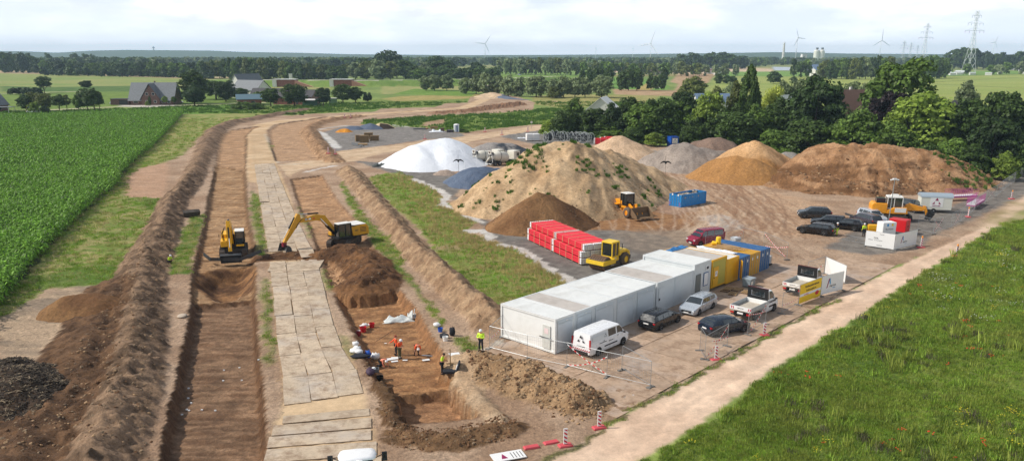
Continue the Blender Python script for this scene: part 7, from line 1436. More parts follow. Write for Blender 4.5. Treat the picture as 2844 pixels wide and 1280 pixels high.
MB().prism([(.6,.7),(2.6,.6),(2.6,1.35),(.6,1.5)],-.42,.42).build('bonnet',M_sign,t,bevel=.08);MB().lathe([(0,0),(.22,0),(.18,.12),(0,.16)],12,(.7,.1,v0-.02)).build('beacon',M_sign,t)
for s in(-1,1):MB().box((-.2,s*1.42,2.35),(.1,.28,.5)).build('mirror',M_blk,t);MB().tube([(.3,s*.8,2.5),(-.1,s*1.4,2.55),(-.2,s*1.42,2.3)],.03).build('mirror_arm',M_blk,t);bigwheel(t,-.5,s*1.0,.8,.45,M_sign);bigwheel(t,1.9,s*.9,.5,.35,M_sign)
M_skin=paint('skin',(206,150,120),.6,0,.05);M_hvy=paint('hivis_yellow',(214,250,60),.6,0,.04);M_hvo=paint('hivis_orange',(255,96,40),.6,0,.04);M_nav=paint('dark_cloth',(34,36,44),.85,0,.1);M_olv=paint('olive_cloth',(92,92,62),.85,0,.1);M_hel=paint('helmet_white',(244,246,248),.35,0,.02);M_pnk=paint('faded_pink',(250,150,120),.7,0,.06);M_bro=paint('hair_dark',(44,30,24),.8);M_gin=paint('hair_red',(150,62,40),.8);M_boot=paint('boot',(40,34,30),.8);M_refl=paint('reflective_band',(226,230,226),.3)
def skinned(name,V,E,Rr,mat,parent,sub=1):
 me=bpy.data.meshes.new(name);me.from_pydata([tuple(v) for v in V],E,[]);me.materials.append(mat);o=link(name,me,parent)
 m=o.modifiers.new('skin','SKIN');m.use_smooth_shade=True
 for i,r in enumerate(Rr):me.skin_vertices[0].data[i].radius=(r,r) if not hasattr(r,'__len__') else r
 me.skin_vertices[0].data[0].use_root=True
 s=o.modifiers.new('sub','SUBSURF');s.levels=s.render_levels=sub;return o
POSES={'stand':dict(pel=(0,0,.95),che=(.0,0,1.35),nek=(.01,0,1.50),hed=(.03,0,1.64),sh=.19,kn=(.03,.11,.50),an=(0,.13,.08),el=(-.02,.27,1.10),wr=(.12,.26,.86)),'crossed':dict(pel=(0,0,.95),che=(.0,0,1.35),nek=(.01,0,1.50),hed=(.05,0,1.64),sh=.20,kn=(.03,.12,.50),an=(0,.15,.08),el=(.06,.29,1.12),wr=(.24,.02,1.16)),'look':dict(pel=(0,0,.95),che=(.04,0,1.35),nek=(.08,0,1.49),hed=(.17,0,1.60),sh=.19,kn=(.03,.09,.50),an=(0,.10,.08),el=(.08,.25,1.12),wr=(.34,.12,1.10)),'bend':dict(pel=(0,0,.86),che=(.36,0,.98),nek=(.50,0,.92),hed=(.60,0,.80),sh=.19,kn=(.10,.13,.46),an=(-.05,.16,.08),el=(.42,.24,.66),wr=(.50,.22,.34)),'kneel':dict(pel=(0,0,.48),che=(.36,0,.66),nek=(.50,0,.66),hed=(.62,0,.62),sh=.19,kn=(.22,.14,.10),an=(-.24,.14,.08),el=(.50,.24,.42),wr=(.62,.20,.14)),'crouch':dict(pel=(-.05,0,.34),che=(.16,0,.70),nek=(.24,0,.83),hed=(.32,0,.94),sh=.19,kn=(.34,.14,.46),an=(.10,.15,.08),el=(.26,.26,.52),wr=(.44,.14,.50))}
def person(label,loc,hd,pose,top,legs,helmet=True,hair=None,sleeves=True,s=1.0,group=None,vest=False,arms=None):
 t=thing('person',label,'person',loc,hd,group);t.scale=(s,)*3;P={k:(Vector(v) if hasattr(v,'__len__') else v) for k,v in POSES[pose].items()}
 V=[P['pel'],(P['pel']+P['che'])/2,P['che'],P['nek'],P['hed']];E=[(0,1),(1,2),(2,3),(3,4)];Q=[.13,.12,.13,.055,.095];jk=dict(V=[P['pel']*.75+P['che']*.25,(P['pel']+P['che'])/2,P['che'],P['che']*.35+P['nek']*.65],E=[(0,1),(1,2),(2,3)],R=[(.16,.145),(.155,.14),(.175,.14),.09]);tr=dict(V=[P['pel']],E=[],R=[.15]);ax=(P['nek']-P['che']).normalized()
 for sd in(-1,1):
  m=lambda v,y=None:Vector((v.x,sd*v.y,v.z));sho=P['che']*.4+P['nek']*.6+Vector((0,sd*P['sh'],0));el,wr=m(P['el']),m(P['wr'])
  if arms and sd in arms:el,wr=Vector(arms[sd][0]),Vector(arms[sd][1])
  n=len(V);V+=[sho,el,wr];E+=[(2,n),(n,n+1),(n+1,n+2)];Q+=[.06,.042,.028];d=(wr-el).normalized();pal=wr+d*.07;V.append(pal);E.append((n+2,n+3));Q.append(.032)
  sx=d.cross(Vector((0,0,1)));sx=(sx.normalized() if sx.length>.1 else Vector((0,1,0)))
  dn=sx.cross(d)
  for k in range(4):
   a=len(V);f0=pal+d*.03+sx*(.024*(k-1.5));L=(.06,.075,.07,.055)[k];V+=[f0,f0+d*L*.6+dn*.008,f0+d*L+dn*.03];E+=[(n+3,a),(a,a+1),(a+1,a+2)];Q+=[.011,.009,.008]
  a=len(V);V+=[wr+d*.03+sx*(.045*sd),wr+d*.075+sx*(.06*sd)];E+=[(n+2,a),(a,a+1)];Q+=[.012,.010]
  hp=P['pel']+Vector((0,sd*.09,-.03));kn,an=m(P['kn']),m(P['an']);toe=an+Vector((.17,0,-.04));n=len(V);V+=[hp,kn,an,toe];E+=[(0,n),(n,n+1),(n+1,n+2),(n+2,n+3)];Q+=[.09,.062,.045,.035]
  a=len(jk['V'])
  if sleeves or True:jk['V']+=[sho,el*.98+sho*.02]+([wr] if sleeves else[]);jk['E']+=[(2,a),(a,a+1)]+([(a+1,a+2)] if sleeves else[]);jk['R']+=[.08,.062]+([.045] if sleeves else[])
  a=len(tr['V']);tr['V']+=[hp,kn,an+Vector((0,0,.04))];tr['E']+=[(0,a),(a,a+1),(a+1,a+2)];tr['R']+=[.11,.082,.062]
  b=MB();b.ball(tuple(an+Vector((.05,0,-.015))),.1,8,5,(1.5,.6,.65));b.build('boot',M_boot,t,True)
 skinned('body',V,E,Q,M_skin,t);skinned('jacket',jk['V'],jk['E'],jk['R'],top,t);skinned('trousers',tr['V'],tr['E'],tr['R'],legs,t)
 h=P['hed'];up_=(h-P['nek']).normalized();f=MB();fx=Vector((1,0,0))-up_*up_.x;fx=fx.normalized()
 f.ball(tuple(h+fx*.095),.018,6,4);[f.ball(tuple(h+fx*.085+Vector((0,y,0))+up_*.03),.010,6,4) for y in(-.032,.032)];f.ball(tuple(h+fx*.085-up_*.05),.014,6,4,(.6,1.6,.4));[f.ball(tuple(h+Vector((0,y,0))),.022,6,4) for y in(-.098,.098)];f.build('face',M_skin,t,True)
 if hair or not helmet:MB().ball(tuple(h+up_*.035-fx*.02),.108,10,6,(1,.95,.95)).build('hair',hair or M_bro,t,True)
 if helmet:b=MB();b.ball(tuple(h+up_*.065-fx*.01),.135,12,6,(1.05,.92,.82));b.ball(tuple(h+up_*.055+fx*.08),.11,10,4,(.9,.9,.12));b.build('helmet',M_hel,t,True)
 if vest:MB().cyl(P['pel']*.45+P['che']*.55,P['pel']*.35+P['che']*.65,.178,.178,14,False).build('reflective_band',M_refl,t)
 return t
HD=lambda dx,dy:math.atan2(dy,dx)
person('person in a yellow hi-vis jacket and white helmet, arms crossed, beside the first cabin',on(1336,975),HD(-.3,-1),'crossed',M_hvy,M_nav)
person('dark haired person in a yellow vest looking down beside the open black case',on(1228,1040),HD(1,-.2),'look',M_hvy,M_nav,False,M_bro,False)
person('person in an orange vest, olive trousers and white helmet reading a white sheet',on(1110,996),HD(.8,-.5),'look',M_hvo,M_olv,sleeves=False)
person('red haired person in an orange jacket stretching one arm left to hold a long pole',on(1101,986),HD(-.9,-.3),'stand',M_hvo,M_nav,False,M_gin,arms={-1:((.28,-.16,1.2),(.52,-.10,1.12))})
person('person in an orange vest and white helmet bending down to the trench floor',on(1157,986),HD(.4,-1),'bend',M_hvo,M_nav,sleeves=False)
person('person in a faded pink vest kneeling and scraping the ground among white papers',on(1058,1017),HD(.9,-.7),'kneel',M_pnk,M_nav)
person('person in a yellow vest and white helmet crouching on the grass strip',on(470,732),HD(.9,-.4),'crouch',M_hvy,M_nav)
person('person in pale yellow trousers at the open tailgate of the black estate car',on(2324,655),HD(-.8,.5),'stand',M_nav,M_hvy,True)
person('person in a yellow hi-vis jacket and white helmet standing left of the yellow compactor',on(2398,657),HD(-.2,1),'stand',M_hvy,M_nav)
def lump(name,label,cat,px,py,d,mat,dz=0,seed=0,group=None):
 p=on(px,py);b=MB();b.ball((0,0,d[2]*.4),.5,9,6,(d[0],d[1],d[2]));r_=np.random.RandomState(seed+int(px));b.v=[tuple(np.array(v)*r_.uniform(.8,1.15)) for v in b.v];o=b.build(name,mat,None,True);o.location=(p.x,p.y,p.z+dz);tag(o,label,cat,group)
def pail(label,px,py,mat,s=1.0,fill=M_sign):
 p=on(px,py);t=thing('bucket',label,'bucket',p,0);MB().lathe([(0,0),(.16*s,0),(.21*s,.32*s),(.19*s,.32*s),(.15*s,.06)],14).build('tub',mat,t);b=MB();b.tube([(math.cos(R(a))*.2*s,0,.32*s+math.sin(R(a))*.18*s) for a in range(0,181,30)],.008,4);b.build('handle',M_gal,t)
M_rd=paint('red_plastic',(206,30,44),.4);M_blu=paint('blue_plastic',(30,90,190),.5)
pail('red tub with white bags on it in the upper part of the dig',1009,921,M_rd,1.5);pail('dark red bucket left of the upper red tub',996,932,paint('dark_red',(140,24,36),.5),1.2);pail('red bucket standing alone below the tarpaulin',1033,909,M_rd,1.3);pail('black bucket at the lower left trench edge',1056,1058,M_blk,1.3);pail('white bucket right of the black rucksacks on the grass',1237,946,M_sign,1.2);pail('blue bucket on the bank above the dig',1223,921,M_blu,1.1)
for a in(('sack','white bag on the red tub','bag',1014,915,(.7,.5,.35),M_sign,.3),('sack','uppermost white bag on the left trench edge','bag',988,961,(.55,.5,.5),M_sign),('sack','second white bag on the left trench edge','bag',991,972,(.7,.5,.4),M_sign),('sack','largest white bag in the row on the left trench edge','bag',989,980,(1.0,.6,.45),M_sign),('sack','lowest white bag lying on the black sheet','bag',998,984,(.7,.5,.35),M_sign,.1),('jacket_pile','black cloth lying under the white bags at the trench edge','clothes',1000,992,(1.6,.9,.3),M_nav),('rucksack','blue bag leaning on the left trench wall','bag',1022,993,(.6,.5,.75),M_blu),('rucksack','purple black jacket heap at the left trench edge','clothes',1029,1040,(.7,.9,.6),paint('plum',(70,52,72),.8)),('rucksack','black rucksack standing at the foot of the right bank','bag',1256,932,(.55,.4,.9),M_nav),('rucksack','black bag lying left of the standing rucksack','bag',1233,938,(.8,.5,.45),M_nav),('sack','white sack on the grass above the dig','bag',1213,907,(.7,.5,.4),M_sign),('sack','crumpled white bag behind the kneeling person','bag',1042,996,(.8,.6,.6),M_sign),('stone','pale rock lying on the ledge left of the long trench','stone',505,880,(.9,1.1,.25),paint('pale_stone',(196,180,160),.8))):
 lump(*a)
def sheetp(label,px,py,w,d,rz,mat=M_sign,name='paper',dz=.02,tx=0):p=on(px,py);o=MB().box((0,0,0),(w,d,.015),0,tx).build(name,mat);o.location=p+Vector((0,0,dz+.02));o.rotation_euler=(0,0,rz);tag(o,label,'paper')
for a in(('white drawing sheet right of the kneeling person',1082,998,1.0,.45,.4),('second white sheet in front of the standing person',1100,995,.8,.5,.1),('small white tray below the standing person',1096,1004,.55,.3,.3),('single white label below the two standing people',1125,1001,.4,.22,0),('white strip of finds bags right of the bending person',1190,988,1.1,.18,-.2),('lower white find bags in front of the man with the vest',1183,1000,.6,.35,.3),('white board lying on the right trench edge',1262,984,.85,.6,.3),('white folder on the red tub in the upper dig',1013,913,.9,.35,.5),('white paper left of the red tub',996,919,.45,.25,0),('tiny white label above the standing people',1071,954,.2,.15,0)):sheetp(*a,**({'dz':.35} if 'red tub in' in a[0] else{}))
for i,(px,py) in enumerate([(523,1107),(531,1120),(506,1152),(519,1138),(525,1141),(561,1139),(622,1029),(620,1058),(672,1057),(718,1000),(598,1141),(524,1079),(665,1022)]):p=on(px,py);o=MB().box((0,0,.04),(.14,.1,.08)).build('find_marker',M_sign);o.location=p;tag(o,'tiny white find marker on the floor of the long left trench','marker','find markers in the left trench')
p=on(1038,1032);t=thing('crate','grey crate with a white bag by the left wall of the dig','crate',p,.2);MB().bx((-.4,-.25,0),(.4,.25,.04)).bx((-.4,-.25,.04),(-.36,.25,.28)).bx((.36,-.25,.04),(.4,.25,.28)).bx((-.36,-.25,.04),(.36,-.21,.28)).bx((-.36,.21,.04),(.36,.25,.28)).build('tub',M_stl,t);MB().ball((0,0,.2),.2,8,5).build('content',M_sign,t)
p=on(1250,1036);t=thing('tool_case','open black case at the feet of the man in the yellow vest','case',p,.1);MB().bx((-.55,-.3,0),(.45,.3,.22)).build('tray',M_nav,t,bevel=.04);MB().box((.6,0,.45),(.12,.7,.9),0,0,.35).build('lid',M_nav,t,bevel=.04);MB().box((.5,0,.45),(.02,.3,.4),0,0,.35).build('papers',M_sign,t)
a,b_=on(1045,950),on(1092,945);o=MB().tube([(0,0,.1),tuple(b_-a+Vector((0,0,.9)))],.02).build('pole',M_nav);o.location=a;tag(o,'long thin pole held out by the red haired person','pole')
p=on(1251,1015);t=thing('wooden_stake','upright wooden stake at the right edge of the dig','stake',p,0);MB().bx((-.04,-.04,0),(.04,.04,1.35)).build('post',M_wd,t);MB().bx((-.3,-.03,.1),(.3,.0,.2)).build('crossbar',M_wd,t)
o=MB().beam((0,0,.05),(1.2,1.3,.1),.08,.05).build('batten',M_wd);o.location=on(722,1078);tag(o,'broken grey batten lying at the right edge of the long left trench','batten')
EXPO=-0.32;HAZE=1.2e-4
def brickmat(name,c,m_=(170,150,136),s=1.0):
 m,nt,p=newmat(name);tc=nd(nt,'ShaderNodeTexCoord');b=nd(nt,'ShaderNodeTexBrick');b.inputs['Scale'].default_value=4*s;b.inputs['Color1'].default_value=(*lin(c),1);b.inputs['Color2'].default_value=(*lin(tuple(int(v*.82) for v in c)),1);b.inputs['Mortar'].default_value=(*lin(m_),1);b.inputs['Mortar Size'].default_value=.012
 mp_=nd(nt,'ShaderNodeMapping');mp_.inputs['Rotation'].default_value=(R(90),0,0);nt.links.new(tc.outputs['Object'],mp_.inputs[0]);nt.links.new(mp_.outputs[0],b.inputs['Vector']);nt.links.new(b.outputs['Color'],p.inputs['Base Color']);p.inputs['Roughness'].default_value=.85;return m
M_br=brickmat('red_brown_brick',(116,80,70));M_brr=brickmat('bright_red_brick',(150,84,68));M_ren=paint('render_white',(222,220,214),.7);M_slate=paint('slate_tiles',(120,124,128),.6,0,.25,.3,(90,92,96),1.5,bump=.4);M_dkt=paint('dark_tiles',(76,74,76),.7,0,.2,bump=.3);M_brt=paint('brown_tiles',(124,96,84),.7,0,.2,bump=.3);M_win=glass('window_glass',(52,60,68),.1);M_wfr=paint('window_frame',(232,230,226),.5)
def house(name,label,c,rz,L,D,hw,hr,wm,rm,wins=(),chim=True,over=.5,door=True,hip=0):
 """gabled house: ridge along local x; hw wall height, hr ridge height"""
 t=thing(name,label,'building',c,rz);w=MB();w.prism([(-D/2,0),(D/2,0),(D/2,hw),(0,hr-.15),(-D/2,hw)],-L/2,L/2,'x');w.build('wall',wm,t)
 k=(hr-hw)/(D/2);r=MB();e=D/2+over;ze=hw-over*k
 for s in(-1,1):r.loft([[(x,s*e,ze),(x,0,hr),(x,0,hr+.18),(x,s*e,ze+.18)] for x in(-L/2-over*(1-hip),L/2+over*(1-hip))])
 rf=r.build('roof',rm,t)
 if chim:MB().bx((-.3,.6,hr-1.2),(.3,1.2,hr+.8)).build('chimney',wm,rf)
 for(f,x,z,ww,hh) in wins:
  if f in 'sn':s=-1 if f=='s' else 1;cx=(x,s*(D/2+.02),z);dm=(ww,.08,hh)
  else:s=-1 if f=='w' else 1;cx=(s*(L/2+.02),x,z);dm=(.08,ww,hh)
  fr=MB().box(cx,dm).build('window',M_wfr,t);MB().box((cx[0]+(0 if f in 'sn' else s*.03),cx[1]+(s*.03 if f in 'sn' else 0),z),(dm[0]-.14 if f in 'sn' else .06,.06 if f in 'sn' else dm[1]-.14,hh-.14)).build('pane',M_win,fr)
 if door:MB().box((L*.12,-D/2-.03,1.05),(1.0,.08,2.1)).build('door',M_dkt,t)
 return t
h=house('brick_house','dark brick farmhouse with steep grey slate roof and a cross gable',(-175.5,401,0),R(4),20,12.5,3.0,10.2,M_br,M_slate,[('s',-7.5,1.5,2.2,1.5),('s',-3,1.5,1.6,1.4),('s',5.6,1.5,1.6,1.4),('s',8,1.5,1.4,1.4),('w',-2,4.2,1.0,1.2),('w',.2,4.2,1.0,1.2),('w',-3.5,1.4,1.0,1.2),('w',-1.5,1.4,1.0,1.2),('w',2,1.4,1.0,1.2)],over=1.0)
g=MB().prism([(-4.2,0),(4.2,0),(4.2,3.2),(0,9.3),(-4.2,3.2)],-7.6,0,'y').build('cross_gable',M_br,h);r=MB()
for s in(-1,1):r.loft([[(s*5.0,y,2.3),(0,y,9.9),(0,y,10.1),(s*5.0,y,2.5)] for y in(-8.0,.5)])
r.build('roof',M_slate,h)
for x,z in((-1.4,5.2),(1.6,5.2),(-1.8,1.6),(2.2,1.6)):f=MB().box((x,-7.63,z),(1.3,.08,1.3)).build('window',M_wfr,h);MB().box((x,-7.67,z),(1.1,.04,1.1)).build('pane',M_win,f)
t=thing('garage','flat roofed brick garage left of the dark brick farmhouse','garage',(-190.3,396.5,0),R(4));MB().bx((-4.2,-3,0),(4.2,3,2.7)).build('wall',M_br,t);MB().bx((-4.4,-3.2,2.7),(4.4,3.2,2.95)).build('roof',M_dkt,t);MB().bx((-.2,-3.05,.1),(3.9,-3.01,2.3)).build('garage_door',paint('gate_dark',(54,56,58),.6),t)
house('brick_house','brick house with a grey gable roof cut by the left edge of the picture',(-226,346,0),R(70),14,13,3.0,9.2,M_br,M_slate,[('s',-3,1.5,1.4,1.4),('s',3,1.5,1.4,1.4),('w',0,5.2,1.3,1.3),('e',0,5.2,1.3,1.3)])
t=thing('carport','low carport in front of the house at the left edge','carport',(-213,339,0),0);MB().bx((-4,-2.5,2.3),(4,2.5,2.5)).build('roof',M_slate,t);f=MB();[f.bx((x,y,0),(x+.15,y+.15,2.3)) for x in(-3.8,3.6) for y in(-2.3,2.1)];f.build('post',M_wfr,t)
house('barn','grey roofed barn right of the wide dark tree, nearer one',(-148.5,465,0),R(-30),20,12,4.5,9.5,M_ren,M_slate,[('s',-4,2,1.4,1.2),('s',4,2,1.4,1.2)],False)
house('barn','grey roofed barn behind the nearer one, its gable higher',(-158,488,0),R(60),18,11,6,12.5,M_ren,M_slate,[('s',0,2,1.4,1.2)],False)
house('brick_shed','orange red brick shed with a blue grey roof left of the red barn',(-127.5,394,0),R(20),11,9,3.0,5.0,M_brr,paint('blue_slate',(94,120,132),.6),[('s',-2,1.4,1.2,1.2),('s',2,1.4,1.2,1.2)],False)
house('brick_shed','long low dark roofed shed between the brick shed and the red barn',(-122,425,0),R(-6),26,10,3.2,6.6,M_brr,M_dkt,(),False)
house('brick_barn','bright red brick barn with a dark roof behind the dark round trees',(-106.5,402,0),R(-10),20,10,3.8,6.8,M_brr,M_dkt,[('s',2,1.6,1.4,1.0)],False)
t=thing('lean_to','green lean-to with a pale roof at the right end of the red barn','shed',(-97.5,392,0),R(-10));MB().bx((-3,-2,0),(3,2,2.5)).build('wall',paint('green_boards',(66,104,78),.7),t);MB().box((0,0,2.65),(6.8,4.8,.15),0,.08).build('roof',M_wfr,t)
t=thing('green_hut','small pale green hut right of the lean-to','hut',(-89,404,0),.1);MB().bx((-1.8,-1.5,0),(1.8,1.5,2.6)).build('wall',paint('pale_green',(118,146,108),.7),t);MB().bx((-2,-1.7,2.6),(2,1.7,2.8)).build('roof',M_wfr,t)
house('white_house','white house with a brown tiled roof between the feathery tree and the copper beech',(AT(2368,250,222).x,222,0),R(12),11,9,5.2,AT(2368,251,222).z,M_ren,M_brt,[('s',-3,3.8,1.2,1.3),('s',0,3.8,1.2,1.3),('s',3,3.8,1.2,1.3)])
house('small_house','dark roof corner peeping out left of the dark round tree at the right',(AT(2652,280,200).x,200,0),R(-10),7,6,5.5,AT(2652,281,200).z,M_ren,M_dkt,(),False)
def shedroof(label,px0,px1,py0,py1,Y,rz,mat):
 a=AT(px0,py0,Y);b=AT(px1,py1,Y);t=thing('hall',label,'building',((a.x+b.x)/2,Y,0),rz);L=b.x-a.x;h=max(a.z,3);MB().prism([(-5,0),(5,0),(5,h-2.5),(0,h-.1),(-5,h-2.5)],-L/2,L/2,'x').build('wall',M_ren,t)
 r=MB();[r.loft([[(x,s*5.6,h-2.8),(x,0,h),(x,0,h+.15),(x,s*5.6,h-2.65)] for x in(-L/2-.4,L/2+.4)]) for s in(-1,1)];r.build('roof',mat,t)
M_sol=paint('solar_panels',(120,142,170),.2,.3,.1)
shedroof('low hall with solar panels on its roof, left part, behind the belt of trees',1932,1962,261,262,270,.0,M_sol);shedroof('low hall with solar panels on its roof, right part, behind the bright tree',1996,2032,261,264,270,.05,M_sol)
house('white_gable_house','white gable end with a pale roof above the left part of the tree belt',(29.8,265,0),R(75),12,11,5.5,10.0,M_ren,M_wfr,(),False)
house('small_house','tiny white gable right of the yellow willow',(AT(2186,265,262).x,262,0),R(30),5,5,5.0,AT(2186,265,262).z,M_ren,M_wfr,(),False)
for px,w_ in((838,'left'),(995,'right')):
 p=AT(px-30,243,640);t=thing('gate_abutment','%s red brick floodgate abutment in the grassy dike'%w_,'floodgate',(AT(px,240,630).x-12,628,0),0);MB().bx((-6,-2,0),(8,8,5.0)).build('wall',M_brr,t);MB().bx((-9,-3,0),(-6,8,5.4)).build('pillar',M_ren,t);MB().prism([(8,0),(22,0),(8,4.8)],-3,0).build('wing_wall',paint('pale_brick',(196,140,120),.8),t);MB().bx((-9,-3.2,5.4),(8.2,8.2,5.7)).build('coping',M_wfr,t)
for px,py,w_,h_,nm,lb in((808,224,3,6,'white_kiosk','tall white kiosk on the dike left of the floodgate'),(806,230,8,2.5,'white_hut','low white hut in front of the tall kiosk'),(869,220,3,3,'white_hut','small white hut on the dike crest'),(1205,247,2,2.2,'white_box','small white box on the field edge below the dike')):
 p=on(px,py);t=thing(nm,lb,'hut',p,0);MB().bx((-w_/2,-1,0),(w_/2,1,h_)).build('wall',M_ren,t);MB().bx((-w_/2-.2,-1.2,h_),(w_/2+.2,1.2,h_+.25)).build('roof',M_cg_,t)
p=on(1352,256);t=thing('tank_trailer','rusty white tank trailer standing above the far sand ramp','tank',p,.1);MB().lathe([(0,-5),(1.1,-4.6),(1.3,-3),(1.3,3.5),(1.0,4.6),(0,5)],16,(0,0,3.2),'x').build('tank',paint('tank_rusty',(206,190,168),.6,0,.2,.5,(150,100,70)),t);f=MB();[f.bx((x,-1,0),(x+.4,1,2.2)) for x in(-3.5,0,3)];f.build('stand',M_wdk,t)
p=on(78,313);t=thing('garden_slide','blue garden slide with a wooden swing frame at the far left','slide',p,.4);MB().beam((0,0,2.4),(3.2,0,.3),.7,.12).build('chute',paint('slide_blue',(60,120,210),.5),t);f=MB();f.tube([(-.8,-.5,0),(-.2,0,2.6),(-.8,.5,0)],.06);f.tube([(2.2,-.5,0),(2.8,0,2.8),(3.4,.5,0)],.06);f.tube([(-.2,0,2.6),(2.8,0,2.8)],.06);f.build('frame',M_wd,t)
def atd(px,Y):return(px-CXP)/FPX*Y*1.0,Y
for px,lb in((2233,'left one of the two white silos on the horizon'),(2247,'right one of the two white silos on the horizon')):
 x,y=atd(px,2600);t=thing('silo',lb,'silo',(x,y,0));MB().lathe([(0,0),(8.5,0),(8.5,36),(7,39),(0,42)],20).build('tank',paint('silo_white',(236,236,226),.6),t);MB().bx((-2,-3,41),(4,3,47)).build('head_house',M_stl,t)
for px,w_,h_,lb in((2175,40,15,'low white factory hall left of the silos'),(2200,14,26,'white and red works tower left of the silos')):x,y=atd(px,2500);t=thing('factory_building',lb,'building',(x,y,0));MB().bx((-w_/2,-8,0),(w_/2,8,h_)).build('wall',M_ren,t);MB().bx((-w_/2-.5,-8.5,h_),(w_/2+.5,8.5,h_+1.5)).build('roof',M_cg_,t)
p=AT(2300,163,950);t=thing('solar_hall','long low hall with a solar roof across the river','building',(p.x,950,0),.2);MB().bx((-18,-6,0),(18,6,8)).build('wall',M_ren,t);MB().box((0,-2,10),(38,16,.4),0,.4).build('roof',M_sol,t)
x,y=atd(2145,2600);MB().lathe([(0,0),(4.5,0),(2.8,62),(0,62)],12).build('c',M_ren).name='chimney';o=bpy.data.objects['chimney'] if 'chimney' in bpy.data.objects else None
for o in bpy.data.objects:
 if o.type=='MESH' and o.parent is None and o.name.startswith('chimney') and 'label' not in o:o.location=(x,y,0);tag(o,'tall thin chimney on the horizon left of the silos','chimney')
rc=random.Random(9)
for i in range(26):
 px=rc.choice([rc.uniform(2590,2640),rc.uniform(2650,2840),rc.uniform(1790,1850),rc.uniform(1940,1990)]);Y_=rc.uniform(980,1150);x,y=atd(px,Y_);t=thing('caravan' if px>2500 else 'small_house','small white %s among the trees %s'%(('caravan','beyond the pasture at the far right') if px>2500 else('house','across the river')),'caravan' if px>2500 else 'building',(x,y,0),rc.uniform(-.5,.5),'caravans beyond the pasture' if px>2500 else 'small houses across the river');k=1 if px>2500 else 1.6
 MB().bx((-3.5*k,-1.3*k,.3),(3.5*k,1.3*k,2.8*k)).build('wall',M_ren,t);MB().prism([(-1.5*k,2.8*k),(1.5*k,2.8*k),(0,3.5*k)],-3.7*k,3.7*k,'x').build('roof',M_cg_ if px>2500 else M_brt,t)
M_tw=paint('turbine_white',(232,236,240),.5,0,.02)
def turbine(px,pyh,Y_,bl,rot,yaw,lb):
 p=AT(px,pyh,Y_);t=thing('wind_turbine',lb,'wind turbine',(p.x,Y_,0),yaw,None);h=p.z;MB().cyl((0,0,0),(0,0,h),h*.019,h*.010,10).build('tower',M_tw,t,True);MB().bx((-h*.016,-h*.05,h-h*.015),(h*.016,h*.04,h+h*.02)).build('nacelle',M_tw,t)
 for k in range(3):
  a=R(rot+120*k);o=MB().loft([[(0-w_,-h*.055,z),(0,-h*.055-w_*.3,z),(w_,-h*.055,z),(0,-h*.055+w_*.3,z)] for w_,z in((bl*.018,0),(bl*.032,bl*.2),(bl*.022,bl*.7),(bl*.006,bl))]).build('blade',M_tw,t);o.location=(0,0,h);o.rotation_euler=(0,a,0)
for a in((1347,122,3200,40,35,.3,'small wind turbine on the horizon above the pollard willows'),(1808,122,2200,38,20,-.6,'largest wind turbine in the centre, its blades wide apart'),(2215,106,2200,28,95,.5,'wind turbine directly left of the silos'),(2448,113,2300,30,0,.1,'wind turbine right of the silos, blades in a clear Y'),(2762,118,2800,26,25,.4,'faint wind turbine at the far right of the pylons'),(1655,134,3500,26,0,1.4,'thin wind turbine seen edge on, centre left'),(1758,136,3800,26,60,1.4,'faint tiny wind turbine left of the largest one')):turbine(*a)
M_pyl=paint('pylon_paint',(214,218,222),.5,0,.03)
def pylon(px,ptop,Y_,k,lb,group=None):
 p=AT(px,ptop,Y_);h=p.z;t=thing('pylon',lb,'pylon',(p.x,Y_,0),.35,group);b=MB();w_=h*.075;q=h*.012 if Y_<1300 else h*.009;r_=h*.0021*k
 lv=[0,.18,.34,.48,.58,.66,.74,.82,.9,1.0];wd=[w_*(1-.83*min(1,z/.62))+q*.3 for z in lv]
 for(z0,a),(z1,c) in zip(zip(lv,wd),zip(lv[1:],wd[1:])):
  for sx in(-1,1):
   for sy in(-1,1):b.beam((sx*a,sy*a,z0*h),(sx*c,sy*c,z1*h),r_*1.6,r_*1.6)
  for s in(-1,1):b.beam((-a,s*a,z0*h),(c,s*c,z1*h),r_,r_);b.beam((a,s*a,z0*h),(-c,s*c,z1*h),r_,r_);b.beam((s*a,-a,z0*h),(s*c,c,z1*h),r_,r_);b.beam((s*a,a,z0*h),(s*c,-c,z1*h),r_,r_)
 b.build('lattice_tower',M_pyl,t)
 for z,L in((.68,.21),(.80,.17),(.92,.10)):
  c=MB();c.beam((-L*h,0,z*h),(L*h,0,z*h),r_*2,r_*2);c.beam((-L*h,0,z*h),(0,0,(z+.05)*h),r_,r_);c.beam((L*h,0,z*h),(0,0,(z+.05)*h),r_,r_);c.build('cross_arm',M_pyl,t);i_=MB();[i_.cyl((s*x*h,0,z*h),(s*x*h,0,(z-.04)*h),r_*1.2,n=4) for s in(-1,1) for x in(L,L*.55)];i_.build('insulator',M_pr if z<.7 else M_gal,t)
pylon(2716,30,1150,1,'nearest and tallest power pylon at the right');pylon(2578,64,1500,1.1,'second power pylon, left of the tallest one');pylon(2513,114,2500,1.5,'small far power pylon left of the second one');pylon(2532,118,2900,1.6,'faint far power pylon between the small one and the second one');pylon(2550,126,3300,1.6,'faintest far power pylon')
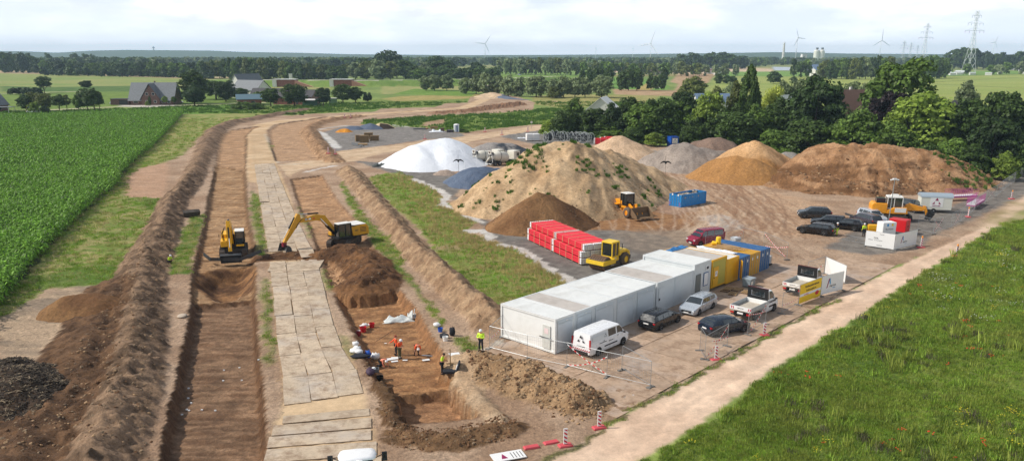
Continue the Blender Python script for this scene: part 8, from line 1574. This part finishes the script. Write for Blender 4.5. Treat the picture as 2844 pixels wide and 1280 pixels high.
def hill(pts,Y_,depth,label,wd):
 n=60;P=[AT(np.interp(k,np.linspace(0,1,len(pts)),[a for a,b in pts]),np.interp(k,np.linspace(0,1,len(pts)),[b for a,b in pts]),Y_) for k in np.linspace(0,1,n)]
 xs3=np.array([p.x for p in P]);zs=np.array([max(2,p.z) for p in P]);V=[];m=14
 for j in range(m):
  f=j/(m-1);pr=math.sin(math.pi*min(1,f*1.25)/2) if f<.8 else math.cos((f-.8)/.2*math.pi/2)
  V.append(np.stack([xs3*(1+(f-.5)*depth/Y_),np.full(n,Y_+(f-.8)*depth),zs*pr*(1+.05*(fbm(xs3*.004,np.full(n,f*6. ),7,4)-.5))-3],1))
 V=np.concatenate(V);i=np.arange(n*m).reshape(m,n);F=np.stack([i[:-1,:-1].ravel(),i[:-1,1:].ravel(),i[1:,1:].ravel(),i[1:,:-1].ravel()],1)
 o=link('hills',npmesh('hills',V,F,M_hill));o['kind']='structure'
M_hill=paint('wooded_hills',(62,88,50),.9,0,.3,scale=.02)
hill([(-500,144),(0,140),(150,142),(240,146),(330,140),(420,138),(640,140),(720,144),(860,146),(1000,150),(1200,152),(1300,155)],6200,1400,'',0)
hill([(1100,153),(1500,152),(1800,149),(1950,147),(2120,144),(2300,148),(2500,149),(2700,151),(3000,147),(3400,150)],5200,900,'',0)
p=AT(426,133,6100);t=thing('hill_monument','tiny tower standing out on top of the far hills','tower',(p.x,6100,40));MB().cyl((0,0,0),(0,0,p.z-40),9,4,8).build('shaft',M_ren,t);MB().lathe([(0,p.z-40),(14,p.z-44),(0,p.z-30)],8).build('top',M_stl,t)
hz=MB().bx((-6500,-60,-4),(6500,7400,175)).build('haze',None) if False else None
m=bpy.data.materials.new('haze');m.use_nodes=True;nt=m.node_tree;nt.nodes.clear();out=nd(nt,'ShaderNodeOutputMaterial');pv=nd(nt,'ShaderNodeVolumePrincipled');pv.inputs['Color'].default_value=(.62,.84,1.0,1);pv.inputs['Density'].default_value=HAZE;pv.inputs['Anisotropy'].default_value=0;nt.links.new(pv.outputs[0],out.inputs['Volume'])
o=MB().bx((-7600,-60,-4),(7600,7300,108)).build('haze',m);tag(o,'pale air haze over the plain',kind='stuff')
SUN_EL,SUN_AZ=43.0,268.0
w=bpy.data.worlds.new("World");bpy.context.scene.world=w;w.use_nodes=True;nt=w.node_tree
bg=nt.nodes['Background'];sky=nt.nodes.new('ShaderNodeTexSky');sky.sky_type='NISHITA';sky.sun_disc=False
sky.sun_elevation=R(SUN_EL);sky.sun_rotation=R(SUN_AZ);sky.altitude=0;sky.air_density=1.2;sky.dust_density=2.0;sky.ozone_density=1.0
SKYS=.10
tc=nt.nodes.new('ShaderNodeTexCoord');sep=nt.nodes.new('ShaderNodeSeparateXYZ');nt.links.new(tc.outputs['Generated'],sep.inputs[0])
cx=nt.nodes.new('ShaderNodeCombineXYZ');nt.links.new(mathn(nt,'MULTIPLY',sep.outputs['X'],4.0),cx.inputs[0]);nt.links.new(mathn(nt,'MULTIPLY',sep.outputs['Y'],4.0),cx.inputs[1]);nt.links.new(mathn(nt,'MULTIPLY',sep.outputs['Z'],15.0),cx.inputs[2])
c1=noise(nt,1.5,9,.55,cx.outputs[0]);c2=noise(nt,3.6,8,.6,cx.outputs[0])
hz2=nd(nt,'ShaderNodeMix',data_type='RGBA');nt.links.new(maprange(nt,sep.outputs['Z'],-.02,.3,.95,.0),hz2.inputs['Factor'])
nt.links.new(sky.outputs[0],hz2.inputs['A']);hb=maprange(nt,sep.outputs['Z'],.0,.22,1.68,.95);nt.links.new(scalecol(nt,(.96/SKYS,1.06/SKYS,1.2/SKYS),hb),hz2.inputs['B'])
cm=mathn(nt,'MULTIPLY',maprange(nt,c1.outputs['Fac'],.38,.60,0,1),maprange(nt,sep.outputs['Z'],.1,.5,1,.4))
cm=mathn(nt,'MULTIPLY',cm,maprange(nt,sep.outputs['Z'],.0,.05,0.1,1.0),True)
shade=mathn(nt,'MULTIPLY',maprange(nt,c2.outputs['Fac'],.33,.68,.70,1.04),hb)
cc=scalecol(nt,(1.22/SKYS,1.25/SKYS,1.30/SKYS),shade)
mx=nd(nt,'ShaderNodeMix',data_type='RGBA');nt.links.new(cm,mx.inputs['Factor']);nt.links.new(hz2.outputs['Result'],mx.inputs['A']);nt.links.new(cc,mx.inputs['B'])
nt.links.new(mx.outputs['Result'],bg.inputs['Color']);bg.inputs['Strength'].default_value=SKYS
sl=bpy.data.lights.new('sun','SUN');sl.energy=4.6;sl.angle=R(.8);sl.color=(1.0,.95,.87)
so=bpy.data.objects.new('sun',sl);C.objects.link(so)
sd=Vector((math.sin(R(SUN_AZ))*math.cos(R(SUN_EL)),math.cos(R(SUN_AZ))*math.cos(R(SUN_EL)),math.sin(R(SUN_EL))))
so.rotation_euler=sd.to_track_quat('Z','Y').to_euler()
cam=bpy.data.cameras.new('camera');co=bpy.data.objects.new('camera',cam);C.objects.link(co)
cam.sensor_width=36;cam.lens=2200/2844*36;cam.shift_y=160/2844;cam.clip_start=.5;cam.clip_end=30000
co.location=(0,0,CAMH);co.rotation_euler=(R(90)-PITCH,0,0)
sc=bpy.context.scene;sc.camera=co
sc.view_settings.view_transform='Standard';sc.view_settings.look='None';sc.view_settings.exposure=EXPO;sc.view_settings.gamma=1
sc.cycles.max_bounces=6;sc.cycles.diffuse_bounces=2;sc.cycles.transparent_max_bounces=12;sc.cycles.volume_bounces=0
